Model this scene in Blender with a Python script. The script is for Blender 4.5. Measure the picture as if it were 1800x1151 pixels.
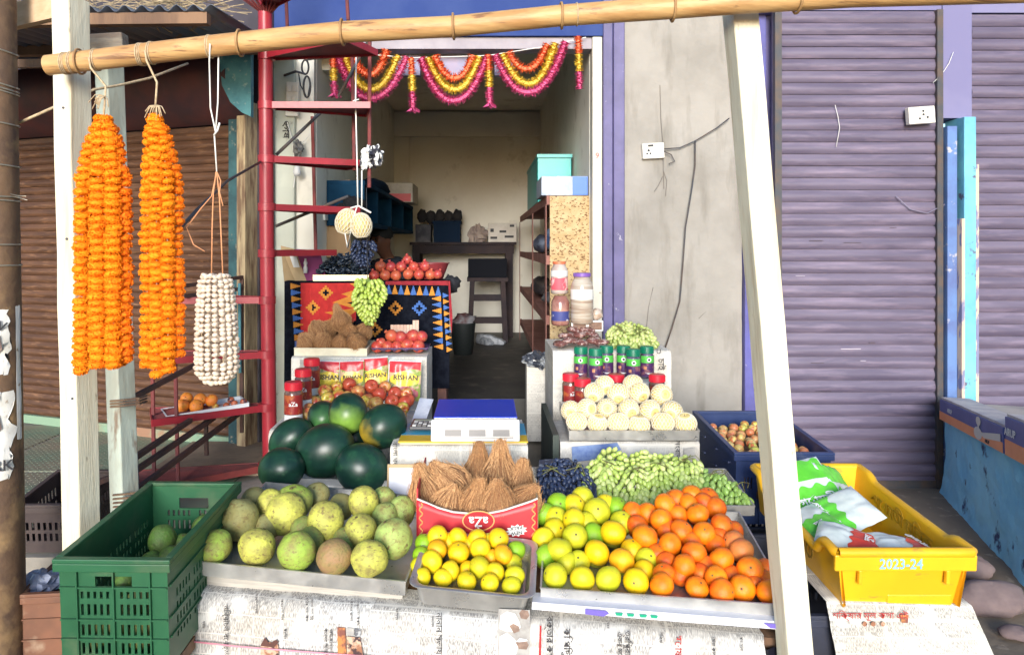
import bpy, math, random
from mathutils import Vector, Matrix, noise as mnoise

for _o in list(bpy.data.objects):
    bpy.data.objects.remove(_o)
SC = bpy.context.scene
COL = SC.collection
R = math.radians
random.seed(7)

# ------------------------------------------------------------------ camera
F = 1330.0                       # focal length in photograph pixels
VX, VY, EYE = 850.0, 432.0, 1.45  # principal point and eye height
cam_data = bpy.data.cameras.new('camera')
cam = bpy.data.objects.new('camera', cam_data)
COL.objects.link(cam)
cam.location = (0, 0, EYE)
cam.rotation_euler = (R(90), 0, 0)
cam_data.sensor_fit = 'HORIZONTAL'
cam_data.sensor_width = 36
cam_data.lens = 36 * F / 1800
cam_data.shift_x = (900 - VX) / 1800
cam_data.shift_y = -(575.5 - VY) / 1800
cam_data.clip_start = 0.05
cam_data.clip_end = 500
SC.camera = cam

# ------------------------------------------------------------------ light
SUN_EL, SUN_AZ = 13, 186          # azimuth clockwise from +Y
world = bpy.data.worlds.new('World')
SC.world = world
world.use_nodes = True
wn = world.node_tree
for n in list(wn.nodes):
    wn.nodes.remove(n)
sky = wn.nodes.new('ShaderNodeTexSky')
sky.sky_type = 'NISHITA'
sky.sun_disc = False
sky.sun_elevation = R(SUN_EL)
sky.sun_rotation = R(SUN_AZ)
sky.air_density = 1.0
sky.dust_density = 0.6
sky.ozone_density = 2.5
bg = wn.nodes.new('ShaderNodeBackground')
bg.inputs['Strength'].default_value = 0.15
wo = wn.nodes.new('ShaderNodeOutputWorld')
wn.links.new(sky.outputs[0], bg.inputs[0])
wn.links.new(bg.outputs[0], wo.inputs[0])
sun_data = bpy.data.lights.new('sun', 'SUN')
sun = bpy.data.objects.new('sun', sun_data)
COL.objects.link(sun)
sun_data.energy = 2.6
sun_data.angle = R(22)
sun_data.color = (1.0, 0.975, 0.95)
_d = Vector((math.sin(R(SUN_AZ)) * math.cos(R(SUN_EL)), math.cos(R(SUN_AZ)) * math.cos(R(SUN_EL)), math.sin(R(SUN_EL))))
sun.rotation_euler = (-_d).to_track_quat('-Z', 'Y').to_euler()
SC.view_settings.view_transform = 'Standard'
SC.view_settings.look = 'None'
SC.view_settings.exposure = 0.98
SC.view_settings.gamma = 1.0
SC.cycles.use_denoising = True
SC.cycles.max_bounces = 5
SC.cycles.diffuse_bounces = 3
SC.cycles.glossy_bounces = 2
SC.cycles.transmission_bounces = 4
SC.cycles.adaptive_threshold = 0.025
SC.cycles.sample_clamp_indirect = 6

# ------------------------------------------------------------------ helpers
def P(px, py, Y):
    """the point at depth Y that the photograph shows at (px, py)"""
    return Vector(((px - VX) * Y / F, Y, EYE - (py - VY) * Y / F))

def on_plane(px, py, z0, Y0, s):
    k = (py - VY) / F
    return P(px, py, (EYE - z0 + s * Y0) / (k + s))

class MB:
    def __init__(self):
        self.v, self.f, self.m, self.uv = [], [], [], {}
    def add(self, vs, fs, mi=0):
        b = len(self.v)
        self.v += [tuple(p) for p in vs]
        for f in fs:
            self.f.append(tuple(i + b for i in f)); self.m.append(mi)
        return self
    def box(self, lo, hi, mi=0, M=None):
        x0, y0, z0 = lo; x1, y1, z1 = hi
        vs = [Vector(p) for p in ((x0,y0,z0),(x1,y0,z0),(x1,y1,z0),(x0,y1,z0),(x0,y0,z1),(x1,y0,z1),(x1,y1,z1),(x0,y1,z1))]
        if M: vs = [M @ p for p in vs]
        return self.add(vs, [(0,3,2,1),(4,5,6,7),(0,1,5,4),(1,2,6,5),(2,3,7,6),(3,0,4,7)], mi)
    def bar(self, a, b, w, h, up=(0,0,1), mi=0):
        a, b = Vector(a), Vector(b); d = (b - a).normalized(); up = Vector(up)
        s = d.cross(up)
        if s.length < 1e-4: s = d.cross(Vector((0,1,0)))
        s.normalize(); t = s.cross(d).normalized()
        vs = [p + s*sx*w/2 + t*sz*h/2 for p in (a, b) for sx, sz in ((-1,-1),(1,-1),(1,1),(-1,1))]
        return self.add(vs, [(0,1,2,3),(7,6,5,4),(0,4,5,1),(1,5,6,2),(2,6,7,3),(3,7,4,0)], mi)
    def tube(self, pts, r, n=8, mi=0, caps=True):
        pts = [Vector(p) for p in pts]; k = len(pts)
        rs = r if isinstance(r, (list, tuple)) else [r] * k
        vs, fs = [], []
        prev = None
        for i, p in enumerate(pts):
            d = (pts[min(i+1, k-1)] - pts[max(i-1, 0)])
            d = d.normalized() if d.length > 1e-9 else Vector((0,0,1))
            a = prev if prev is not None else (Vector((1,0,0)) if abs(d.x) < .8 else Vector((0,1,0)))
            s = (a - d * a.dot(d))
            s = s.normalized() if s.length > 1e-6 else d.orthogonal().normalized()
            prev = s; t = d.cross(s)
            vs += [p + (s*math.cos(2*math.pi*j/n) + t*math.sin(2*math.pi*j/n)) * rs[i] for j in range(n)]
        for i in range(k-1):
            for j in range(n):
                fs.append((i*n+j, i*n+(j+1)%n, (i+1)*n+(j+1)%n, (i+1)*n+j))
        if caps:
            fs.append(tuple(range(n-1, -1, -1))); fs.append(tuple(range((k-1)*n, k*n)))
        return self.add(vs, fs, mi)
    def lathe(self, prof, n=16, M=None, mi=0):
        vs, fs = [], []
        for r, z in prof:
            vs += [Vector((r*math.cos(2*math.pi*j/n), r*math.sin(2*math.pi*j/n), z)) for j in range(n)]
        for i in range(len(prof)-1):
            for j in range(n):
                fs.append((i*n+j, i*n+(j+1)%n, (i+1)*n+(j+1)%n, (i+1)*n+j))
        fs.append(tuple(range(n-1, -1, -1))); fs.append(tuple(range((len(prof)-1)*n, len(prof)*n)))
        if M: vs = [M @ p for p in vs]
        return self.add(vs, fs, mi)
    def prism(self, poly, a, b, M=None, mi=0):
        """poly: 2-D outline in (x, z); extruded along y from a to b"""
        k = len(poly)
        vs = [Vector((x, a, z)) for x, z in poly] + [Vector((x, b, z)) for x, z in poly]
        if M: vs = [M @ p for p in vs]
        fs = [tuple(range(k)), tuple(range(2*k-1, k-1, -1))] + [(i, i+k, (i+1)%k+k, (i+1)%k) for i in range(k)]
        return self.add(vs, fs, mi)
    def sheet(self, fn, nu, nv, mi=0):
        """grid of fn(s, t) with s, t in 0..1; uv in metres may be returned as a second value"""
        vs, uvs = [], []
        for j in range(nv+1):
            for i in range(nu+1):
                p, u = fn(i/nu, j/nv); vs.append(p); uvs.append(u)
        b = len(self.v)
        for i, u in enumerate(uvs): self.uv[b+i] = u
        w = nu+1
        return self.add(vs, [(j*w+i, j*w+i+1, (j+1)*w+i+1, (j+1)*w+i) for j in range(nv) for i in range(nu)], mi)
    def mesh(self, name, mats, smooth=False):
        me = bpy.data.meshes.new(name)
        me.from_pydata(self.v, [], self.f)
        for m in (mats if isinstance(mats, (list, tuple)) else [mats]): me.materials.append(m)
        if any(self.m):
            me.polygons.foreach_set('material_index', self.m)
        if smooth:
            me.polygons.foreach_set('use_smooth', [True]*len(me.polygons))
            if smooth is not True:
                me.set_sharp_from_angle(angle=R(smooth))
        if self.uv:
            ul = me.uv_layers.new(name='UVMap')
            for lp in me.loops:
                ul.data[lp.index].uv = self.uv.get(lp.vertex_index, (0, 0))
        me.update()
        return me
    def build(self, name, mats, parent=None, smooth=False, local=False, bevel=0, solid=0):
        o = bpy.data.objects.new(name, self.mesh(name, mats, smooth))
        COL.objects.link(o)
        if parent is not None: attach(o, parent, local)
        if solid:
            md = o.modifiers.new('thickness', 'SOLIDIFY'); md.thickness = solid; md.offset = 0
        if bevel:
            md = o.modifiers.new('edges', 'BEVEL'); md.width = bevel; md.segments = 2; md.limit_method = 'ANGLE'; md.angle_limit = R(40)
        return o

def wm(o):
    return o.matrix_basis.copy() if o.parent is None else wm(o.parent) @ o.matrix_parent_inverse @ o.matrix_basis

def attach(o, parent, local=False):
    o.parent = parent
    if not local:                         # geometry is in world metres
        o.matrix_parent_inverse = wm(parent).inverted()

def tag(o, label=None, cat=None, group=None, kind=None):
    if label: o['label'] = label
    if cat: o['category'] = cat
    if group: o['group'] = group
    if kind: o['kind'] = kind
    return o

def thing(name, label, cat, group=None, loc=(0,0,0), M=None):
    o = bpy.data.objects.new(name, None)
    COL.objects.link(o)
    if M is not None: o.matrix_basis = M
    else: o.location = loc
    o.empty_display_size = .05
    return tag(o, label, cat, group)

def place(me, name, M, parent=None, color=None):
    o = bpy.data.objects.new(name, me)
    COL.objects.link(o)
    if parent is not None:
        o.parent = parent
    o.matrix_basis = M
    if color: o.color = (*color, 1)
    return o

def TRS(loc, rot=(0,0,0), sc=(1,1,1)):
    from mathutils import Euler
    if not hasattr(sc, '__len__'): sc = (sc,)*3
    return Matrix.Translation(Vector(loc)) @ Euler([R(a) for a in rot]).to_matrix().to_4x4() @ Matrix.Diagonal((*sc, 1))

def frame(o, u, v):
    """matrix with x along u, y along v (made square to u), origin o"""
    u = Vector(u).normalized(); w = u.cross(Vector(v)).normalized(); v = w.cross(u)
    M = Matrix((u, v, w)).transposed().to_4x4(); M.translation = Vector(o)
    return M

def nz(p, s=1.0, seed=0.0):
    return mnoise.noise(Vector((p[0]*s+seed, p[1]*s-seed*.7, p[2]*s+seed*1.3)))

ORD = ['first','second','third','fourth','fifth','sixth','seventh','eighth','ninth','tenth','eleventh','twelfth','thirteenth','fourteenth','fifteenth','sixteenth','seventeenth','eighteenth','nineteenth','twentieth']

# ------------------------------------------------------------------ materials
MATS = {}
def mat(name, c=None, c2=None, scale=6, detail=4, lo=.4, hi=.62, rough=.6, metal=0, bump=0, bscale=60, stretch=(1,1,1),
        c3=None, scale3=20, lo3=.6, hi3=.68, objcol=False, spec=.5, rvar=0, coat=0, trans=0, alpha=1, sub=0, uv=False, shift=True, stretch3=None):
    """colour c, blotched with c2 by a noise, spotted with c3 by another; bump from a third"""
    if name in MATS: return MATS[name]
    m = bpy.data.materials.new(name); MATS[name] = m
    m.use_nodes = True
    nt = m.node_tree; N = nt.nodes; L = nt.links
    b = N['Principled BSDF']
    b.inputs['Roughness'].default_value = rough
    b.inputs['Metallic'].default_value = metal
    b.inputs['Specular IOR Level'].default_value = spec
    if coat: b.inputs['Coat Weight'].default_value = coat; b.inputs['Coat Roughness'].default_value = .15
    if trans: b.inputs['Transmission Weight'].default_value = trans
    if alpha < 1: b.inputs['Alpha'].default_value = alpha
    if sub:
        b.inputs['Subsurface Weight'].default_value = sub; b.inputs['Subsurface Radius'].default_value = (.01,.006,.003); b.inputs['Subsurface Scale'].default_value = .6
    tc = N.new('ShaderNodeTexCoord')
    mp = N.new('ShaderNodeMapping')
    mp.inputs['Scale'].default_value = stretch
    src = tc.outputs['UV' if uv else 'Object']
    oi = N.new('ShaderNodeObjectInfo')
    if shift:
        va = N.new('ShaderNodeVectorMath'); va.operation = 'MULTIPLY_ADD'
        L.new(oi.outputs['Random'], va.inputs[0]); va.inputs[1].default_value = (17, 23, 31); L.new(src, va.inputs[2])
        src = va.outputs[0]
    L.new(src, mp.inputs[0])
    base = None
    if objcol: base = oi.outputs['Color']
    def mixin(a, col, fac):
        x = N.new('ShaderNodeMix'); x.data_type = 'RGBA'
        L.new(fac, x.inputs[0])
        if a is None: x.inputs[6].default_value = (*c, 1)
        else: L.new(a, x.inputs[6])
        if isinstance(col, tuple) and len(col) == 3: x.inputs[7].default_value = (*col, 1)
        else: L.new(col, x.inputs[7])
        return x.outputs[2]
    def nramp(sc, l, h, st=None):
        no = N.new('ShaderNodeTexNoise'); no.inputs['Scale'].default_value = sc; no.inputs['Detail'].default_value = detail; no.inputs['Roughness'].default_value = .6
        if st:
            m2 = N.new('ShaderNodeMapping'); m2.inputs['Scale'].default_value = st; L.new(src, m2.inputs[0]); L.new(m2.outputs[0], no.inputs['Vector'])
        else: L.new(mp.outputs[0], no.inputs['Vector'])
        rp = N.new('ShaderNodeMapRange'); rp.inputs[1].default_value = l; rp.inputs[2].default_value = h
        L.new(no.outputs[0], rp.inputs[0])
        return rp.outputs[0]
    if c2 is not None:
        base = mixin(base, c2, nramp(scale, lo, hi))
    if c3 is not None:
        base = mixin(base, c3, nramp(scale3, lo3, hi3, stretch3))
    if base is None: b.inputs['Base Color'].default_value = (*c, 1)
    else: L.new(base, b.inputs['Base Color'])
    if rvar:
        rr = N.new('ShaderNodeMapRange'); rr.inputs[3].default_value = rough - rvar; rr.inputs[4].default_value = rough + rvar
        L.new(nramp(scale*1.7, .35, .65), rr.inputs[0]); L.new(rr.outputs[0], b.inputs['Roughness'])
    if bump:
        no = N.new('ShaderNodeTexNoise'); no.inputs['Scale'].default_value = bscale; no.inputs['Detail'].default_value = 4
        L.new(mp.outputs[0], no.inputs['Vector'])
        bp = N.new('ShaderNodeBump'); bp.inputs['Strength'].default_value = bump; bp.inputs['Distance'].default_value = .01
        L.new(no.outputs[0], bp.inputs['Height']); L.new(bp.outputs[0], b.inputs['Normal'])
    return m

def news_mat(name, tint=(.70,.68,.64), seed=0.0, ink=.82):
    """newsprint: columns of small type laid out on the sheet in metres (uv), the lines running along v"""
    m = bpy.data.materials.new(name); m.use_nodes = True
    N = m.node_tree.nodes; L = m.node_tree.links; b = N['Principled BSDF']
    b.inputs['Roughness'].default_value = .8; b.inputs['Specular IOR Level'].default_value = .2
    tc = N.new('ShaderNodeTexCoord')
    ad = N.new('ShaderNodeVectorMath'); ad.operation = 'ADD'; ad.inputs[1].default_value = (seed, seed*.7, 0); L.new(tc.outputs['UV'], ad.inputs[0])
    def brick(wd, rh, mo, off, c2, sq, fq, shift):
        av = N.new('ShaderNodeVectorMath'); av.operation = 'ADD'; av.inputs[1].default_value = (shift, shift*1.7, 0); L.new(ad.outputs[0], av.inputs[0])
        br = N.new('ShaderNodeTexBrick')
        br.inputs['Color1'].default_value = (1,1,1,1); br.inputs['Color2'].default_value = (c2,c2,c2,1); br.inputs['Mortar'].default_value = (0,0,0,1)
        br.inputs['Scale'].default_value = 1; br.inputs['Mortar Size'].default_value = mo; br.inputs['Brick Width'].default_value = wd; br.inputs['Row Height'].default_value = rh
        br.offset = off; br.squash = sq; br.squash_frequency = fq
        L.new(av.outputs[0], br.inputs['Vector'])
        return br.outputs[0]
    b1_ = brick(.115, .062, .0017, .23, .72, 1.9, 2, 0)          # articles
    b2_ = brick(.29, .37, .0045, .41, .85, 1.3, 2, .13)          # page blocks
    mp = N.new('ShaderNodeMapping'); mp.inputs['Scale'].default_value = (430, 70, 1); L.new(ad.outputs[0], mp.inputs[0])
    no = N.new('ShaderNodeTexNoise'); no.inputs['Scale'].default_value = 1; no.inputs['Detail'].default_value = 2; L.new(mp.outputs[0], no.inputs['Vector'])
    r1 = N.new('ShaderNodeMapRange'); r1.inputs[1].default_value = .36; r1.inputs[2].default_value = .6; L.new(no.outputs[0], r1.inputs[0])
    m0 = N.new('ShaderNodeMath'); m0.operation = 'MULTIPLY'; L.new(b1_, m0.inputs[0]); L.new(b2_, m0.inputs[1])
    # some articles are headlines or blank boxes
    nb = N.new('ShaderNodeTexNoise'); nb.inputs['Scale'].default_value = 14; nb.inputs['Detail'].default_value = 1; L.new(ad.outputs[0], nb.inputs['Vector'])
    rb_ = N.new('ShaderNodeMapRange'); rb_.inputs[1].default_value = .36; rb_.inputs[2].default_value = .46; rb_.inputs[3].default_value = .25; L.new(nb.outputs[0], rb_.inputs[0])
    m1 = N.new('ShaderNodeMath'); m1.operation = 'MULTIPLY'; L.new(m0.outputs[0], m1.inputs[0]); L.new(rb_.outputs[0], m1.inputs[1])
    mu = N.new('ShaderNodeMath'); mu.operation = 'MULTIPLY'; L.new(m1.outputs[0], mu.inputs[0]); L.new(r1.outputs[0], mu.inputs[1])
    mk = N.new('ShaderNodeMath'); mk.operation = 'MULTIPLY'; mk.inputs[1].default_value = ink; L.new(mu.outputs[0], mk.inputs[0])
    n2 = N.new('ShaderNodeTexNoise'); n2.inputs['Scale'].default_value = 3.5; n2.inputs['Detail'].default_value = 5; L.new(ad.outputs[0], n2.inputs['Vector'])
    mx0 = N.new('ShaderNodeMix'); mx0.data_type = 'RGBA'; mx0.inputs[6].default_value = (*tint,1); mx0.inputs[7].default_value = (tint[0]*.86, tint[1]*.82, tint[2]*.76, 1)
    r2 = N.new('ShaderNodeMapRange'); r2.inputs[1].default_value = .45; r2.inputs[2].default_value = .7; L.new(n2.outputs[0], r2.inputs[0]); L.new(r2.outputs[0], mx0.inputs[0])
    mx = N.new('ShaderNodeMix'); mx.data_type = 'RGBA'; L.new(mk.outputs[0], mx.inputs[0]); L.new(mx0.outputs[2], mx.inputs[6]); mx.inputs[7].default_value = (.11,.10,.10,1)
    L.new(mx.outputs[2], b.inputs['Base Color'])
    return m

FONT = {}
def text(body, size, m, M, parent, name='lettering', bold=False, squeeze=1.0, depth=.0004, align='CENTER'):
    cu = bpy.data.curves.new('txt', 'FONT'); cu.body = body; cu.size = size
    cu.align_x = align; cu.align_y = 'CENTER'; cu.extrude = depth; cu.resolution_u = 2
    if bold: cu.offset = size * .018
    t = bpy.data.objects.new('txt', cu); COL.objects.link(t)
    dg = bpy.context.evaluated_depsgraph_get()
    me = bpy.data.meshes.new_from_object(t.evaluated_get(dg)); me.name = name
    bpy.data.objects.remove(t); bpy.data.curves.remove(cu)
    me.materials.clear(); me.materials.append(m)
    o = bpy.data.objects.new(name, me); COL.objects.link(o)
    W = M @ Matrix.Diagonal((squeeze,1,1,1))
    if parent is not None: attach(o, parent)
    o.matrix_basis = W
    return o

def face_cam(loc, rz=0, roll=0, pitch=90):
    """matrix of a flat print standing upright and facing -y"""
    return Matrix.Translation(Vector(loc)) @ Matrix.Rotation(R(rz),4,'Z') @ Matrix.Rotation(R(pitch),4,'X') @ Matrix.Rotation(R(roll),4,'Z')

# shared materials
M_black = mat('ink black', (.02,.02,.025), rough=.6)
M_white = mat('plain white', (.7,.7,.68), rough=.5)
M_red = mat('print red', (.55,.03,.04), rough=.45)
M_yellow = mat('print yellow', (.85,.62,.04), rough=.45)
M_orange = mat('print orange', (.8,.28,.04), rough=.5)
M_blue = mat('print blue', (.05,.16,.55), rough=.45)
M_green = mat('print green', (.08,.42,.06), rough=.45)
M_steel = mat('tray steel', (.58,.57,.54), (.46,.45,.43), scale=9, rough=.36, metal=.7, rvar=.1, bump=.03, bscale=25)
M_steel2 = mat('dull tin', (.5,.5,.48), (.36,.36,.35), scale=12, rough=.45, metal=.8, rvar=.12)
M_wood = mat('old timber', (.23,.13,.07), (.13,.07,.04), scale=5, stretch=(1,1,.15), rough=.75, bump=.25, bscale=90)
M_cream = mat('cream post wood', (.76,.70,.53), (.60,.50,.34), scale=4, lo=.48, hi=.70, stretch=(9,9,.55), rough=.7, bump=.25, bscale=40, c3=(.28,.18,.1), scale3=26, lo3=.68, hi3=.74, stretch3=(2.2,2.2,.5))
M_bamboo = mat('bamboo', (.56,.34,.14), (.43,.23,.085), scale=6, lo=.42, hi=.6, stretch=(.35,5,5), rough=.5, c3=(.22,.11,.05), scale3=30, lo3=.6, hi3=.68, stretch3=(.12,2.2,2.2), bump=.15, bscale=30)
M_twine = mat('jute twine', (.55,.42,.26), (.4,.28,.16), scale=90, rough=.9)
M_white_string = mat('white string', (.8,.78,.72), rough=.8)
M_redpaint = mat('red stair paint', (.34,.02,.032), (.26,.016,.025), scale=4, rough=.4, c3=(.18,.05,.03), scale3=30, lo3=.64, hi3=.7, bump=.1, bscale=30)
M_darkred = mat('dull red iron', (.22,.04,.035), (.13,.03,.03), scale=8, rough=.6)
M_darkiron = mat('dark iron', (.045,.05,.06), (.09,.06,.045), scale=9, rough=.6)
M_plaster = mat('grey plaster', (.335,.31,.275), (.265,.245,.215), scale=2.6, lo=.4, hi=.66, rough=.9, bump=.6, bscale=20, c3=(.215,.195,.165), scale3=3.2, lo3=.52, hi3=.72, stretch3=(2.6,2.6,.55))
M_inner = mat('cream distemper', (.84,.81,.71), (.77,.73,.63), scale=1.6, rough=.9, spec=.2, c3=(.55,.51,.42), scale3=3.5, lo3=.6, hi3=.75)
M_jamb = mat('pale jamb paint', (.66,.63,.53), (.55,.52,.43), scale=4, rough=.7, c3=(.3,.26,.2), scale3=18, lo3=.66, hi3=.72)
M_purple = mat('violet blue paint', (.115,.10,.235), (.08,.07,.17), scale=4, rough=.55, c3=(.3,.28,.36), scale3=22, lo3=.67, hi3=.72, bump=.15, bscale=20)
M_bluelintel = mat('blue lintel paint', (.03,.055,.19), (.042,.07,.21), scale=3, rough=.85, spec=.2)
M_flarelintel = mat('flare haze lintel tint', (.18,.17,.30), (.21,.2,.33), scale=2, rough=.8, spec=.2, c3=(.2,.18,.36), scale3=4, lo3=.55, hi3=.75)  # flare haze put into the base colour of lintel, hoods and head wall
M_concrete = mat('dusty concrete', (.30,.27,.23), (.2,.18,.15), scale=4, rough=.95, bump=.3, bscale=30)
M_card = mat('brown card', (.5,.36,.2), (.43,.3,.16), scale=6, rough=.8)
M_plastic_bag = mat('thin plastic bag', (.75,.77,.78), (.55,.58,.62), scale=9, rough=.25, trans=.35)
# ================================================================== SETTING
WALL_Y = 4.7
FLOOR = .42
ground_m = mat('street earth', (.2,.155,.11), (.13,.1,.075), scale=1.3, rough=.95, bump=.5, bscale=22, c3=(.3,.24,.18), scale3=14, lo3=.6, hi3=.7)
g = MB(); g.sheet(lambda s, t: (Vector((-60+120*s, -40+120*t, 0)), (s*120, t*120)), 60, 60)
tag(g.build('ground', ground_m), kind='structure')

# raised veranda with steel chequer plates
plate_m = mat('chequer plate', (.2,.27,.19), (.29,.25,.18), scale=3, rough=.6, metal=.3, c3=(.36,.32,.24), scale3=9, lo3=.58, hi3=.72)
ver = MB().box((-4.2,2.95,0), (-1.02,5.7,.236)).build('veranda_floor', M_concrete)
tag(ver, kind='structure')
tread_m = MB()
for i in range(2):
    for j in range(2):
        pl = MB().box((-4.15+i*1.45, 3.0+j*1.06, .2365), (-4.15+i*1.45+1.42, 3.0+j*1.06+1.03, .242)).build('chequer_plate', plate_m, ver)
studs = MB()
for i in range(62):
    for j in range(58):
        x = -3.5 + i*.03; y = 3.02 + j*.034
        if x > -1.72: continue
        a = R(45 if (i+j) % 2 else -45); dx, dy = math.cos(a)*.012, math.sin(a)*.012
        nx, ny = -dy*.28, dx*.28
        studs.add([(x-dx,y-dy,.242),(x+nx,y+ny,.242),(x+dx,y+dy,.242),(x-nx,y-ny,.242),(x,y,.2448)], [(0,4,3),(3,4,2),(2,4,1),(1,4,0)])
tag(studs.build('plate_tread_studs', plate_m, ver), kind='stuff')

# ---- shop building
shop = thing('shop_building', 'open-fronted plastered shop with cream walls inside and violet-blue door pilasters', 'shop', loc=(0, WALL_Y, 0))
IN_L, IN_R, BACK, CEIL = -1.06, .672, 9.0, 3.05
MB().box((IN_L-.02, 5.1, .2), (IN_R+.02, BACK+.02, FLOOR)).build('floor', mat('dark oxide floor', (.075,.07,.06), (.045,.042,.04), scale=3, rough=.6, c3=(.14,.12,.1), scale3=7, lo3=.55, hi3=.7), shop)
MB().box((IN_L-.015, WALL_Y+.05, 0), (IN_R+.015, 5.095, .26)).build('step', M_concrete, shop)
MB().box((IN_L-.2, WALL_Y+.1, 0), (IN_L, BACK, CEIL)).build('side_wall', M_inner, shop)
MB().box((IN_R, WALL_Y+.1, 0), (IN_R+.2, BACK, CEIL)).build('side_wall', M_inner, shop)
MB().box((IN_L-.2, BACK, 0), (IN_R+.2, BACK+.15, CEIL)).build('back_wall', M_inner, shop)
MB().box((IN_L+.002, BACK-.07, 2.74), (IN_R-.002, BACK-.002, 3.02)).build('beam', M_inner, shop)
MB().box((IN_L+.002, BACK-.05, 1.9), (-1.0+.12, BACK-.003, 2.735)).build('wall_pier', M_inner, shop)
MB().box((IN_L-.25, WALL_Y+.05, CEIL), (IN_R+.25, BACK+.2, CEIL+.12)).build('ceiling', M_inner, shop)
MB().box((IN_L-.002, WALL_Y+.3, 1.62), (IN_L+.012, BACK, 1.66)).build('wall_batten', M_inner, shop)
# left pilaster (pale green-white) and recess strip
MB().box((-1.315, WALL_Y, 0), (-1.175, WALL_Y+.24, 2.742)).build('pilaster', mat('pale green white paint', (.58,.6,.5), (.48,.5,.42), scale=3, rough=.75, c3=(.3,.28,.22), scale3=10, lo3=.62, hi3=.72), shop, bevel=.006)
MB().box((-1.174, WALL_Y+.04, 0), (IN_L-.002, WALL_Y+.22, 2.668)).build('jamb', M_inner, shop)
# right jamb, pilaster, plaster wall, second pilaster
MB().box((IN_R+.002, WALL_Y-.02, 0), (IN_R+.062, WALL_Y+.2, 2.742)).build('jamb', M_jamb, shop, bevel=.005)
pl = MB()
for a, b in ((.736,.795),(.799,.868)):
    pl.box((a, WALL_Y-.05, 0), (b, WALL_Y+.12, 3.1))
pl.build('pilaster', M_purple, shop, bevel=.006)
w = MB(); XA, XB = .87, 1.60
def plaster(s, t):
    x = XA + (XB-XA)*s; z = 3.1*t
    return Vector((x, WALL_Y-.012 - .012*nz((x, 0, z), 2.3) - .004*nz((x,3,z), 9), z)), (x, z)
w.sheet(plaster, 44, 120)
w.box((XA, WALL_Y+.02, 0), (XB, WALL_Y+.2, 3.1))
w.build('plaster_wall', M_plaster, shop, smooth=True)
for pts in ([(1160,150),(1162,215),(1165,250),(1166,300),(1167,332)], [(1166,300),(1172,318),(1170,345)], [(1165,310),(1158,325),(1150,337)], [(1120,622),(1135,590),(1140,540),(1148,505)], [(1228,560),(1240,548),(1262,541)]):
    crk = MB(); crk.tube([P(x, y, WALL_Y-.016) for x, y in pts], .0022, 5)
    crk.build('wall_crack', mat('crack shadow', (.17,.15,.13), rough=1), shop)
text('9', .05, M_red, face_cam((.703, WALL_Y-.0225, 1.45+157*WALL_Y/F)), shop, 'painted_number')
MB().box((1.603, WALL_Y-.06, 0), (1.735, WALL_Y+.12, 3.1)).build('pilaster', mat('deep blue violet paint', (.1,.1,.34), (.075,.07,.22), scale=4, rough=.55, bump=.2, bscale=20, c3=(.35,.33,.38), scale3=24, lo3=.68, hi3=.73), shop, bevel=.006)
# lintel with the pale shutter slot under it
MB().box((-1.32, WALL_Y-.03, 2.745), (.8, WALL_Y+.3, 3.5)).build('lintel', M_bluelintel, shop)
MB().box((-1.17, WALL_Y+.0, 2.672), (.672, WALL_Y+.12, 2.742)).build('lintel_strip', mat('dull lilac strip', (.36,.33,.36), (.3,.27,.3), scale=5, rough=.8), shop)
bx = MB()
for a, b in ((690,735),(770,820),(870,905)):
    MB().box((P(a,0,WALL_Y).x, WALL_Y+.14, 2.54), (P(b,0,WALL_Y).x, WALL_Y+.2, 2.67)).build('lintel_bracket', mat('faded lilac board', (.33,.28,.4), (.2,.24,.4), scale=5), shop)
MB().box((.8, WALL_Y-.055, 3.102), (1.74, WALL_Y+.3, 3.5)).build('lintel', M_flarelintel, shop)
MB().box((-1.3, WALL_Y+.26, 2.6), (-1.0, WALL_Y+.4, 2.74)).build('lintel_soffit', M_jamb, shop)

# ---- roller shutters
def slat_mesh(L, h, m):
    mb = MB(); prof = []
    for k in range(7):
        t = k/6; prof.append((-.004 - .011*math.sin(math.pi*min(1, t*1.08)), t*h*.93))
    prof2 = [(y+.003, z) for y, z in prof[::-1]]
    pr = prof + prof2 + []
    k = len(pr)
    vs = [(0, y, z) for y, z in pr] + [(L, y, z) for y, z in pr]
    mb.add(vs, [tuple(range(k)), tuple(range(2*k-1, k-1, -1))] + [(i, (i+1) % k, (i+1) % k + k, i+k) for i in range(k)])
    return mb.mesh('slat', m, smooth=30)

def shutter(label, A, B, z0, z1, h, m, group=None):
    A, B = Vector((*A, 0)), Vector((*B, 0)); L = (B-A).length
    M = frame(A, B-A, (B-A).cross(Vector((0,0,-1))))
    root = thing('rolling_shutter', label, 'shutter', group, M=M)
    me = slat_mesh(L, h, m)
    n = int((z1-z0)/h)
    for i in range(n):
        place(me, 'slat', TRS((0, random.uniform(-.003,.003), z0+i*h), (random.uniform(-1.2,1.2), random.uniform(-.06,.06), random.uniform(-.12,.12))), root)
    MB().box((0,.006,z0), (L,.02,z1)).build('backing_sheet', m, root, local=True)
    return root, M, L

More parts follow.
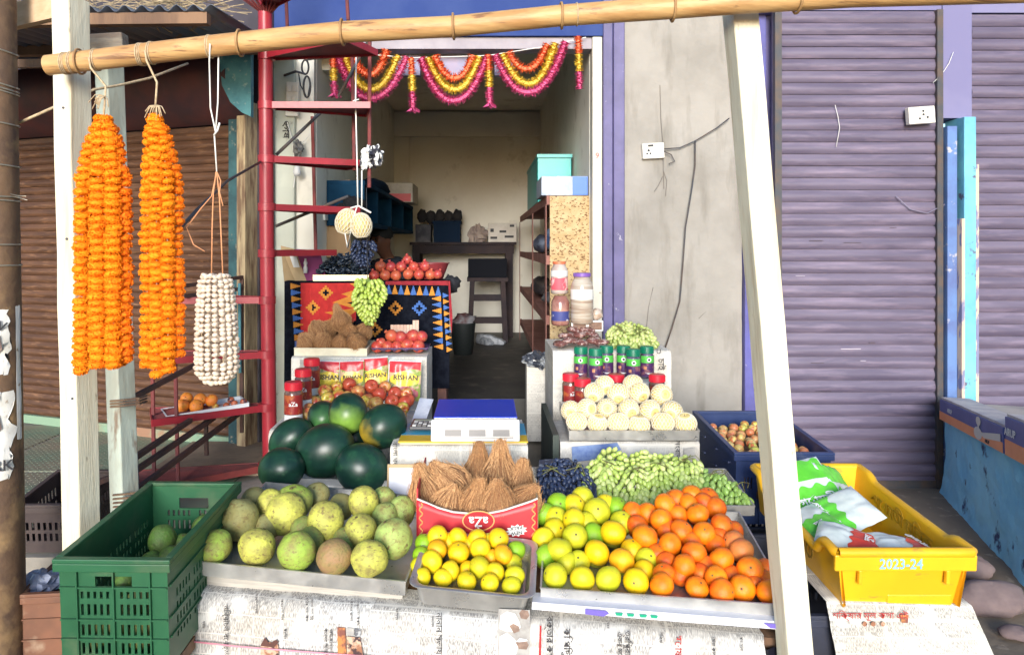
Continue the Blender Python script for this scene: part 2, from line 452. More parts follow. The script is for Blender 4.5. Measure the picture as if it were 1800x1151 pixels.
shl_m = mat('rusty brown shutter', (.12,.055,.028), (.08,.036,.019), scale=3, stretch=(1.2,1,5), rough=.55, metal=.15, c3=(.24,.12,.06), scale3=6, lo3=.54, hi3=.74, stretch3=(1.5,1,9), bump=.08, bscale=30)
a = P(20,432,5.25); b = P(447,432,4.52)
shl, Ml, Ll = shutter('brown rust-streaked roller shutter behind the marigold garlands', (a.x,a.y), (b.x,b.y), .30, 2.18, .05, shl_m)
MB().box((-.1,-.03,.243), (Ll,.09,.298)).build('bottom_rail', mat('worn green base paint', (.2,.3,.2), (.28,.15,.09), scale=5, lo=.45, hi=.6, rough=.8), shl, local=True)
hood_m = mat('dark maroon hood', (.1,.03,.03), (.055,.025,.03), scale=4, rough=.6)
hd = MB()
pr = [(-.02,2.185),(-.2,2.26),(-.27,2.42),(-.2,2.6),(-.02,2.66)]
hd.add([(x, y, z) for x in (-.4, Ll) for y, z in pr], [(0,1,6,5),(1,2,7,6),(2,3,8,7),(3,4,9,8),(4,3,2,1,0),(5,6,7,8,9)])
hd.build('shutter_hood', hood_m, shl, local=True, smooth=60)
MB().box((-4.5,.022,.0), (Ll+.02,.16,3.6)).build('wall_above', mat('dark wall', (.07,.06,.075), (.045,.04,.05), scale=3, rough=.9), shl, local=True)  # near-black blotched wall behind and above the brown shutter
MB().box((Ll-.14,-.06,.243), (Ll-.06,.1,2.7)).build('guide_rail', mat('teal guide paint', (.04,.12,.13), (.02,.06,.07), scale=6, rough=.6, c3=(.25,.22,.16), scale3=20, lo3=.62, hi3=.7), shl, local=True)
MB().box((Ll-.055,-.09,.243), (Ll+.005,.12,2.3)).build('timber_jamb', mat('weathered jamb timber', (.5,.38,.22), (.2,.12,.07), scale=12, stretch=(3,3,.4), rough=.85), shl, local=True)
# teal painted side cheek beside the hood
tc_ = MB(); pr = [(385,95),(441,92),(441,205),(425,198),(405,180),(390,150)]
q = [P(x, y, 4.28) for x, y in pr]
tc_.add(q + [p + Vector((0,.05,0)) for p in q], [tuple(range(6)), tuple(range(11,5,-1))] + [(i, i+6, (i+1)%6+6, (i+1)%6) for i in range(6)])
tag(tc_.build('cheek_panel', mat('flaking turquoise paint', (.1,.3,.33), (.06,.2,.24), scale=9, rough=.75, c3=(.25,.38,.36), scale3=30, lo3=.6, hi3=.68)), 'flaking turquoise panel end next to the red stair pole', 'panel')

shr_m = mat('flare tinted mauve shutter', (.145,.118,.17), (.10,.08,.125), scale=2.5, stretch=(.6,1,5), rough=.5, metal=.1, c3=(.22,.17,.23), scale3=4, lo3=.5, hi3=.78, stretch3=(.8,1,7), bump=.06, bscale=25)  # mauve holds some violet flare veil besides the slats' own tone
RY = 4.55
shr, Mr, Lr = shutter('wide mauve roller shutter between the white post and the turquoise pillar', (1.74, RY), (P(1652,0,RY).x, RY), .0, 2.86, .0715, shr_m)
MB().box((0,-.022,0), (Lr,.0,.045)).build('bottom_rail', M_darkiron, shr, local=True)
MB().box((.0,-.035,.0), (.04,.005,2.86)).build('guide_rail', M_darkiron, shr, local=True); MB().box((Lr-.035,-.035,.0), (Lr,.005,2.86)).build('guide_rail', M_darkiron, shr, local=True)
MB().box((Lr*.42,-.032,.05), (Lr*.42+.05,-.022,.13)).build('lock_hasp', M_steel2, shr, local=True)
grim = mat('shutter grime', (.07,.055,.06), (.12,.09,.1), scale=6, rough=.95, spec=.1)
for i in range(9):                                   # scuffs and dried paint runs
    x = random.uniform(.1, Lr-.15); z = random.uniform(.1,1.6); l = random.uniform(.03,.12)
    MB().box((x,-.0195,z), (x+l,-.0165,z+random.uniform(.002,.004))).build('scuff', grim if i % 3 else mat('pale scuff', (.5,.45,.5), rough=.8), shr, local=True)
MB().box((-.12,.0,2.865), (Lr+.02,.25,3.5)).build('shutter_hood', M_flarelintel, shr, local=True)
xr = P(1706,0,RY).x
shr2, Mr2, Lr2 = shutter('narrow mauve roller shutter above the fan boxes', (xr, RY), (xr+.9, RY), .48, 2.84, .0715, shr_m)
MB().box((0,-.0,2.85), (Lr2,.25,3.5)).build('shutter_hood', M_flarelintel, shr2, local=True)
MB().box((-.001,-.03,.02), (Lr2,.1,.475)).build('sill_block', mat('pale dusty sill', (.56,.47,.36), (.48,.4,.3), scale=5, rough=.9), shr2, local=True)

MB().box((1.70, 4.66, 0), (1.80, 4.9, 3.5)).build('recess_wall', M_purple, shop)
# turquoise pillar between the shutters
pil = thing('shutter_pillar', 'flaking turquoise pillar with peeling timber edges between the mauve shutters', 'pillar', loc=(P(1680,0,RY).x, RY, 0))
turq = mat('flaking turquoise pillar paint', (.17,.5,.58), (.12,.36,.50), scale=3.5, rough=.65, c3=(.10,.10,.16), scale3=9, lo3=.6, hi3=.66, bump=.25, bscale=30)
deepb = mat('pillar side paint', (.11,.2,.42), (.09,.13,.3), scale=5, rough=.65, c3=(.42,.4,.42), scale3=14, lo3=.62, hi3=.68)
peel = mat('bare peeling timber', (.62,.45,.33), (.2,.2,.32), scale=11, lo=.52, hi=.58, stretch=(2,2,.5), rough=.85)
za, zb = 0.0, 2.21
MB().box((P(1655,0,RY).x, RY-.06, za), (P(1672,0,RY).x, RY+.1, zb-.05)).build('side_board', deepb, pil, bevel=.004)
MB().box((P(1672.5,0,RY).x, RY-.10, za), (P(1678,0,RY).x, RY+.1, zb-.6)).build('edge_strip', peel, pil, bevel=.003)
MB().box((P(1678.5,0,RY).x, RY-.09, za), (P(1699,0,RY).x, RY+.1, zb)).build('face_board', turq, pil, bevel=.004)
MB().box((P(1699.5,0,RY).x, RY-.085, za), (P(1705,0,RY).x, RY+.1, zb-.28)).build('edge_strip', peel, pil, bevel=.003)
MB().box((P(1655,0,RY).x, RY-.012, zb+.005), (P(1706,0,RY).x, RY+.2, 3.5)).build('head_wall', M_flarelintel, pil)

# blue counter wall running forward on the far right
cw = thing('counter_wall', 'blue limewashed counter wall running towards the street under the fan boxes', 'wall', loc=(3.0, 3.9, 0))
A0 = P(1662,708,4.45); A1 = P(1845,792,3.05)
dv = (A1-A0); nrm = Vector((dv.y, -dv.x, 0)).normalized()
if nrm.x < 0: nrm = -nrm
def cwall(s, t):
    p = A0.lerp(A1, s); z = p.z * t
    k = .010*nz((p.x*2, p.y*2, z*2), 2.2) + .008*nz((p.x,p.y,z), 14)
    foot = .03*(1-t)**4
    return Vector((p.x, p.y, z)) - nrm*(k+foot), (s*2, z)
cwm = MB(); cwm.sheet(cwall, 70, 44)
cwm.build('wall_face', mat('blue limewash', (.24,.60,.84), (.33,.70,.88), scale=4, rough=.9, c3=(.05,.07,.16), scale3=6, lo3=.6, hi3=.66, bump=.7, bscale=25), cw, smooth=True)
top = MB(); q = [A0 - nrm*.03, A1 - nrm*.03, A1 + nrm*.8, A0 + nrm*.8]
top.add([Vector((p.x,p.y,p.z+dz)) for dz in (-.06,.004) for p in q], [(0,3,2,1),(4,5,6,7),(0,1,5,4),(1,2,6,5),(2,3,7,6),(3,0,4,7)])
top.build('counter_top', mat('pale dusty top', (.55,.47,.40), (.42,.36,.33), scale=5, rough=.9), cw)

body = MB(); q = [A0 + nrm*.03, A1 + nrm*.03 + dv.normalized()*-.01, A1 + nrm*.78 - dv.normalized()*.01, A0 + nrm*.78]
body.add([Vector((p.x,p.y,z if z == 0 else p.z-.062)) for z in (0,1) for p in q], [(0,3,2,1),(4,5,6,7),(0,1,5,4),(1,2,6,5),(2,3,7,6),(3,0,4,7)])
body.build('wall_core', mat('rough blue plaster', (.12,.3,.46), (.2,.2,.22), scale=5, rough=.95, bump=.4, bscale=20), cw)
MB().box((xr+.9, RY-.02, 0), (xr+5, RY+.3, 3.6)).build('wall_beyond', M_plaster, shr2).matrix_parent_inverse = wm(shr2).inverted()
# stones at the foot of the blue wall
st_m = mat('street stone', (.22,.16,.15), (.14,.1,.1), scale=6, rough=.9, bump=.5, bscale=20)
def stone(px, py, Y, r, sc, label, seed):
    mb = MB(); n, m = 18, 10; c = P(px, py, Y)
    prof = []
    vs, fs = [], []
    for i in range(m+1):
        th = math.pi*i/m
        for j in range(n):
            ph = 2*math.pi*j/n
            d = Vector((math.sin(th)*math.cos(ph), math.sin(th)*math.sin(ph), math.cos(th)))
            k = r*(1 + .28*nz(d, 1.2, seed) + .08*nz(d, 4, seed))
            p = Vector((d.x*sc[0], d.y*sc[1], d.z*sc[2]))*k
            vs.append((p.x, p.y, p.z))
    for i in range(m):
        for j in range(n): fs.append((i*n+j, (i+1)*n+j, (i+1)*n+(j+1)%n, i*n+(j+1)%n))
    mb.add(vs, fs)
    o = mb.build('stone', st_m, smooth=True); o.location = (c.x, c.y, max(.02, r*sc[2]*.7))
    tag(o, label, 'stone', 'stones by the blue wall')
stone(1745,1072,3.02,.105,(1.3,.9,.62),'big rounded stone on the ground by the yellow crate', 3)
stone(1705,1020,3.35,.085,(1.2,.8,.5),'flat stone behind the big one at the foot of the blue wall', 8)
stone(1785,1120,2.8,.05,(1.2,.9,.5),'smallest of the stones near the blue wall', 12)

# ---- awnings (they shade the facade; only the left one shows its underside)
aw = thing('tin_awning', 'dark tin awning above the brown shutter', 'awning', loc=(-2.2, 4.0, 2.5))
tin_m = mat('dull blue-grey tin', (.1,.13,.19), (.16,.17,.19), scale=3, rough=.5, metal=.5, c3=(.2,.14,.1), scale3=8, lo3=.6, hi3=.7)
def awn(s, t):
    x = -3.9 + s*2.72
    y = 3.32 + t*1.7
    z = 2.465 + .03*s + t*.16 + .014*math.sin(x*2*math.pi/.076)
    return Vector((x, y, z)), (x, y)
am = MB(); am.sheet(awn, 260, 6); am.build('tin_sheet', tin_m, aw, smooth=True, solid=.002)
MB().bar((-3.9,3.36,2.43), (-1.22,3.36,2.455), .05, .05).build('eave_pole', M_wood, aw)
MB().bar((-3.9,4.2,2.515), (-1.22,4.2,2.54), .05, .05).build('rafter', M_wood, aw)
# dry straw lying on the awning edge
stw = MB(); rnd = random.Random(4)
for i in range(420):
    x = rnd.uniform(-2.9,-1.3); y = rnd.uniform(3.3,3.7); z = 2.51 + rnd.uniform(0,.13)
    a = rnd.uniform(-.5,.5); l = rnd.uniform(.08,.25)
    stw.tube([(x,y,z),(x+l*.5,y+a*l,z+rnd.uniform(-.02,.04)),(x+l,y+a*l*1.5,z+rnd.uniform(-.05,.05))], .0022, 3, caps=False)
tag(stw.build('dry_straw', mat('dry straw', (.42,.33,.2), (.26,.19,.11), scale=30, rough=.9)), 'dry straw and twigs lying along the awning edge', 'straw', kind='stuff')
# plank from the utility pole to the left post
pk = MB().bar(P(-25,42,2.75), P(108,10,2.6), .03, .085).build('timber_plank', mat('sunlit tan plank', (.6,.42,.26), (.5,.33,.19), scale=8, stretch=(.4,4,4), rough=.8))
tag(pk, 'tan plank resting across above the wire-wrapped pole', 'plank')
# ================================================================== FRAME OF THE STALL
def post(px0, py0, px1, py1, Y, wl, wr, label, face_frac, depth=.075):
    """a squared timber from a top point to the ground; the photograph's slant kept as a real lean"""
    a = P(px0, py0, Y); b = P(px1, py1, Y)
    k = (b.x-a.x)/(b.z-a.z)
    zt = a.z + .12
    at = lambda z: a.x + k*(z-a.z)
    o = thing('timber_post', label, 'post', 'timber posts of the stall', loc=(at(0), Y, 0))
    mb = MB(); n = 14; vs = []
    rng = random.Random(int(px0))
    for i in range(n+1):
        z = zt*i/n; x = at(z); j = [rng.uniform(-.0016,.0016) for _ in range(8)]
        vs += [(x-wl+j[0], Y+j[1], z), (x+wl+j[2], Y-.006+j[3], z), (x+wl+wr+j[4], Y+depth+j[5], z), (x-wl+wr+j[6], Y+depth+.006+j[7], z)]
    fs = [(3,2,1,0), (n*4, n*4+1, n*4+2, n*4+3)] + [(i*4+q, i*4+(q+1)%4, i*4+4+(q+1)%4, i*4+4+q) for i in range(n) for q in range(4)]
    mb.add(vs, fs); mb.build('post_timber', M_cream, o, bevel=.004)
    return o, at
lp, lpx = post(107, 60, 125, 955, 2.3, .028, .024, 'upright cream timber post by the wire-wrapped pole', .7)
rp, rpx = post(1311, 20, 1408, 1151, 1.95, .0315, -.004, 'leaning cream timber post in front of the oranges', .8)
nail = MB()
for x, y in ((112,190),(118,420),(128,700)): nail.lathe([(.004,0),(.004,.004)], 8, M=face_cam(P(x,y,2.298)))
nail.build('nail_head', M_darkiron, lp)

# bamboo crossbar
bam = thing('bamboo_pole', 'long bamboo crossbar the garlands hang from', 'bamboo', loc=P(85,116,2.2))
bpts = [(84,115,2.215),(180,104,2.2),(270,93,2.19),(420,76,2.15),(600,57,2.1),(795,47,2.05),(985,28,2.0),(1180,14,1.94),(1300,4,1.895),(1500,-9,1.84),(1700,-15,1.79),(1920,-21,1.74)]
W = [P(*p) for p in bpts]
mb = MB(); pts, rs = [], []
nodes = []
tot = sum((W[i+1]-W[i]).length for i in range(len(W)-1)); acc = 0
for i in range(len(W)-1):
    for k in range(14):
        p = W[i].lerp(W[i+1], k/14); s = (acc + (W[i+1]-W[i]).length*k/14)/tot
        r = .0295 + .0015*math.sin(s*9)
        for nd in nodes:
            d = (s-nd)*tot
            r += .0062*math.exp(-(d/.008)**2) - .0022*math.exp(-((d-.022)/.014)**2)
        pts.append(p); rs.append(r)
    acc += (W[i+1]-W[i]).length
mb.tube(pts, rs, 18); mb.build('bamboo_culm', M_bamboo, bam, smooth=40)
def wrap(px, Y=None, n=2, m=M_twine, r=.0022, parent=None):
    # twine turns about the bamboo at photo column px
    best = min(range(len(pts)), key=lambda i: abs((VX + pts[i].x*F/pts[i].y) - px))
    c = pts[best]; rr = rs[best] + r*.6; q = []
    for i in range(n*20+1):
        a = 2*math.pi*i/20
        q.append(c + Vector((i*.00025*20/20, math.cos(a)*rr, math.sin(a)*rr)))
    return c, q
for px in (140,415,597,790,985,1180,1400):
    c, q = wrap(px, n=1); k_ = min(range(len(pts)), key=lambda i: abs((VX + pts[i].x*F/pts[i].y) - px))
    cc = pts[k_]; q = [cc + (v - cc)*1.13 for v in q]
    rg_ = MB(); rg_.tube(q, .0034, 6); rg_.build('node_ring', mat('bamboo node', (.3,.16,.065), (.42,.25,.1), scale=20, rough=.7), bam, smooth=True)
tw = MB()
for px, n in ((108,3),(128,2),(166,2),(247,3),(262,2),(368,2),(1012,1)):
    c, q = wrap(px, n=n); tw.tube(q, .0019, 5)
tw.build('twine_lashing', M_twine, bam, smooth=True)

# second (concrete-coloured) post with the blue iron behind, head timber, line
cp = thing('veranda_post', 'pale green weathered post behind the marigold garlands', 'post', loc=P(205,915,3.0))
a, b = P(184,112,3.0), P(212,912,3.0)
gp_m = mat('weathered pale green post', (.45,.5,.42), (.34,.34,.27), scale=5, stretch=(2,2,.6), rough=.8, c3=(.22,.16,.11), scale3=7, lo3=.56, hi3=.66, bump=.2, bscale=30)
mb = MB(); hw = .05
k = (b.x-a.x)/(b.z-a.z); X = lambda z: a.x + k*(z-a.z)
vs = []
for z in (.2, a.z):
    x = X(z); vs += [(x-.042,3.0,z),(x+.018,2.985,z),(x+.05,3.06,z),(x-.01,3.08,z)]
mb.add(vs, [(3,2,1,0),(4,5,6,7)] + [(q,(q+1)%4,4+(q+1)%4,4+q) for q in range(4)])
mb.build('post_shaft', gp_m, cp, bevel=.004)
MB().bar(P(240,890,3.12), P(226,630,3.12), .022, .022).build('iron_angle', mat('blue iron', (.03,.1,.25), (.06,.06,.1), scale=8, rough=.5), cp)
MB().bar(P(128,82,2.92), P(221,76,2.92), .06, .072).build('head_timber', mat('grey cracked timber', (.3,.26,.2), (.16,.12,.09), scale=9, stretch=(.5,3,3), rough=.9, bump=.4, bscale=40), cp, bevel=.006)
for ys in ((703, 708, 713), (868, 875, 882, 889)):
  lash = MB()
  for y in ys:
    x0 = 178 + (y-112)*.03
    lash.tube([P(x0-2,y+2,2.985), P(x0+22,y,2.97), P(x0+48,y-3,3.0), P(x0+62,y-8,3.1)], .0045, 5)
  lash.build('rag_lashing', mat('brown rag', (.19,.12,.07), (.1,.06,.04), scale=20, rough=.95), cp)
rope = MB(); rope.tube([P(20,222,2.6), P(70,200,2.6), P(110,182,2.65), P(165,158,2.8), P(210,150,2.9), P(262,138,3.05), P(330,112,3.3)], .005, 6)
tag(rope.build('tie_rope', M_twine, smooth=True), 'brown rope tied between the wire-wrapped pole and the awning', 'rope')
br = MB().bar(P(20,113,2.75), P(84,112,2.75), .02, .03).build('batten', M_wood)
tag(br, 'short batten between the wire-wrapped pole and the bamboo end', 'batten')

# ================================================================== UTILITY POLE
up = thing('utility_pole', 'brown wire-wrapped pole with torn paper posters', 'pole', loc=P(-6,1151,2.55))
pole_m = mat('rusty pole', (.17,.1,.055), (.1,.06,.04), scale=5, rough=.75, metal=.2, c3=(.3,.19,.09), scale3=7, lo3=.52, hi3=.7, bump=.35, bscale=35)
a, b = P(-8,-40,2.55), P(-4,1151,2.55)
k = (b-a)/(b.z-a.z)
mb = MB(); mb.tube([a + k*(z-a.z) for z in (0,.4,.8,1.2,1.6,2.0,2.4)], [.086,.082,.078,.074,.069,.064,.06], 28)
mb.build('pole_shaft', pole_m, up, smooth=40)
wire_m = mat('galvanised wire', (.42,.38,.3), rough=.4, metal=.7)
def pole_at(z): return a + k*(z-a.z)
def pole_r(z): return .086 - .0108*z
for py, tilt in ((78,.02),(138,.02),(146,.018),(150,.02),(210,.012),(285,.01),(345,.0),(350,.004),(430,0),(467,.0)):
    z = P(0,py,2.49).z; q = []
    for i in range(25):
        t = 2*math.pi*i/24; rr = pole_r(z) + .003
        q.append(pole_at(z) + Vector((math.cos(t)*rr, math.sin(t)*rr, -math.cos(t)*tilt)))
    wr = MB(); wr.tube(q, .0028, 5); wr.build('binding_wire', wire_m, up, smooth=True)
wr = MB(); wr.tube([P(18,345,2.48),P(34,348,2.46),P(48,352,2.44)], .0015, 4); wr.tube([P(18,341,2.48),P(30,344,2.46),P(46,345,2.43)], .0015, 4)
wr.build('binding_wire', wire_m, up, smooth=True)
pst = mat('torn poster paper', (.72,.7,.66), (.6,.57,.5), scale=12, rough=.85, c3=(.3,.22,.15), scale3=24, lo3=.6, hi3=.66)
for y0, y1, a0, a1, sd in ((545,660,-95,-28,1),(690,845,-100,-24,5),(540,780,-12,4,9)):
    def ps(s, t, y0=y0, y1=y1, a0=a0, a1=a1, sd=sd):
        z = P(0, y1 + (y0-y1)*t, 2.48).z
        e = .12*nz((s*3, t*3, sd), 2.5)
        an = R(a0 + (a1-a0)*s*(1 + e*2*s)); rr = pole_r(z) + .0022 + .002*abs(nz((s*4,t*4,sd),1.5))
        return pole_at(z + e*.03) + Vector((math.cos(an)*rr, math.sin(an)*rr, 0)), (s, t)
    pm = MB(); pm.sheet(ps, 14, 16); pm.build('poster_scrap', pst, up, smooth=True)
def pole_text(body, py, size, an, m=M_black, tilt=0):
    z = P(0,py,2.48).z; rr = pole_r(z)+.0085; d = Vector((math.cos(R(an)), math.sin(R(an)), 0))
    M = frame(pole_at(z)+d*rr, Vector((-d.y, d.x, 0)), (0,0,1)) @ Matrix.Rotation(R(tilt),4,'Z')
    text(body, size, m, M, up, 'poster_lettering', bold=True)
pole_text('ARK', 820, .05, -58)
pole_text('AV', 572, .045, -58, tilt=-20)
for z_, an in ((1.12,-60),(.86,-62)):
    zc = z_; q = [pole_at(zc) + Vector((math.cos(R(an+dx))*(pole_r(zc)+.008), math.sin(R(an+dx))*(pole_r(zc)+.008), dz)) for dx, dz in ((-22,-.03),(-5,-.045),(14,-.01),(8,.035),(-14,.03))]
    MB().add(q, [(0,1,2,3,4)]).build('poster_mark', mat('poster dark print', (.12,.08,.07), (.3,.2,.15), scale=30), up)

# ================================================================== SPIRAL STAIR
stair = thing('spiral_staircase', 'red painted iron spiral staircase at the side of the shop front', 'staircase', loc=(P(469,432,4.0).x, 4.0, 0))
SX, SY = P(469,432,4.0).x, 4.0
mb = MB(); mb.tube([(SX+.02,SY,0),(SX,SY,1.5),(SX-.012,SY,3.2)], .037, 20)
mb.build('centre_pole', M_redpaint, stair, smooth=40)
T = [(.285,206,.66,0),(.60,205,.58,0),(.878,193,.56,0),(1.164,172,.5,0),(1.41,72,.52,0),(1.654,54,.56,0),(1.907,36,.55,1),(2.19,13,.55,1),(2.45,-22,.6,1),(2.72,-60,.6,1)]
for z, th, rad, solid in T:
    tr = MB(); c = Vector((SX, SY, z)); hw = R(15)
    e = [c + Vector((math.cos(R(th)+s*hw)*rad, math.sin(R(th)+s*hw)*rad, 0)) for s in (-1,1)]
    i_ = [c + Vector((math.cos(R(th)+s*R(60))*.036, math.sin(R(th)+s*R(60))*.036, 0)) for s in (-1,1)]
    for p, q in ((i_[0],e[0]),(i_[1],e[1]),(e[0],e[1])): tr.bar(p, q, .006, .034)
    tr.build('tread_frame', M_redpaint if z > .5 else M_darkred, stair)
    rd = MB()
    if solid:
        rd.add([i_[0]-Vector((0,0,.004)), e[0]-Vector((0,0,.004)), e[1]-Vector((0,0,.004)), i_[1]-Vector((0,0,.004)), i_[0]+Vector((0,0,.004)), e[0]+Vector((0,0,.004)), e[1]+Vector((0,0,.004)), i_[1]+Vector((0,0,.004))], [(0,3,2,1),(4,5,6,7),(0,1,5,4),(1,2,6,5),(2,3,7,6),(3,0,4,7)])
    for j in range(13):
        s = (j+.5)/13
        rd.tube([i_[0].lerp(i_[1],s)+Vector((0,0,.008)), e[0].lerp(e[1],s)+Vector((0,0,.008))], .005, 6)
    rd.build('tread_grating', M_darkred, stair)
    cl = MB(); cl.lathe([(.037,-.022),(.046,-.02),(.046,.02),(.037,.022)], 20, M=Matrix.Translation(c)); cl.build('collar', M_redpaint, stair, smooth=40)
def rods(lst, r, m, root, name):
    for (x0,y0,Y0,x1,y1,Y1) in lst:
        mb = MB(); mb.tube([P(x0,y0,Y0), P(x1,y1,Y1)], r, 8); mb.build(name, m, root, smooth=40)
rods([(268,650,3.78,271,838,3.7),(308,635,3.8,313,845,3.66),(549,205,4.45,555,446,4.5),(619,92,4.3,623,300,4.22),(650,66,4.1,649,330,4.12),(503,0,4.4,505,48,4.4),(610,0,4.3,612,36,4.3)], .0105, M_darkred, stair, 'baluster')
rods([(486,272,4.1,566,196,4.3),(595,170,4.3,648,72,4.2),(484,398,4.3,612,345,4.4)], .009, M_darkiron, stair, 'brace')
mb = MB()
for i in range(9):
    an = R(200+i*17); mb.tube([(SX, SY, 2.66), (SX+.3*math.cos(an), SY+.3*math.sin(an), 2.86)], .006, 5)
mb.build('crown_rods', M_darkred, stair)
# dark iron ramp railing behind the stair
rl = thing('ramp_railing', 'dark iron ramp railing behind the garlic-white garland', 'railing', loc=P(300,800,3.7))
for (x0,y0,Y0,x1,y1,Y1,w) in ((231,700,3.15,345,640,3.85,.028),(231,808,3.15,335,738,3.7,.03),(160,852,2.99,236,822,3.1,.028),(236,828,3.15,376,734,3.9,.03),(238,862,3.15,418,728,4.1,.03),(322,503,3.9,426,487,4.3,.026),(322,521,3.9,426,507,4.3,.026),(425,490,4.3,425,760,4.3,.026),(362,735,3.85,363,800,3.85,.024),(421,498,4.26,422,655,4.26,.02)):
    MB().bar(P(x0,y0,Y0), P(x1,y1,Y1), w*.72, w*.72).build('rail_bar', mat('rusty brown rail', (.11,.05,.035), (.06,.035,.03), scale=9, rough=.7) if (x0,y0) != (421,498) else mat('teal iron', (.03,.2,.25), rough=.5), rl)
# board floor at the stair foot and concrete landing
bd = thing('landing_board', 'dusty brown board at the foot of the red stair', 'board', loc=(-1.3,4.2,.3))
MB().box((-1.75,3.95,.25), (-1.04,4.55,.275)).build('board', mat('dusty brown board', (.26,.19,.13), (.18,.13,.09), scale=5, rough=.9), bd)
MB().box((-1.66,4.02,.243), (-1.12,4.5,.2495)).build('batten', M_wood, bd)

# ================================================================== MARIGOLD BUNDLES
mg_m = mat('marigold petals', (.86,.30,.008), (.86,.25,.006), scale=3, objcol=True, rough=.75, spec=.2)
def marigold(seed):
    rng = random.Random(seed); mb = MB()
    vs, fs = [], []; n, m = 22, 12
    for i in range(m+1):
        th = math.pi*i/m
        for j in range(n):
            ph = 2*math.pi*j/n; d = Vector((math.sin(th)*math.cos(ph), math.sin(th)*math.sin(ph), math.cos(th)))
            k = .93 + .07*rng.random() + .05*nz(d, 5, seed)
            sq = (abs(d.z)**.72)*(1 if d.z > 0 else -1)      # pillow-like, flat top and bottom
            vs.append((d.x*k*(1-.05*abs(sq)), d.y*k*(1-.05*abs(sq)), sq*k*.5))
    for i in range(m):
        for j in range(n): fs.append((i*n+j, (i+1)*n+j, (i+1)*n+(j+1)%n, i*n+(j+1)%n))
    mb.add(vs, fs)
    for i in range(170):                               # ruffled petals
        ph = rng.uniform(0, 2*math.pi); c = rng.uniform(-.9,.9); th = math.acos(c)
        sq = (abs(c)**.72)*(1 if c > 0 else -1)
        b = Vector((math.sin(th)*math.cos(ph), math.sin(th)*math.sin(ph), sq*.5))*.9
        d = Vector((math.sin(th)*math.cos(ph), math.sin(th)*math.sin(ph), c*.8)).normalized()
        s = d.orthogonal().normalized(); s = Matrix.Rotation(rng.uniform(0,6.3),3,d) @ s; t = d.cross(s)
        l = rng.uniform(.12,.2); w = rng.uniform(.07,.12)
        mb.add([b - s*w*.5, b + s*w*.5, b + d*l + s*w + t*rng.uniform(-.05,.05), b + d*l*1.1 + t*rng.uniform(-.06,.06), b + d*l - s*w + t*rng.uniform(-.05,.05)], [(0,1,2,3,4)])
    return mb.mesh('flower', mg_m)
MG = [marigold(s) for s in range(4)]
def marigold_bundle(label, top, cols, Y, W, loop):
    root = thing('marigold_garland', label, 'garland', 'marigold garlands on the bamboo', loc=P(*top, Y))
    rng = random.Random(int(top[0]))
    tp = P(top[0], top[1]-2, Y)
    for (px, y0, y1, dy, shade) in cols:
        yb = Y + dy
        n = int((y1-y0)*yb/F/.0208)
        path = []
        for i in range(n):
            s = i/(n-1); k = min(1, s*4.2)**.55
            py = y0 + (y1-y0)*s
            x = top[0] + (px-top[0])*k + (s*6*(px-top[0])/50)
            p = P(x, py, Y + dy*k)
            path.append(p)
        st = MB(); st.tube([tp]+path[::3]+[path[-1]], .0015, 4); so = st.build('strand', M_twine, root)
        for i, p in enumerate(path):
            r = .0232*W*rng.uniform(.93,1.08)
            c = [(.88,.27,.008),(.86,.24,.007),(.90,.30,.01),(.86,.22,.008)][rng.randrange(4)]
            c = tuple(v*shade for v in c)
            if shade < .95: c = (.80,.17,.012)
            w = wm(so).inverted()
            o = place(MG[rng.randrange(4)], 'flower', TRS(p + Vector((rng.uniform(-.0022,.0022), rng.uniform(-.003,.003), rng.uniform(-.002,.002))), (rng.uniform(-11,11), rng.uniform(-11,11), rng.uniform(0,360)), (r*rng.uniform(.94,1.06), r, r*1.06*rng.uniform(.86,1.06))), None, c)
            attach(o, so)
    kn = MB()
    bb = min(pts, key=lambda q: abs(VX+q.x*F/q.y - loop))
    kn.tube([bb + Vector((0,-.032,.0)), bb + Vector((.004,-.03,-.03)), P(top[0]+4, top[1]-60, Y), P(top[0]+2, top[1]-30, Y), tp], .0032, 6)
    for i in range(11):
        an = rng.uniform(2.4,5.6) if top[0] < 200 else rng.uniform(3.3,6.1)
        q0 = P(top[0]+3, top[1] - (42 if top[0] < 200 else 20), Y-.005)
        l = rng.uniform(.02,.045)
        kn.tube([q0, q0 + Vector((math.cos(an)*l*.6, -.008, math.sin(an)*l*.3)), q0 + Vector((math.cos(an)*l, -.012, -abs(math.sin(an))*l - .008))], .0016, 4)
    kn.build('hanging_twine', M_twine, root, smooth=True)
marigold_bundle('thick marigold garland bundle next to the upright cream post', (182,212),
    [(147,216,650,-.0,1),(172,210,640,-.024,1),(198,210,642,-.018,1),(215,216,632,.010,.86),(160,216,640,.06,.9),(190,216,640,.07,.9),(206,216,640,.05,.86)], 2.16, 1.0, 166)
marigold_bundle('slimmer marigold garland bundle hanging second from the upright cream post', (272,205),
    [(260,212,640,.006,1),(275,206,656,-.024,1),(293,208,650,-.014,.97),(308,214,622,.012,.86),(268,212,640,.055,.9),(294,212,640,.065,.9)], 2.14, .86, 262)

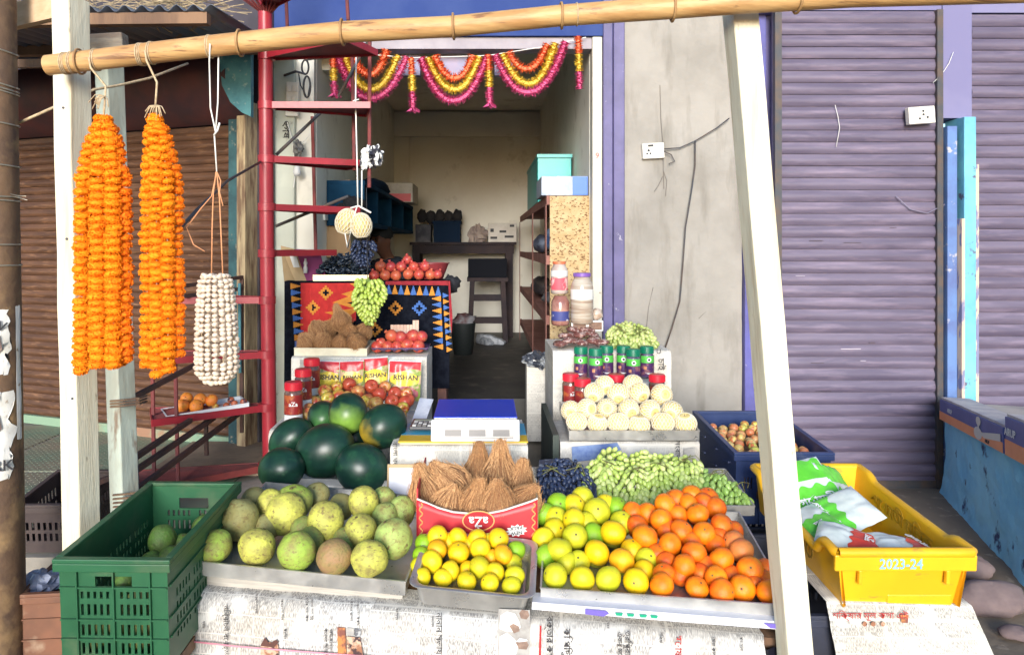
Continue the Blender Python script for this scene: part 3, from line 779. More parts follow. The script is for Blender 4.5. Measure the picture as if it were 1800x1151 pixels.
# ================================================================== GARLIC-WHITE GARLAND
wg_m = mat('ivory buds', (.72,.62,.50), (.58,.44,.34), scale=2.2, rough=.55, c3=(.45,.3,.22), scale3=5, lo3=.62, hi3=.7)
bud = MB(); bud.lathe([(.12,-.75),(.34,-.7),(.62,-.45),(.86,-.05),(.92,.3),(.78,.62),(.4,.8),(.14,.84)], 9)
bud_me = bud.mesh('bud', wg_m, smooth=True)
wgd = thing('bud_garland', 'ivory white bud garland on a loop of orange string', 'garland', loc=P(380,482,2.2))
rng = random.Random(3)
c0 = P(379,490,2.2)
sb = MB()
for k in range(16):
    an = 2*math.pi*(k+.5)/16
    path = []
    for i in range(23):
        s = i/22
        rad = .040 + .009*math.sin(s*2.2) + .006*s
        if i == 0: rad *= .82
        if s > .9: rad *= 1 - (s-.9)*4.2
        z = P(0, 486 + 184*s, 2.2).z
        path.append(Vector((c0.x + math.cos(an)*rad*1.05 + .004*s, 2.2 + math.sin(an)*rad*.8, z)))
    s_ = MB(); s_.tube(path[::2], .0012, 4); so = s_.build('strand', M_twine, wgd)
    for i, p in enumerate(path):
        if rng.random() < .02: continue
        r = .0098*rng.uniform(.9,1.12)
        o = place(bud_me, 'bud', TRS(p + Vector((0,0,rng.uniform(-.003,.003))), (rng.uniform(-25,25), rng.uniform(-25,25), rng.uniform(0,360)), (r*1.05, r*1.05, r*.86)))
        attach(o, so)
ls = MB()
os_m = mat('orange string', (.62,.28,.13), rough=.8)
ls.tube([P(372,488,2.2),P(373,400,2.2),P(375,340,2.2),P(380,302,2.2)], .0021, 5); ls.tube([P(392,488,2.2),P(389,420,2.2),P(386,350,2.2),P(381,302,2.2)], .0021, 5)
ls.tube([P(381,302,2.2),P(388,318,2.2),P(386,338,2.19),P(392,362,2.18)], .0019, 5); ls.tube([P(381,302,2.2),P(372,345,2.2),P(352,368,2.19),P(328,400,2.19),P(340,430,2.19),P(360,442,2.19)], .0017, 5)
ls.build('string_loop', os_m, wgd, smooth=True)
l2 = MB(); l2.tube([P(381,302,2.2),P(377,240,2.2),P(379,232,2.2),P(370,190,2.2),P(368,110,2.17),P(369,78,2.12)], .0023, 6); l2.tube([P(379,232,2.2),P(383,180,2.2),P(384,100,2.17)], .0023, 6); l2.tube([P(376,238,2.195),P(382,230,2.19),P(386,216,2.19)], .003, 5)
l2.build('string_knot', M_white_string, wgd, smooth=True)
stk = MB(); stk.tube([P(318,400,2.35), P(345,370,2.6), P(400,318,3.2), P(458,285,3.95)], .006, 6)
tag(stk.build('guy_wire', M_darkiron, smooth=True), 'dark guy wire slanting from the garland to the red stair pole', 'wire')
# ================================================================== FRONT TABLE AND TRAYS
def rayplane(px, py, o, n):
    d = P(px, py, 1.0) - Vector((0,0,EYE)); c = Vector((0,0,EYE))
    t = (Vector(o)-c).dot(n) / d.dot(n)
    return c + d*t
def perp(u): return Vector((-u.y, u.x, 0)).normalized()

TL, TR = P(330,985,2.22), P(1391,1064,2.06)
u_ = (TR-TL); TL2 = TL - Vector((0,0,.088))
MT = frame(TL2, u_, perp(u_) + Vector((0,0,.06)))
tbl = thing('display_table', 'low display table covered with newspaper under the front fruit trays', 'table', M=MT)
TW = u_.length
MB().box((-.0,.0,-.035), (TW+.0,.72,-.004)).build('table_top', M_wood, tbl, local=True)
for x in (.04, TW-.1):
    for y in (.05, .62):
        zz = -(MT @ Vector((x,y,0))).z
        MB().box((x,y,zz-.01), (x+.06,y+.06,-.036)).build('leg', M_wood, tbl, local=True)
fn = perp(u_)                                    # horizontal normal of the table front (pointing away)
FO = MT @ Vector((0,-.02,0))
def on_front(px, py, lift=.008): return rayplane(px, py, FO, fn) - fn*lift
def front_sheet(px0, px1, pyb, seed, label, over=.12, sag=.0, edge=0.0):
    x0 = (MT.inverted() @ on_front(px0,1060)).x; x1 = (MT.inverted() @ on_front(px1,1060)).x
    root = thing('newspaper_sheet', label, 'newspaper', 'newspapers over the front table', loc=on_front((px0+px1)/2, 1100))
    L1 = over; L2 = L1 + .06; H = .62
    mb = MB()
    def fnp(s, t):
        d = t*(L2+H)
        if d < L1: y, z = L1 - d, .0
        elif d < L2:
            a = (d-L1)/.06*math.pi/2; y, z = -math.sin(a)*.036, -(1-math.cos(a))*.036
        else: y, z = -.036, -.036 - (d-L2)
        x = x0 + (x1-x0)*s
        jag = edge*.01*nz((t*6, seed, 0), 3)*(1 if s > .97 or s < .03 else 0)
        k = .006*nz((x*5, d*4, seed), 1) + .004*nz((x*14, d*9, seed), 1) + .003*nz((x*30,d*6,seed),1) + sag*math.sin(s*math.pi)
        p = MT @ Vector((x + jag, y - (k if d > L1 else 0), z + (abs(k) if d <= L1 else 0)))
        p.z = max(p.z, .03)
        return p, (x, -d)
    mb.sheet(fnp, 46, 60)
    mb.build('paper', news_mat('newsprint %d' % seed, seed=seed*.173), root, smooth=True)
    return root
n1 = front_sheet(324, 655, 1151, 1, 'newspaper sheet with small brown photos under the wood-apple tray')
n2 = front_sheet(651, 933, 1151, 2, 'newspaper sheet with a grey photo of two men under the yellow limes', over=.10)
n3 = front_sheet(930, 1346, 1151, 3, 'newspaper sheet with a red headline under the oranges tray', edge=1)
TM = lambda px, py, lift=.019, roll=0: frame(on_front(px,py,lift), Vector((0,0,-1)), u_) @ Matrix.Rotation(R(roll),4,'Z')
INK = mat('newspaper ink', (.05,.045,.045), rough=.9)
INKR = mat('newspaper red ink', (.4,.03,.03), rough=.9)
for body, px, py, sz, root, m in (('নির্বাচন বোর্ডের ভিত্তি প্রস্তর', 402, 1058, .03, n1, INK), ('সংবাদ সংস্থা', 455, 1038, .014, n1, INK), ('বৈঠক শেষে আজ', 543, 1044, .014, n1, INK), ('আগরতলা শহর', 500, 1046, .014, n1, INK), ('জেলা সভা শুরু', 552, 1046, .015, n1, INK), ('কেন্দ্র আলোচনা', 576, 1098, .018, n1, INK), ('শহরে কর্মসূচি', 585, 1098, .016, n1, INK), ('উৎসব পালন', 620, 1050, .016, n1, INK), ('সম্মেলন কক্ষ', 632, 1050, .016, n1, INK), ('গ্রাম', 363, 1085, .014, n1, INK), ('পরিষদ', 505, 1098, .016, n1, INK),
        ('নানান সভায় মন্ত্রীর বক্তব্য', 773, 1070, .034, n2, INK), ('মন্তব্য', 762, 1076, .014, n2, INK), ('স্বাস্থ্য', 700, 1062, .014, n2, INK), ('বক্তার কথা হল তাই', 966, 1076, .036, n3, INK), ('কি পিছু ত্রিপুরা', 996, 1098, .036, n3, INK), ('ত্রিপুরা ভোট', 1102, 1102, .03, n3, INK), ('এবার মাঠ', 1088, 1104, .026, n3, INK), ('ঘোষণা হবে', 1190, 1110, .036, n3, INKR), ('খবর', 1068, 1086, .014, n3, INK), ('আজ কাল', 1252, 1112, .018, n3, INK), ('শিক্ষা', 1160, 1104, .016, n3, INK), ('পথ সভা', 1300, 1112, .016, n3, INK)):
    text(body, sz*.74, m, TM(px, py), root, 'headline', squeeze=.95, depth=.0003, align='LEFT')
def patch(pxs, root, m, lift=.018, name='photo_print'):
    q = [on_front(x, y, lift) for x, y in pxs]
    return MB().add(q, [tuple(range(len(q)))]).build(name, m, root)
ph1 = mat('brown photo print', (.3,.13,.07), (.55,.38,.27), scale=26, lo=.45, hi=.55, rough=.8, c3=(.06,.03,.03), scale3=34, lo3=.55, hi3=.6)
ph2 = mat('orange photo print', (.5,.2,.06), (.2,.07,.05), scale=30, lo=.45, hi=.55, rough=.8)
gry = mat('grey photo print', (.4,.38,.35), (.3,.28,.26), scale=30, rough=.8)
patch([(462,1153),(463,1126),(478,1122),(493,1127),(494,1153)], n1, ph1)
patch([(462,1128),(470,1113),(478,1124),(490,1117),(494,1122),(486,1131)], n1, mat('dark bow print', (.1,.04,.03), rough=.8), .0195)
patch([(597,1153),(596,1096),(610,1097),(612,1153)], n1, ph2); patch([(613,1153),(612,1112),(636,1114),(642,1153)], n1, ph1); patch([(613,1110),(612,1097),(625,1098),(625,1111)], n1, gry); patch([(626,1111),(626,1098),(637,1100),(637,1112)], n1, mat('slate print', (.12,.12,.13), (.4,.4,.4), scale=60, lo=.48, hi=.52), )
patch([(876,1153),(877,1064),(932,1066),(931,1153)], n2, gry)
shirt = mat('white shirt print', (.78,.76,.72), (.65,.63,.6), scale=30, rough=.85)
skin_p = mat('brown skin print', (.2,.13,.1), (.3,.2,.15), scale=40, rough=.85)
patch([(879,1098),(881,1075),(892,1068),(906,1072),(913,1085),(916,1096),(905,1104),(890,1103)], n2, shirt, .0195)
patch([(913,1071),(918,1065),(928,1067),(931,1075),(926,1082),(916,1080)], n2, skin_p, .0195)
patch([(896,1093),(903,1089),(913,1094),(914,1102),(904,1106)], n2, skin_p, .0205)
patch([(878,1153),(879,1112),(892,1105),(905,1116),(912,1126),(905,1153)], n2, shirt, .0195)
patch([(907,1122),(913,1116),(925,1118),(930,1126),(926,1134),(913,1133)], n2, skin_p, .0205)
patch([(908,1120),(914,1114),(926,1116),(928,1119),(913,1121)], n2, M_white, .0212)
patch([(947,1153),(949,1093),(952,1093),(951,1153)], n3, INKR, .018, 'rule_print')
pk = MB(); pk.tube([on_front(322,1118,.02), on_front(420,1128,.022), on_front(560,1140,.02), on_front(700,1149,.021), on_front(900,1163,.02)], .0022, 6)
tag(pk.build('pink_string', mat('pink raffia', (.72,.26,.34), rough=.5), smooth=True), 'pink string tied round the newspaper-covered table', 'string')
# black plastic at the right end of the table and printed carton sheet under the right tray
bp = MB()
def bps(s, t):
    p = MT @ Vector((TW-.085+.09*s, -.02 - .012*nz((s*3,t*6,2),1.5) - .008*math.sin(s*9), -.02 - .5*t))
    return p, (s, t)
bp.sheet(bps, 12, 24)
tag(bp.build('black_plastic', mat('black polythene', (.012,.012,.02), rough=.22), smooth=True), 'black polythene hanging at the table end by the leaning post', 'plastic sheet')
ct = thing('carton_sheet', 'white carton flap with purple corners and green spots under the oranges tray', 'carton', loc=on_front(1170,1070))
q0 = [on_front(936,1054,.012), on_front(1392,1090,.012), on_front(1391,1101,.02), on_front(1160,1084,.018), on_front(935,1066,.014)]
MB().add([p for p in q0] + [q0[0] + fn*.06, q0[1] + fn*.06], [(0,1,2,3,4), (0,5,6,1)]).build('flap', mat('white carton', (.70,.69,.72), (.6,.59,.64), scale=10, rough=.6), ct)
purp = mat('purple print', (.14,.1,.42), rough=.5)
def cp_(pxs, m, lift=.0225): return MB().add([on_front(x,y,lift) for x,y in pxs], [tuple(range(len(pxs)))]).build('carton_print', m, ct)
cp_([(1028,1063),(1064,1066),(1070,1071),(1060,1076),(1028,1072)], purp); cp_([(1338,1087),(1390,1091),(1391,1100),(1350,1096)], purp)
for x in (1087,1107,1129,1148): cp_([(x-7,1069+(x-1087)*.07),(x+7,1070+(x-1087)*.07),(x+5,1075+(x-1087)*.07),(x-5,1074.5+(x-1087)*.07)], mat('teal green print', (.0,.3,.16), rough=.5))

def tray(label, FL, FR, l, h, rise, group, name='steel_tray', m=M_steel, t=.0022, lip=.007):
    u = FR-FL; w = u.length
    M = frame(FL - Vector((0,0,h)), u, perp(u) + Vector((0,0,rise)))
    mb = MB()
    mb.box((0,0,0), (w,l,t)); mb.box((0,0,t), (w,t,h)); mb.box((0,l-t,t), (w,l,h)); mb.box((0,t,t), (t,l-t,h)); mb.box((w-t,t,t), (w,l-t,h))
    mb.box((-.001,-lip*.35,h-.0015), (w+.001,t+.0015,h+.0025)); mb.box((-.001,l-t-.0015,h-.0015), (w+.001,l+lip*.35,h+.0025)); mb.box((-lip*.35,t+.002,h-.0015), (t+.001,l-t-.002,h+.0025)); mb.box((w-t-.001,t+.002,h-.0015), (w+lip*.35,l-t-.002,h+.0025))
    o = mb.build(name, m)
    o.matrix_basis = M
    tag(o, label, 'tray', group)
    return M, w
def pan(label, FL, FR, l, h, rise, flare, r, group, name='steel_tray', m=M_steel):
    u = FR-FL; w = u.length
    M = frame(FL - Vector((0,0,h)), u, perp(u) + Vector((0,0,rise)))
    def loop(ins, z, k=6):
        out = []
        for cx, cy, a0 in ((w-r-ins, l-r-ins, 0), (r+ins, l-r-ins, 90), (r+ins, r+ins, 180), (w-r-ins, r+ins, 270)):
            for i in range(k+1):
                a = R(a0 + 90*i/k); rr = max(.004, r - ins*.15); out.append((cx+math.cos(a)*rr, cy+math.sin(a)*rr, z))
        return out
    loops = [loop(flare,0), loop(flare*.95,.004), loop(.004,h*.93), loop(-.003,h), loop(-.009,h), loop(-.009,h+.003), loop(-.003,h+.004), loop(.007,h), loop(flare*.95+.004,.006)]
    mb = MB(); k = len(loops[0]); vs = [p for L in loops for p in L]
    fs = [(i*k+j, i*k+(j+1)%k, (i+1)*k+(j+1)%k, (i+1)*k+j) for i in range(len(loops)-1) for j in range(k)]
    fs += [tuple(range(k-1,-1,-1)), tuple(range((len(loops)-1)*k, len(loops)*k))]
    mb.add(vs, fs); o = mb.build(name, m, smooth=35); o.matrix_basis = M
    tag(o, label, 'tray', group)
    return M, w

TRG = 'metal fruit trays'
M_bael_t, w_bt = tray('square steel tray heaped with wood apples', P(330,985,2.22), P(712,1022,2.17), .62, .04, .06, TRG)
pan('rounded steel pan of small yellow limes in the middle', P(722,1026,2.12), P(932,1047,2.09), .30, .062, .12, .014, .035, TRG)
M_or_t, w_ot = tray('wide steel tray shared by sweet limes and oranges', P(950,1033,2.13), P(1391,1064,2.06), .62, .04, .06, TRG)
# pads of folded newspaper filling between the trays and the table top
for Mx, wx, nm in ((M_bael_t, w_bt, 1), (M_or_t, w_ot, 2)):
    o = MB().box((.012,.03,-.042), (wx-.012,.58,-.002)).build('newspaper_pad', mat('folded paper pad', (.45,.42,.37), (.36,.33,.29), scale=9, stretch=(1,1,20), rough=.9)); o.matrix_basis = Mx
    tag(o, 'folded newspaper pad under the %s' % ('wood-apple tray' if nm == 1 else 'oranges tray'), 'newspaper')

# ================================================================== FRUIT MESHES
def fruit_mesh(name, prof, m, n=22, lump=0, seed=0, ls=1.5):
    mb = MB(); mb.lathe(prof, n)
    if lump:
        mb.v = [tuple(Vector(p)*(1 + lump*nz(p, ls, seed))) for p in mb.v]
    return mb.mesh(name, m, smooth=True)
def sph(k=12, sx=1, dip=0, dipb=0):
    out = []
    for i in range(k+1):
        th = math.pi*(1 - i/k); r = math.sin(th); z = math.cos(th)*sx
        if z > 0 and dip: z -= dip*math.exp(-(r/.2)**2)
        if z < 0 and dipb: z += dipb*math.exp(-(r/.2)**2)
        out.append((max(r,.004), z))
    return out
citrus_m = mat('citrus peel', (.8,.5,.02), None, objcol=True, rough=.38, bump=.2, bscale=24, spec=.4)
# pores and slight blush on the peel
nt = citrus_m.node_tree; N = nt.nodes; L = nt.links; b_ = N['Principled BSDF']
oi = N.new('ShaderNodeObjectInfo'); hs = N.new('ShaderNodeHueSaturation'); tc = N.new('ShaderNodeTexCoord'); no = N.new('ShaderNodeTexNoise'); no.inputs['Scale'].default_value = 1.1; no.inputs['Detail'].default_value = 3
va = N.new('ShaderNodeVectorMath'); va.operation = 'MULTIPLY_ADD'; L.new(oi.outputs['Random'], va.inputs[0]); va.inputs[1].default_value = (41,13,27); L.new(tc.outputs['Object'], va.inputs[2]); L.new(va.outputs[0], no.inputs['Vector'])
mr = N.new('ShaderNodeMapRange'); mr.inputs[1].default_value = .35; mr.inputs[2].default_value = .68; mr.inputs[3].default_value = .511; mr.inputs[4].default_value = .490; L.new(no.outputs[0], mr.inputs[0]); L.new(mr.outputs[0], hs.inputs['Hue'])
L.new(oi.outputs['Color'], hs.inputs['Color'])
sx_ = N.new('ShaderNodeSeparateXYZ'); L.new(tc.outputs['Object'], sx_.inputs[0]); r3 = N.new('ShaderNodeMapRange'); r3.inputs[1].default_value = .955; r3.inputs[2].default_value = .97; L.new(sx_.outputs['Z'], r3.inputs[0])
# (the stem scar is modelled as a child part; the ramp only softens the dimple)
n5 = N.new('ShaderNodeTexNoise'); n5.inputs['Scale'].default_value = 5.5; n5.inputs['Detail'].default_value = 5; L.new(va.outputs[0], n5.inputs['Vector'])
r5 = N.new('ShaderNodeMapRange'); r5.inputs[1].default_value = .63; r5.inputs[2].default_value = .70; r5.inputs[4].default_value = .55; L.new(n5.outputs[0], r5.inputs[0])
m5 = N.new('ShaderNodeMix'); m5.data_type = 'RGBA'; L.new(r5.outputs[0], m5.inputs[0]); L.new(hs.outputs[0], m5.inputs[6]); m5.inputs[7].default_value = (.33,.17,.04,1)
L.new(m5.outputs[2], b_.inputs['Base Color'])
CIT = [fruit_mesh('citrus', sph(14, .93, .06), citrus_m, 24, .05, s*1.9, 1.3) for s in range(3)]
scar_m = mat('stem scar', (.18,.16,.04), (.1,.07,.03), scale=4, rough=.8)
scar = MB(); scar.lathe([(.001,-.01),(.085,-.01),(.1,.005),(.07,.02),(.05,.012),(.001,.012)], 8); scar_me = scar.mesh('stem_scar', scar_m, smooth=True)
bael_m = mat('wood apple rind', (.4,.4,.1), (.26,.22,.07), scale=1.3, lo=.40, hi=.68, objcol=True, rough=.6, bump=.35, bscale=7, c3=(.2,.15,.055), scale3=3.6, lo3=.55, hi3=.68, spec=.35, stretch3=(1,1,1.6))
bael_gm = mat('green wood apple rind', (.1,.2,.03), (.07,.11,.025), scale=1.4, rough=.6, bump=.3, bscale=7, c3=(.16,.2,.06), scale3=3.4, lo3=.56, hi3=.68)
BAELG = [fruit_mesh('wood_apple', sph(14, z, .04), bael_gm, 24, .07, s*3.7, 1.3) for s, z in enumerate((.98,1.08,.92,1.02))]
BAEL = [fruit_mesh('wood_apple', sph(14, z, .04), bael_m, 24, .07, s*3.7, 1.3) for s, z in enumerate((.98,1.08,.92,1.02))]

def heap_obj(me, nm, c, r, color, rng, sq=1.0, tilt=None, wide=1.0):
    rot = tilt if tilt else (rng.uniform(-70,70), rng.uniform(-70,70), rng.uniform(0,360))
    return place(me, nm, TRS(c, rot, (r*wide, r*wide, r*sq)), None, color)

def rows_of(entries, rowh):
    """split (px, py, ...) into rows from the bottom of the pile upwards; each row ordered along x"""
    ent = sorted(entries, key=lambda e: -e[1]); rows = []; base = None
    for e in ent:
        if base is None or base - e[1] > rowh: rows.append([]); base = e[1]
        rows[-1].append(e)
    return [sorted(r_, key=lambda e: e[0]) for r_ in rows]

def row_words(i, n):
    if i == 0: return 'front row'
    if i == n-1: return 'top row'
    return ORD[i] + ' row up'

def citrus_heap(entries, nom, plane, kinds, namer, label_fn, group, cat, seed, rowh, core_label, core_col, core_name):
    rng = random.Random(seed); core = MB(); rows = rows_of(entries, rowh)
    for ri, row in enumerate(rows):
        for ci, e in enumerate(row):
            px, py, d, code = e[:4]
            hid = d < nom*.84
            c = on_plane(px, py, *plane)
            Y = c.y
            r = max(nom*.93, min(d, nom*1.1))/2 * Y/F * e[4] if len(e) > 4 else max(nom*.93, min(d, nom*1.1))/2*Y/F
            dirv = (c - Vector((0,0,EYE))).normalized()
            c = c + dirv*(.036 if hid else rng.uniform(-.006,.006))
            col = kinds[code]; v = rng.uniform(.9,1.08); col = tuple(min(.95, q*v) for q in col)
            o = heap_obj(CIT[rng.randrange(3)], namer(code), c, r, col, rng, rng.uniform(.92,1.0))
            place(scar_me, 'stem_scar', TRS((0,0,.875)), o)
            tag(o, label_fn(code, row_words(ri, len(rows)), ORD[ci]), cat(code), group(code))
            if ri > 0:
                core.lathe([(rr*r*.94, zz*r*.9) for rr, zz in sph(6)], 9, M=Matrix.Translation(c + dirv*.052 + Vector((0,0,-.012))))
    m = mat(core_name + ' skin', core_col, rough=.5)
    tag(core.build(core_name, m, smooth=True), core_label, 'fruit', kind='stuff')

# small yellow limes in the pan   (photo crop offset 700,800, scale 3.28)
def cv(l, ox, oy, s, dflt=None): return [(ox+e[0]/s, oy+e[1]/s, e[2]/s) + tuple(e[3:]) for e in l]
KC = {'Y': (.90,.56,.008), 'L': (.62,.56,.015), 'G': (.26,.46,.02), 'O': (.90,.42,.01), 'y': (.86,.62,.012)}
KN = {'Y': 'golden yellow', 'L': 'yellow-green', 'G': 'green', 'O': 'orange-yellow', 'y': 'bright yellow'}
lim = cv([(228,465,120,'Y'),(345,470,110,'Y'),(455,475,105,'Y'),(578,480,120,'Y'),(225,540,115,'O'),(347,560,125,'Y'),(472,535,120,'y'),(605,570,117,'O'),(195,612,130,'y'),(470,645,126,'L'),(300,665,114,'y'),(395,662,90,'Y'),(560,670,112,'y'),(672,690,118,'L'),
    (135,705,115,'y'),(258,705,113,'y'),(395,725,115,'y'),(527,738,115,'y'),(652,750,115,'L'),(135,575,85,'G'),(150,505,80,'G'),(680,545,92,'G'),(120,640,85,'L'),(540,595,80,'O'),(665,620,85,'L'),(290,500,80,'Y'),(400,520,80,'Y'),(520,500,80,'L')], 700, 800, 3.28)
citrus_heap(lim, 36, (.468, 2.13, .38), KC, lambda k: 'lime_fruit', lambda k, r_, c_: '%s lime in the small pan, %s, %s from the wood apples' % (KN[k], r_, c_), lambda k: 'limes in the small pan', lambda k: 'lime', 11, 17, 'hidden limes deep in the small pan', (.5,.42,.03), 'lime_pile_core')
# sweet limes, left part of the wide tray
swl = cv([(905,695,150,'L'),(1060,712,148,'y'),(1210,713,155,'L'),(930,545,150,'L'),(1145,560,152,'Y'),(1020,465,145,'L'),(900,430,112,'y'),(1240,445,152,'Y'),(1145,325,155,'L'),(1012,372,130,'y'),(905,360,112,'L'),(920,285,95,'G'),(1015,290,115,'y'),(1065,245,105,'L'),(1190,290,120,'y'),(1130,455,90,'G'),(1040,615,120,'L'),(845,340,90,'G'),(838,480,95,'y'),(852,580,95,'G'),(975,620,85,'L'),(1090,390,90,'L')], 700, 800, 3.28) + \
    cv([(140,605,145,'O'),(200,545,115,'Y'),(285,600,110,'L'),(265,668,115,'Y'),(222,727,150,'Y'),(140,385,105,'L'),(112,300,80,'G')], 1050, 800, 3.28)
KS = {'Y': (.90,.56,.006), 'L': (.60,.58,.02), 'G': (.25,.47,.02), 'O': (.90,.40,.01), 'y': (.80,.62,.014)}
citrus_heap(swl, 45, (.478, 2.14, .24), KS, lambda k: 'sweet_lime', lambda k, r_, c_: '%s sweet lime in the wide tray, %s, %s from the coconut box' % (KN[k], r_, c_), lambda k: 'sweet limes in the wide tray', lambda k: 'sweet lime', 12, 24, 'hidden sweet limes deep in the pile', (.4,.4,.03), 'sweet_lime_pile_core')
# oranges
org = cv([(372,748,145,'A'),(385,680,128,'B'),(575,762,135,'A'),(720,785,150,'B'),(835,768,150,'A'),(992,788,160,'A'),(685,705,132,'A'),(970,722,95,'C'),(500,640,145,'A'),(585,680,85,'C'),(770,690,95,'C'),(880,660,160,'A'),(395,612,100,'C'),(630,642,95,'C'),(715,600,150,'A'),(560,560,145,'B'),(345,570,85,'C'),(418,515,140,'A'),(275,470,150,'A'),(832,548,140,'D'),(680,510,112,'B'),(790,500,122,'D'),(485,435,135,'B'),(615,450,132,'A'),(720,410,145,'B'),(785,440,85,'C'),(230,405,95,'C'),(365,370,125,'A'),(460,345,112,'B'),(580,337,130,'A'),(682,305,105,'B'),(285,335,108,'A'),(200,330,90,'B'),(390,285,122,'A'),(520,285,115,'A'),(445,255,90,'B'),(545,230,112,'A'),(635,245,95,'B'),(612,278,90,'C'),(400,430,85,'C'),(545,500,85,'C'),(700,470,80,'C'),(480,690,80,'C'),(900,745,90,'C'),(960,650,90,'B')], 1050, 800, 3.28)
KO = {'A': (.90,.215,.005), 'B': (.86,.165,.007), 'C': (.78,.14,.008), 'D': (.80,.24,.06)}
KON = {'A': 'bright orange', 'B': 'reddish orange', 'C': 'half-hidden orange', 'D': 'dull-skinned orange'}
citrus_heap(org, 42, (.468, 2.10, .27), KO, lambda k: 'orange', lambda k, r_, c_: '%s%s in the pile, %s, %s from the sweet limes' % (KON[k], '' if k in 'CD' else ' fruit', r_, c_), lambda k: 'oranges in the wide tray', lambda k: 'orange', 13, 22, 'hidden oranges deep in the pile', (.6,.13,.01), 'orange_pile_core')

# wood apples
KB = {'y': (.52,.51,.09), 'g': (.34,.48,.07), 'b': (.33,.19,.09), 'k': (.27,.26,.10), 'd': (.2,.26,.06), 'p': (.38,.50,.13)}
KBN = {'y': 'yellowish', 'g': 'green', 'b': 'brown blemished', 'k': 'grey-brown', 'd': 'dark green', 'p': 'pale green'}
bl = [(376,960,67,57,'g'),(452,960,68,66,'y'),(521,968,69,65,'g'),(587,978,65,58,'b'),(650,981,68,64,'y'),(419,913,76,70,'k'),(501,902,66,76,'y'),(516,882,70,60,'g'),(572,916,66,72,'y'),(633,932,60,60,'y'),(691,946,56,76,'p'),(639,882,56,58,'y'),(557,869,49,40,'k'),(448,879,50,46,'k'),(674,878,46,46,'p'),(706,898,46,56,'p'),(677,908,50,52,'p'),(600,890,48,46,'k'),(533,930,46,40,'d'),(478,886,54,52,'y'),(470,925,50,44,'k'),(610,950,44,44,'d'),(545,950,44,40,'d')]
rng = random.Random(5); core = MB(); rows = rows_of(bl, 26)
for ri, row in enumerate(rows):
    for ci, (px, py, wpx, hpx, code) in enumerate(row):
        c = on_plane(px, py, .548, 2.27, .16)
        r = max(wpx, hpx*.92)/2*c.y/F*.97
        dirv = (c - Vector((0,0,EYE))).normalized(); hid = wpx < 51
        r = max(r, .044)
        c = c + dirv*(.06 if hid else 0)
        v = rng.uniform(.9,1.1); col = tuple(q*v for q in KB[code])
        o = heap_obj(BAEL[rng.randrange(4)], 'wood_apple', c, r, col, rng, min(1.12, max(.88, hpx/wpx)), (rng.uniform(-30,30), rng.uniform(-30,30), rng.uniform(0,360)))
        place(scar_me, 'stem_scar', TRS((0,0,.97)), o)
        tag(o, '%s wood apple in the steel tray, %s, %s from the green crate' % (KBN[code], row_words(ri, len(rows)), ORD[ci]), 'wood apple', 'wood apples in the steel tray')
# watermelons
wm_m = mat('watermelon rind', (.005,.025,.017), (.009,.042,.024), scale=1.5, rough=.36, spec=.45, c3=(.02,.08,.035), scale3=2.2, lo3=.56, hi3=.78, objcol=False)
nt = wm_m.node_tree; N = nt.nodes; L = nt.links; b_ = N['Principled BSDF']; prev = b_.inputs['Base Color'].links[0].from_socket
tc = N.new('ShaderNodeTexCoord'); sx_ = N.new('ShaderNodeSeparateXYZ'); L.new(tc.outputs['Object'], sx_.inputs[0])
nn = N.new('ShaderNodeTexNoise'); nn.inputs['Scale'].default_value = 2.2; L.new(tc.outputs['Object'], nn.inputs['Vector'])
ad = N.new('ShaderNodeMath'); ad.operation = 'MULTIPLY_ADD'; L.new(nn.outputs[0], ad.inputs[0]); ad.inputs[1].default_value = .7; L.new(sx_.outputs['Z'], ad.inputs[2])
mr = N.new('ShaderNodeMapRange'); mr.inputs[1].default_value = .25; mr.inputs[2].default_value = -.65; L.new(ad.outputs[0], mr.inputs[0])
oi = N.new('ShaderNodeObjectInfo'); sh_ = N.new('ShaderNodeMath'); sh_.operation = 'SUBTRACT'; L.new(ad.outputs[0], sh_.inputs[0]); L.new(oi.outputs['Alpha'], sh_.inputs[1]); ad2 = N.new('ShaderNodeMath'); ad2.operation = 'ADD'; L.new(sh_.outputs[0], ad2.inputs[0]); ad2.inputs[1].default_value = 1.0; L.new(ad2.outputs[0], mr.inputs[0]); mx = N.new('ShaderNodeMix'); mx.data_type = 'RGBA'; L.new(mr.outputs[0], mx.inputs[0]); L.new(prev, mx.inputs[6]); L.new(oi.outputs['Color'], mx.inputs[7]); L.new(mx.outputs[2], b_.inputs['Base Color'])
WM = [fruit_mesh('watermelon', sph(18, 1, .02, .02), wm_m, 30, .025, s*2.2, 1.2) for s in range(2)]
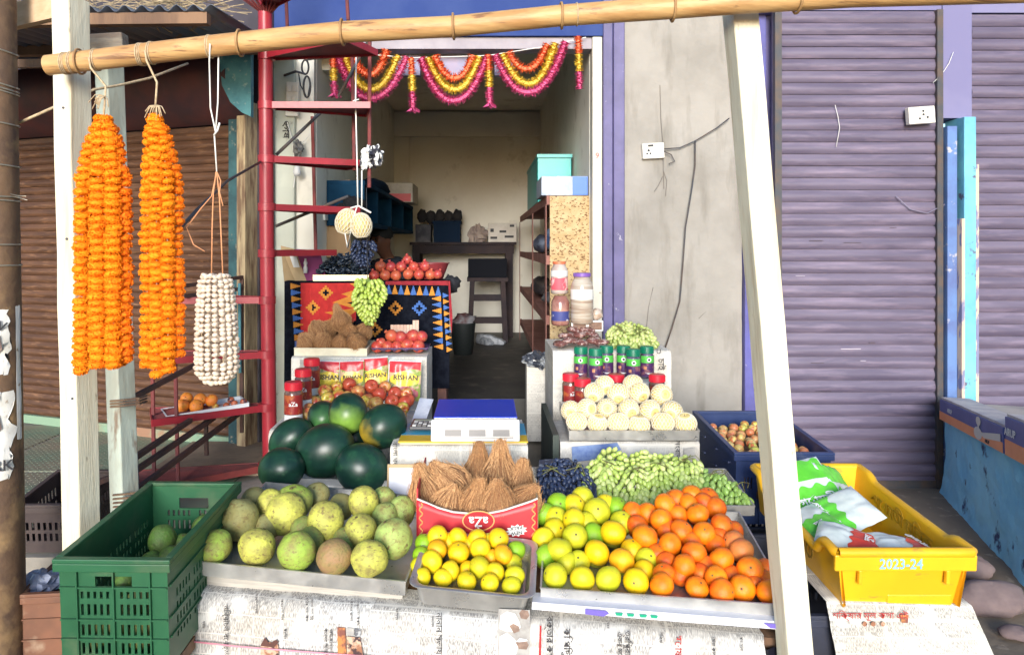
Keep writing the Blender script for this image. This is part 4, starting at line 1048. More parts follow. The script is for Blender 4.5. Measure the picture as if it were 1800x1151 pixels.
for px, py, Y, r, sc, rot, col, lab in (
    (612,726,3.2,.083,(1,1,1.06),(-48,0,0),(.20,.36,.05),'topmost watermelon with a pale green underside'),
    (674,749,3.13,.089,(1.0,1.0,1.14),(-16,62,0),(.62,.40,.02),'watermelon with a yellow patch beside the weighing scale'),
    (568,732,3.36,.068,(1,1,1.15),(-70,0,20),(.05,.15,.04),'small bright green watermelon tucked behind the topmost one'),
    (512,772,3.26,.082,(1,1,1.3),(0,48,0),(.02,.09,.04),'long dark watermelon lying nearest the red stair'),
    (572,792,3.08,.108,(1,1,1.18),(14,70,0),(.015,.06,.03),'largest dark watermelon in the middle of the heap'),
    (495,824,2.98,.083,(1,1,1.14),(20,78,0),(.03,.10,.035),'dark watermelon with a lighter crown above the wood apples'),
    (637,823,2.99,.098,(1,1,1.1),(10,-60,0),(.02,.08,.05),'round dark watermelon beside the blank payment card'),
    (622,772,3.27,.085,(1,1,1),(0,0,0),(.02,.08,.05),'half-hidden dark watermelon under the topmost ones')):
    o = place(WM[0 if px > 560 else 1], 'watermelon', TRS(P(px,py,Y), rot, tuple(r*q for q in sc)), None, col)
    o.color = (*col, .62 if 'yellow patch' in lab else 1)
    tag(o, lab, 'watermelon', 'watermelons heaped on the step')

# ================================================================== CRATES
def perf(mb, W, H, holes, t, mp):
    """flat wall W x H of thickness t with rectangular holes; mp maps (u, depth, v) to a point"""
    xs = sorted({0, W} | {h[i] for h in holes for i in (0,2)}); ys = sorted({0, H} | {h[i] for h in holes for i in (1,3)})
    nx, ny = len(xs)-1, len(ys)-1
    sol = [[True]*ny for _ in range(nx)]
    for h in holes:
        for i in range(nx):
            if xs[i] >= h[0]-1e-9 and xs[i+1] <= h[2]+1e-9:
                for j in range(ny):
                    if ys[j] >= h[1]-1e-9 and ys[j+1] <= h[3]+1e-9: sol[i][j] = False
    idx = {}
    vs = []
    def V(i, j, k):
        if (i,j,k) not in idx: idx[(i,j,k)] = len(vs); vs.append(mp(xs[i], t*k, ys[j]))
        return idx[(i,j,k)]
    fs = []
    S = lambda i, j: 0 <= i < nx and 0 <= j < ny and sol[i][j]
    for i in range(nx):
        for j in range(ny):
            if not sol[i][j]: continue
            fs.append((V(i,j,0),V(i+1,j,0),V(i+1,j+1,0),V(i,j+1,0))); fs.append((V(i,j,1),V(i,j+1,1),V(i+1,j+1,1),V(i+1,j,1)))
            if not S(i-1,j): fs.append((V(i,j,0),V(i,j+1,0),V(i,j+1,1),V(i,j,1)))
            if not S(i+1,j): fs.append((V(i+1,j,0),V(i+1,j,1),V(i+1,j+1,1),V(i+1,j+1,0)))
            if not S(i,j-1): fs.append((V(i,j,0),V(i,j,1),V(i+1,j,1),V(i+1,j,0)))
            if not S(i,j+1): fs.append((V(i,j+1,0),V(i+1,j+1,0),V(i+1,j+1,1),V(i,j+1,1)))
    mb.add(vs, fs)
def slots(x0, x1, z0, z1, nx, nz_, fx=.5, fz=.7):
    out = []
    for i in range(nx):
        for j in range(nz_):
            cw_, ch = (x1-x0)/nx, (z1-z0)/nz_
            out.append((x0+cw_*(i+.5-fx/2), z0+ch*(j+.5-fz/2), x0+cw_*(i+.5+fx/2), z0+ch*(j+.5+fz/2)))
    return out
def crate(label, M, w, l, h, m, group, endh=None, sideh=None, ribs=(), name='plastic_crate', handle=True, vr=(), sideribs=()):
    root = thing(name, label, 'crate', group, M=M); t = .006
    hd = [(w*.33, h-.085, w*.67, h-.05)] if handle else []
    f = MB(); perf(f, w, h-.012, (endh or []) + hd, t, lambda u, d, v: (u, d, v))
    for z in ribs: f.box((.002,-.007,z), (w-.002,.001,z+.0045))
    for x in vr: f.box((x,-.0085,.0), (x+.004,.001,h-.03))
    f.build('end_wall', m, root, local=True)
    b = MB(); perf(b, w, h-.012, (endh or []) + hd, t, lambda u, d, v: (u, l-t+d, v)); b.build('end_wall', m, root, local=True)
    for sx in (0, 1):
        s = MB(); perf(s, l-2*t-.001, h-.012, sideh or [], t, lambda u, d, v: ((w-t if sx else 0)+d, t+.0005+u, v))
        xo = w-.001 if sx else -.005
        for z in ribs: s.box((xo, .01, z), (xo+.006, l-.01, z+.0045))
        for y0, y1, z0, z1 in sideribs: s.bar(((w+.002 if sx else -.002), y0, z0), ((w+.002 if sx else -.002), y1, z1), .01, .006)
        s.build('side_wall', m, root, local=True)
    MB().box((t+.001,t+.001,.002), (w-t-.001,l-t-.001,.008)).build('base', m, root, local=True)
    rm = MB()
    for a0, a1 in (((-.012,-.012,h-.0115),(w+.012,.008,h)), ((-.012,l-.008,h-.0115),(w+.012,l+.012,h)), ((-.012,.0085,h-.0115),(.008,l-.0085,h)), ((w-.008,.0085,h-.0115),(w+.012,l-.0085,h))): rm.box(a0, a1)
    for a0, a1 in (((-.0115,-.0115,h-.034),(w+.0115,-.0075,h-.012)), ((-.0115,-.007,h-.034),(-.0075,l+.0115,h-.012)), ((w+.0075,-.007,h-.034),(w+.0115,l+.0115,h-.012))): rm.box(a0, a1)
    rm.build('rim', m, root, local=True, bevel=.003)
    return root
CG = 'plastic crates around the stall'
gc_m = mat('green crate plastic', (.011,.075,.03), (.016,.098,.04), scale=4, rough=.45, c3=(.10,.13,.07), scale3=6, lo3=.52, hi3=.78)
gx0, gy0 = P(110,985,2.0).x, 2.0
GW, GL, GH = .286, .53, .30
endh = slots(.05,.135,.035,.075,5,1,.45,.75) + slots(.155,.24,.035,.075,5,1,.45,.75) + slots(.05,.135,.085,.125,5,1,.45,.75) + slots(.155,.24,.085,.125,5,1,.45,.75) + slots(.05,.135,.14,.18,5,1,.45,.75) + slots(.155,.24,.14,.18,5,1,.45,.75) + slots(.05,.135,.187,.212,5,1,.45,.75) + slots(.155,.24,.187,.212,5,1,.45,.75)
sideh = []
for k in range(4): sideh += slots(.04+k*.115,.14+k*.115,.05,.2,5,4,.45,.6)
MG_ = frame((gx0, gy0, .335), (1,-.02,0), (.05,1,.06))
crate('deep green plastic crate with a few wood apples', MG_, GW, GL, GH, gc_m, CG, endh, sideh, ribs=(.08,.1325,.219), vr=(.046,.143,.2395))
st = thing('crate_stand', 'timber stand under the green crate', 'stand', loc=(gx0+.14, 2.25, 0))
MB().box((gx0+.0,2.02,.29), (gx0+.28,2.5,.325)).build('board', M_wood, st)
for x in (.02,.22):
    for y in (2.04,2.42): MB().box((gx0+x,y,0), (gx0+x+.05,y+.05,.289)).build('leg', M_wood, st)
rng = random.Random(21)
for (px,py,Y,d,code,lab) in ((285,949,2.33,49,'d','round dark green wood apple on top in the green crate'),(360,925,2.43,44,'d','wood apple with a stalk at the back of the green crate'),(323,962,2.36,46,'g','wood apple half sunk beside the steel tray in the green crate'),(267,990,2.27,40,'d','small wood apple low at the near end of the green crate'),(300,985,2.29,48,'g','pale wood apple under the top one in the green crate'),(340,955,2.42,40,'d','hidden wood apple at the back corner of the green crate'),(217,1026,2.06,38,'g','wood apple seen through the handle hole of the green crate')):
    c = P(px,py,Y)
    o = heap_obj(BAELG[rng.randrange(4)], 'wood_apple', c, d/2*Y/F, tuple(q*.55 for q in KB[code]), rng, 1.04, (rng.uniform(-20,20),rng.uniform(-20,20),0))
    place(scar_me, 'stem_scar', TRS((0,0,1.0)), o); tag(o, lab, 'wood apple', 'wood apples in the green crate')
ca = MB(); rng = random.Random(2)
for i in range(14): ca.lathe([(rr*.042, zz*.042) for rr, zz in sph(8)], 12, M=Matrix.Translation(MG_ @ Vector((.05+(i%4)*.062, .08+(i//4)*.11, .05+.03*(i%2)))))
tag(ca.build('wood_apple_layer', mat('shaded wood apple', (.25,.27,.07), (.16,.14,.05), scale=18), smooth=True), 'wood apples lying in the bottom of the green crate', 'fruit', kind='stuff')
# brown crates at the far left
bc_m = mat('brown crate plastic', (.2,.08,.04), (.13,.055,.03), scale=5, rough=.6, c3=(.3,.2,.13), scale3=9, lo3=.6, hi3=.75)
MBc = frame((P(38,1056,2.55).x, 2.55, .0), (1,.1,0), (-.1,1,0))
crate('low brown crate on the ground beside the wire-wrapped pole', MBc, .20, .5, .28, bc_m, CG, ribs=(.05,.12,.19), handle=False)
db_m = mat('dark brown crate plastic', (.045,.03,.03), (.07,.05,.045), scale=6, rough=.6)
MBd = frame((P(38,985,3.0).x, 2.98, .243), (1,.02,0), (0,1,.12))
crate('dark slotted crate on the veranda behind the low brown crate', MBd, .24, .32, .2, db_m, CG, slots(.03,.21,.04,.13,8,2,.5,.7), slots(.03,.28,.04,.15,10,2,.5,.7), handle=False)
bagm = MB(); rng = random.Random(9)
def blob(mb, c, rx, ry, rz, seed, n=18, m=10, amp=.25, fs_=2.2):
    vs, fs = [], []
    for i in range(m+1):
        th = math.pi*i/m
        for j in range(n):
            ph = 2*math.pi*j/n; d = Vector((math.sin(th)*math.cos(ph), math.sin(th)*math.sin(ph), math.cos(th)))
            k = 1 + amp*nz(d, fs_, seed) + amp*.5*abs(nz(d, fs_*2.4, seed+3))
            vs.append((c[0]+d.x*rx*k, c[1]+d.y*ry*k, c[2]+d.z*rz*k))
    for i in range(m):
        for j in range(n): fs.append((i*n+j, (i+1)*n+j, (i+1)*n+(j+1)%n, i*n+(j+1)%n))
    mb.add(vs, fs)
c = P(70,1036,2.68); blob(bagm, (c.x,c.y,.245), .07, .1, .045, 4, 24, 14, .5, 3)
tag(bagm.build('plastic_bag', mat('blue-grey bag', (.2,.23,.32), (.34,.37,.46), scale=12, rough=.3)), 'crumpled blue-grey plastic bag in the low brown crate', 'bag')

# dark blue crate of plums, black crates, yellow crate
bl_m = mat('navy crate plastic', (.018,.035,.11), (.028,.05,.14), scale=5, rough=.4, c3=(.09,.11,.17), scale3=8, lo3=.6, hi3=.8)
BW, BL, BH = .385, .60, .30
MBl = frame((P(1292,792,3.1).x, 3.1, P(0,792,3.1).z-BH), (1,0,0), (-.03,1,.06))
sr = []
for k in range(3):
    for j in range(3): sr.append((.08+k*.17, .16+k*.17, .06+j*.075+.02, .06+j*.075))
crate('navy blue crate of small plums behind the leaning post', MBl, BW, BL, BH, bl_m, CG, slots(.08,.30,.10,.14,12,1,.4,.8)+slots(.08,.30,.16,.2,12,1,.4,.8)+slots(.315,.36,.10,.2,3,1,.4,.85)+slots(.03,.07,.14,.2,3,1,.4,.85), [], vr=(.095,.19,.285), handle=False, sideribs=sr)
bk_m = mat('black crate plastic', (.02,.022,.035), (.03,.035,.06), scale=6, rough=.5)
crate('black crate under the navy blue crate', frame((P(1292,792,3.1).x, 3.08, .0), (1,0,0), (0,1,0)), .39, .6, .305, bk_m, CG, slots(.05,.34,.08,.2,10,2,.4,.7), slots(.05,.5,.08,.2,14,2,.4,.7))
kx = P(1422,1000,2.3).x
crate('black perforated crate beside the orange tray under the yellow crate', frame((kx-.03, 2.24, .03), (1,0,0), (0,1,0)), .40, .62, .33, bk_m, CG, slots(.05,.34,.08,.2,10,3,.4,.7), slots(.05,.5,.05,.28,16,5,.35,.4))
plm_m = mat('plum skin', (.55,.35,.1), (.5,.13,.05), scale=1.2, lo=.45, hi=.62, objcol=True, rough=.35, spec=.4)
PLM = fruit_mesh('plum', sph(10, .97, .05), plm_m, 14)
rng = random.Random(33); k = 0
pos = []
for a in range(900):
    x = rng.uniform(.03,BW-.03); y = rng.uniform(.03,BL-.12)
    if all((x-p[0])**2+(y-p[1])**2 > .039**2 for p in pos): pos.append((x,y))
pos.sort(key=lambda q: (round(q[1]/.045), q[0])); cnt = {}
for x, y in pos:
    row = int(round(y/.045)); cnt[row] = cnt.get(row,0)+1
    c = MBl @ Vector((x, y, BH-.055 + .02*math.sin(x*8)+rng.uniform(-.008,.008)))
    col = rng.choice([(.62,.46,.14),(.56,.42,.16),(.5,.2,.09),(.5,.5,.1),(.6,.35,.14)])
    o = heap_obj(PLM, 'plum', c, rng.uniform(.018,.0225), col, rng)
    tag(o, 'plum in the navy crate, %s row from the near rim, %s from the pears' % (ORD[min(row,19)], ORD[min(cnt[row]-1,19)]), 'plum', 'plums in the navy crate')
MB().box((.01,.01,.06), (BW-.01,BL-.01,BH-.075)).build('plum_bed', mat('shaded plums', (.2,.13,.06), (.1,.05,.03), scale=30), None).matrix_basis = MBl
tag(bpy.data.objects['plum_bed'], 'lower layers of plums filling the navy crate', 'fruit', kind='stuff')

# yellow crate
ye_m = mat('yellow crate plastic', (.80,.44,.012), (.72,.37,.01), scale=3, rough=.4, spec=.5, c3=(.52,.27,.03), scale3=14, lo3=.62, hi3=.72, stretch3=(1,1,3), bump=.05, bscale=30)
YM = frame(P(1468,1067,2.2) , (1,.0,0), (.0,1,.075))
yc = thing('milk_crate', 'bright yellow plastic tub crate marked 2023-24', 'crate', CG, M=YM)
YW, YL, YH = .385, .66, .168
def ywall(prof, side):
    """prof: list of (along, top z); double-skinned tapered wall"""
    mb = MB(); t = .009; vs = []; n = len(prof)
    for u, z in prof:
        for d, zz in ((.022,0),(.0,z),(t,z),(.022+t,.004)):
            if side == 'f': p = (u if d < .02 else min(max(u,.022),YW-.022), d, zz)
            elif side == 'b': p = (u if d < .02 else min(max(u,.022),YW-.022), YL-d, zz)
            elif side == 'l': p = (d, u, zz)
            else: p = (YW-d, u, zz)
            vs.append(p)
    fs = [(i*4+q, (i+1)*4+q, (i+1)*4+(q+1)%4, i*4+(q+1)%4) for i in range(n-1) for q in range(4)]
    mb.add(vs, fs); return mb
flat = lambda L: [(L*i/8, YH) for i in range(9)]
def dip(L, deep):
    out = []
    for i in range(31):
        u = L*i/30; a = min(1, max(0,(u-.07)/.05)); b = min(1, max(0,(L-.07-u)/.05)); k = min(a,b); k = k*k*(3-2*k)
        out.append((u, YH - deep*k))
    return out
ywall(flat(YW),'f').build('end_wall', ye_m, yc, local=True, smooth=40); ywall(flat(YW),'b').build('end_wall', ye_m, yc, local=True, smooth=40)
ywall(dip(YL,.045),'l').build('side_wall', ye_m, yc, local=True, smooth=40); ywall(dip(YL,.02),'r').build('side_wall', ye_m, yc, local=True, smooth=40)
MB().box((.024,.024,.0), (YW-.024,YL-.024,.007)).build('base', ye_m, yc, local=True)
rm = MB()
def rimpath(pr, fx): return [fx(u, z) for u, z in pr]
loop = rimpath(flat(YW), lambda u,z: (u,-.006,z)) + rimpath(dip(YL,.02), lambda u,z: (YW+.006,u,z)) + rimpath(flat(YW)[::-1], lambda u,z: (u,YL+.006,z)) + rimpath(dip(YL,.045)[::-1], lambda u,z: (-.006,u,z))
loop.append(loop[0]); rm.tube(loop, .0145, 10, caps=False); rm.build('rim', ye_m, yc, local=True, smooth=50)
fl = MB(); fl.box((-.012,-.016,YH-.052), (YW+.012,-.001,YH-.004)); fl.box((.06,-.012,YH-.095), (.072,.004,YH-.05)); fl.box((YW-.072,-.012,YH-.095), (YW-.06,.004,YH-.05)); fl.box((.16,.016,-.016), (YW-.035,.03,.03))
fl.build('front_flange', ye_m, yc, local=True, bevel=.004)
text('2023-24', .042, mat('pale blue paint', (.18,.4,.6), (.3,.5,.62), scale=40, rough=.6), YM @ TRS((YW*.46,-.0172,YH-.03), (90,0,0)), yc, 'painted_year', bold=True, squeeze=.9)
text('GO', .07, mat('dark stamped paint', (.25,.14,.01), rough=.6), YM @ TRS((-.0035+.0,.2,.085), (90,0,-90)), yc, 'stamped_name', bold=True)
text('গোমতী মিল্ক', .06, mat('faint stamped paint', (.55,.29,.012), rough=.6), YM @ TRS((YW-.018,.33,.11), (90,0,-90)), yc, 'stamped_name', bold=True)
# milk pouches
gp = mat('green pouch print', (.10,.48,.03), (.13,.55,.05), scale=20, rough=.25, spec=.6)
wp = mat('white pouch film', (.62,.66,.63), (.52,.57,.54), scale=20, rough=.22, spec=.6)
rdp = mat('red pouch print', (.62,.06,.03), (.55,.05,.03), scale=20, rough=.25, spec=.6)
def pouch(label, M, w, l, thick, pr, words, seed, two=True):
    root = thing('milk_pouch', label, 'pouch', 'milk pouches in the yellow crate', M=M)
    def fnp(sg):
        def f(s, t):
            x = (s-.5)*w; y = (t-.5)*l
            e = (max(0,1-(2*s-1)**4)*max(0,1-(2*t-1)**4))**.6
            return Vector((x, y, sg*thick*e*(1+.25*nz((s*3,t*3,seed),1.2)) + .004*nz((s*6,t*5,seed),1.3))), (s, t)
        return f
    mb = MB(); mb.sheet(fnp(1), 18, 22); mb.build('film', wp, root, local=True, smooth=True)
    mb = MB(); mb.sheet(fnp(-1), 18, 22); mb.f = [f[::-1] for f in mb.f]; mb.build('film', wp, root, local=True, smooth=True)
    def band(t0, t1):
        mb = MB()
        def f(s, t):
            tt = t0 + (t1-t0)*t + .03*math.sin(s*22)*(1 if t > .9 else 0); p, _ = fnp(1)(.03+s*.94, tt); p.z += .0016; return p, (s,t)
        mb.sheet(f, 26, 8); mb.build('printed_band', pr, root, local=True, smooth=True)
    band(.05,.5)
    if two: band(.6,.95)
    p, _ = fnp(1)(.5,.26)
    text(words, w*.22, M_white, M @ TRS((0,p.y,p.z+.006)), root, 'pouch_lettering', bold=True)
pouch('flat green and white milk pouch leaning at the back of the yellow crate', YM @ TRS((.12,.47,.16),(30,-8,8)), .2, .25, .016, gp, 'গোমতী', 2)
pouch('plump green and white milk pouch in front of the leaning one', YM @ TRS((.16,.32,.135),(22,14,-75)), .17, .22, .026, gp, 'গোমতী', 5, False)
pouch('green and white milk pouch against the far wall of the yellow crate', YM @ TRS((.24,.5,.14),(40,20,30)), .14, .22, .02, gp, 'দুধ', 7)
pouch('red and white milk pouch at the near end of the yellow crate', YM @ TRS((.10,.13,.135),(10,-6,60)), .13, .19, .026, rdp, 'দুধ', 9, False)
pouch('red-banded milk pouch pressed against the front wall', YM @ TRS((.25,.11,.125),(12,4,95)), .13, .19, .026, rdp, 'গোমতী', 12, False)
pouch('plain side of a milk pouch near the rim dip of the yellow crate', YM @ TRS((.05,.27,.13),(0,-24,10)), .12, .18, .02, gp, 'দুধ', 15, False)
# box under the yellow crate with newspaper hanging down
ub = thing('newspaper_sheet', 'newspaper with a headline box hanging under the yellow crate', 'newspaper', 'newspapers over the front table', loc=P(1590,1100,2.2))
def uns(s, t):
    a = P(1452,1056,2.215); b = P(1708,1064,2.215); c_ = P(1478,1200,2.18); d_ = P(1770,1200,2.2)
    if t < .25:
        k = t/.25; p = a.lerp(b,s) + Vector((0,.3*(1-k),.014*(1-k)))
    else:
        k = (t-.25)/.75; p = a.lerp(b,s).lerp(c_.lerp(d_,s), k)
    p.y += .004*nz((s*5,t*5,1),1.5)
    return p, (s*.5, -t*.4)
mb = MB(); mb.sheet(uns, 30, 36); mb.build('paper', news_mat('newsprint 9', (.66,.64,.58), seed=5.2), ub, smooth=True)
text('শিক্ষার মূল কথা এই', .026, INKR, face_cam(P(1530,1082,2.2)), ub, 'headline')
for x in (1520,1535,1552): MB().lathe([(.007,0),(.007,.0006)], 14, M=face_cam(P(x,1096,2.2))).build('photo_print', ph1, ub)
MB().add([P(1583,1080,2.2),P(1597,1080,2.2),P(1596,1094,2.2),P(1585,1094,2.2)], [(0,1,2,3)]).build('photo_print', ph2, ub)
ubx = MB().box((P(1458,0,2.24).x, 2.262, 0), (P(1702,0,2.24).x, 2.9, .026)).build('floor_board', M_wood)
tag(ubx, 'board on the ground under the black crate and yellow crate', 'board')
# ================================================================== STEPPED BOXES COVERED WITH NEWSPAPER
def nbox(label, x0, x1, y0, y1, z0, z1, seed, r=.025, tint=(.74,.70,.62), ink=.42, skew=0.0):
    root = thing('newspaper_covered_box', label, 'box', 'newspaper-covered display boxes', loc=((x0+x1)/2, y0, z0))
    prof = [(y1, z1), ((y0+y1)/2, z1)] + [(y0 + r - math.sin(a)*r, z1 - r + math.cos(a)*r) for a in [math.pi/2*i/6 for i in range(7)]]
    n = 10
    prof += [(y0, z1 - r + (z0-(z1-r))*i/n) for i in range(1, n+1)]
    ds = [0]
    for i in range(1, len(prof)): ds.append(ds[-1] + math.hypot(prof[i][0]-prof[i-1][0], prof[i][1]-prof[i-1][1]))
    mb = MB(); K = len(prof)-1
    def f(s, t):
        i = int(round(t*K)); y, z = prof[i]; x = x0 + (x1-x0)*s
        k = .004*nz((x*6, ds[i]*6, seed), 1) + .003*nz((x*17, ds[i]*11, seed), 1)
        return Vector((x + skew*(z1-z), y - (k if i > 4 else 0), z + (abs(k)*.6 if i <= 4 else 0))), (x, -ds[i])
    mb.sheet(f, 24, K)
    m = news_mat('box newsprint %d' % seed, tint, seed*.37, ink)
    mb.build('paper', m, root, smooth=True)
    for x, sg in ((x0,1),(x1,-1)):
        sd = MB(); b = 0
        vs = [Vector((x, y, z)) for y, z in prof] + [Vector((x, y1, z0))]
        if sg < 0: vs = vs[::-1]
        for i, p in enumerate(vs): sd.uv[i] = (p.y, p.z)
        sd.add(vs, [tuple(range(len(vs)))]); sd.build('side_paper', m, root)
    return root
nb2 = nbox('newspaper step under the watermelons', P(456,862,2.86).x, P(695,862,2.86).x, 2.87, 3.40, 0, .478, 11)
nb3 = nbox('newspaper step under the apples tray', P(472,742,3.42).x, P(742,742,3.42).x, 3.42, 3.95, 0, .615, 12, .035)
nb4 = nbox('newspaper box behind the red noodle packets', P(512,625,3.96).x, P(750,625,3.96).x, 3.96, 4.38, .0, .868, 13, .02)
nbs = nbox('newspaper block under the weighing scale', P(686,785,2.96).x, P(928,785,2.96).x, 2.96, 3.42, 0, .665, 14, .02)
nbr3 = nbox('newspaper step under the netted pears', P(985,772,3.22).x, P(1230,772,3.22).x, 3.22, 3.62, 0, .615, 15, .015, (.6,.58,.54))
nbr4 = nbox('tall newspaper box at the back of the pears', P(972,612,3.92).x, P(1180,612,3.92).x, 3.92, 4.42, 0, .905, 16, .03)
nbj = nbox('narrow newspaper ledge carrying the green-lidded jars', P(1008,668,3.74).x, P(1160,668,3.74).x, 3.74, 3.91, 0, .775, 17, .012)
side_dark = MB().box((P(985,772,3.22).x-.03, 3.24, .05), (P(985,772,3.22).x-.004, 3.9, .64)).build('dark_board', mat('dark green board', (.02,.035,.03), (.035,.05,.04), scale=6, rough=.5))
tag(side_dark, 'dark board standing at the doorway side of the pear step', 'board')
blp = MB().add([P(1005,785,3.205), P(1085,778,3.205), P(1092,790,3.205), P(1060,806,3.205), P(1006,812,3.205)], [(0,1,2,3,4)]).build('printed_picture', mat('blue newspaper picture', (.08,.13,.32), (.2,.28,.45), scale=14, rough=.8), nbr3)
MB().add([P(1202,788,3.205), P(1222,786,3.205), P(1223,806,3.205), P(1203,808,3.205)], [(0,1,2,3)]).build('printed_picture', gry, nbr3)
text('সংবাদ', .03, INK, face_cam(P(1191,790,3.204), roll=-90), nbr3, 'headline')
text('চাই', .045, INK, face_cam(P(1162,640,3.905), roll=-90), nbr4, 'headline'); text('U', .035, INK, face_cam(P(1158,618,3.905)), nbr4, 'headline')
MB().add([P(527,632,3.95), P(551,632,3.95), P(550,655,3.95), P(528,655,3.95)], [(0,1,2,3)]).build('printed_picture', gry, nb4)
text('বাংলা খবর', .024, INK, face_cam(P(694,800,2.945), roll=-90), nbs, 'headline')

# steel trays of the upper steps
tray('shallow steel tray under the watermelons', P(462,862,2.85), P(690,868,2.84), .12, .03, .1, TRG)
tray('steel tray of apples', P(517,742,3.45), P(712,760,3.40), .44, .035, .08, TRG)
tray('steel tray of green grapes and black grapes', P(940,886,2.72), P(1326,889,2.72), .34, .035, .1, TRG)
tray('steel tray of netted pears', P(1000,757,3.2), P(1229,757,3.2), .40, .04, .1, TRG)
tray('white tray of husked coconuts on the newspaper box', P(517,612,4.0), P(645,613,4.0), .3, .042, .02, TRG, 'wooden_tray', mat('cream painted tray', (.72,.66,.5), (.6,.53,.38), scale=9, rough=.6), .006)
tray('steel tray of black grapes on the rug-covered table', P(550,484,4.42), P(648,484,4.42), .3, .042, .0, TRG, 'steel_tray', mat('brassy tray', (.6,.5,.33), (.45,.38,.26), scale=12, rough=.35, metal=.9), .003)

# ---- apples
ap_m = mat('apple skin', (.5,.4,.06), (.42,.05,.025), scale=1.1, lo=.40, hi=.64, objcol=True, rough=.3, spec=.5, stretch=(1,1,.6), coat=.1)
APP = fruit_mesh('apple', [(.004,-.78),(.1,-.8),(.28,-.87),(.5,-.82),(.72,-.6),(.9,-.22),(.99,.2),(.94,.55),(.76,.82),(.5,.93),(.28,.9),(.14,.8),(.06,.68),(.004,.66)], ap_m, 20)
stk_me = MB().tube([(0,0,.66),(.03,0,.85),(.08,0,1.08)], [.035,.03,.045], 6).mesh('stalk', M_wood)
apl = cv([(505,390,88,'Y','pale yellow'),(525,430,85,'Y','yellow'),(585,360,80,'Y','yellow'),(660,342,92,'R','red'),(600,412,85,'Y','yellow'),(720,390,92,'O','golden'),(800,360,92,'R','red'),(855,405,95,'R','red'),(832,465,95,'O','golden'),(780,440,80,'O','golden'),(957,405,92,'R','red'),(930,450,90,'R','red'),(1020,452,88,'R','red'),(1000,492,82,'Y','yellow-green'),(1027,402,80,'O','golden'),(990,538,76,'Y','yellow'),(440,455,84,'O','tan'),(395,532,90,'O','tan'),(447,542,80,'O','tan'),(412,500,80,'O','tan'),(760,455,70,'Y','yellow'),(690,440,80,'O','golden'),(890,360,70,'O','golden'),(1040,440,80,'R','red'),(650,420,70,'O','golden'),(920,510,80,'O','golden')], 430, 580, 3.6)
KA = {'Y': (.62,.50,.08), 'R': (.5,.09,.04), 'O': (.64,.36,.10)}
rng = random.Random(17); rows = rows_of(apl, 13)
for ri, row in enumerate(rows):
    for ci, (px, py, d, code, word) in enumerate(row):
        c = on_plane(px, py, .675, 3.52, .34); r = max(d,22)/2*c.y/F
        o = heap_obj(APP, 'apple', c, r, tuple(q*rng.uniform(.9,1.1) for q in KA[code]), rng, 1, (rng.uniform(40,130), rng.uniform(-30,30), rng.uniform(-60,60)))
        place(stk_me, 'stalk', Matrix.Identity(4), o)
        tag(o, '%s apple in the steel tray, %s, %s from the red-lidded jars' % (word, row_words(ri,len(rows)), ORD[ci]), 'apple', 'apples in the steel tray')
# ---- pomegranates
pg_m = mat('pomegranate rind', (.5,.07,.04), (.55,.18,.07), scale=1.3, lo=.48, hi=.72, objcol=True, rough=.35, c3=(.3,.1,.05), scale3=9, lo3=.64, hi3=.7)
POM = fruit_mesh('pomegranate', [(.004,-.95),(.3,-.92),(.62,-.75),(.9,-.35),(1,.05),(.9,.45),(.66,.76),(.4,.92),(.24,.98),(.22,1.12),(.33,1.3),(.29,1.3),(.17,1.12),(.1,1.02),(.004,1.0)], pg_m, 18, .03)
def poms(lst, ox, oy, s, Y, where, seed, tilt):
    rng = random.Random(seed); rows = rows_of([(ox+x/s, oy+y/s, d/s) for x, y, d in lst], 9)
    for ri, row in enumerate(rows):
        for ci, (px, py, d) in enumerate(row):
            c = P(px, py, Y + .03*ri); col = rng.choice([(.5,.06,.045),(.54,.1,.05),(.45,.05,.05)])
            o = heap_obj(POM, 'pomegranate', c, d/2*c.y/F*1.05, col, rng, 1, (tilt + rng.uniform(-25,25), rng.uniform(-25,25), rng.uniform(0,360)))
            tag(o, 'red pomegranate %s, %s, %s from the stair' % (where, row_words(ri, 3 if len(rows) == 3 else 9), ORD[ci]), 'pomegranate', 'pomegranates ' + where)
poms([(595,1060,112),(712,1055,115),(825,1060,112),(955,1045,112),(1070,1050,110),(1190,1050,105),(1270,1045,95),(660,960,118),(770,965,110),(880,965,112),(1015,965,108),(1135,960,112),(945,892,100)], 560, 310, 6.06, 4.5, 'on the rug-covered table', 3, 0)
poms([(838,1115,75),(905,1112,70),(965,1112,72),(1030,1100,75),(1100,1112,80),(930,1045,78),(985,1055,80),(1065,1045,80),(1120,1050,72),(865,1088,60)], 430, 300, 3.6, 4.08, 'in the moulded tray', 4, 80)
bk = MB(); c = P(757,492,4.62); bk.lathe([(.07,0),(.075,.002),(.11,.095),(.116,.096),(.116,.1),(.106,.1),(.072,.006),(.01,.006)], 24, M=Matrix.Translation((c.x, c.y, 1.246)))
tag(bk.build('plastic_basket', mat('maroon plastic', (.22,.03,.035), rough=.4), smooth=40), 'maroon plastic basket behind the pomegranates on the table', 'basket')
mt_ = MB()
def mtf(s, t):
    a = P(653,618,4.02); b = P(752,618,4.02); p = a.lerp(b, s); u = abs(math.sin(s*math.pi*5))
    return Vector((p.x, 4.02+.2*t, .872 + (.034 if t in (0,1) or s in (0,1) else .012+.012*u))), (s,t)
mt_.sheet(mtf, 40, 6)
tag(mt_.build('moulded_tray', mat('purple moulded tray', (.12,.07,.16), rough=.35), smooth=True, solid=.003), 'purple moulded fruit tray holding pomegranates on the newspaper box', 'tray', TRG)
pb = thing('biscuit_packet', 'clear packet of wafer sticks standing behind the pomegranates', 'packet', loc=P(715,595,4.2))
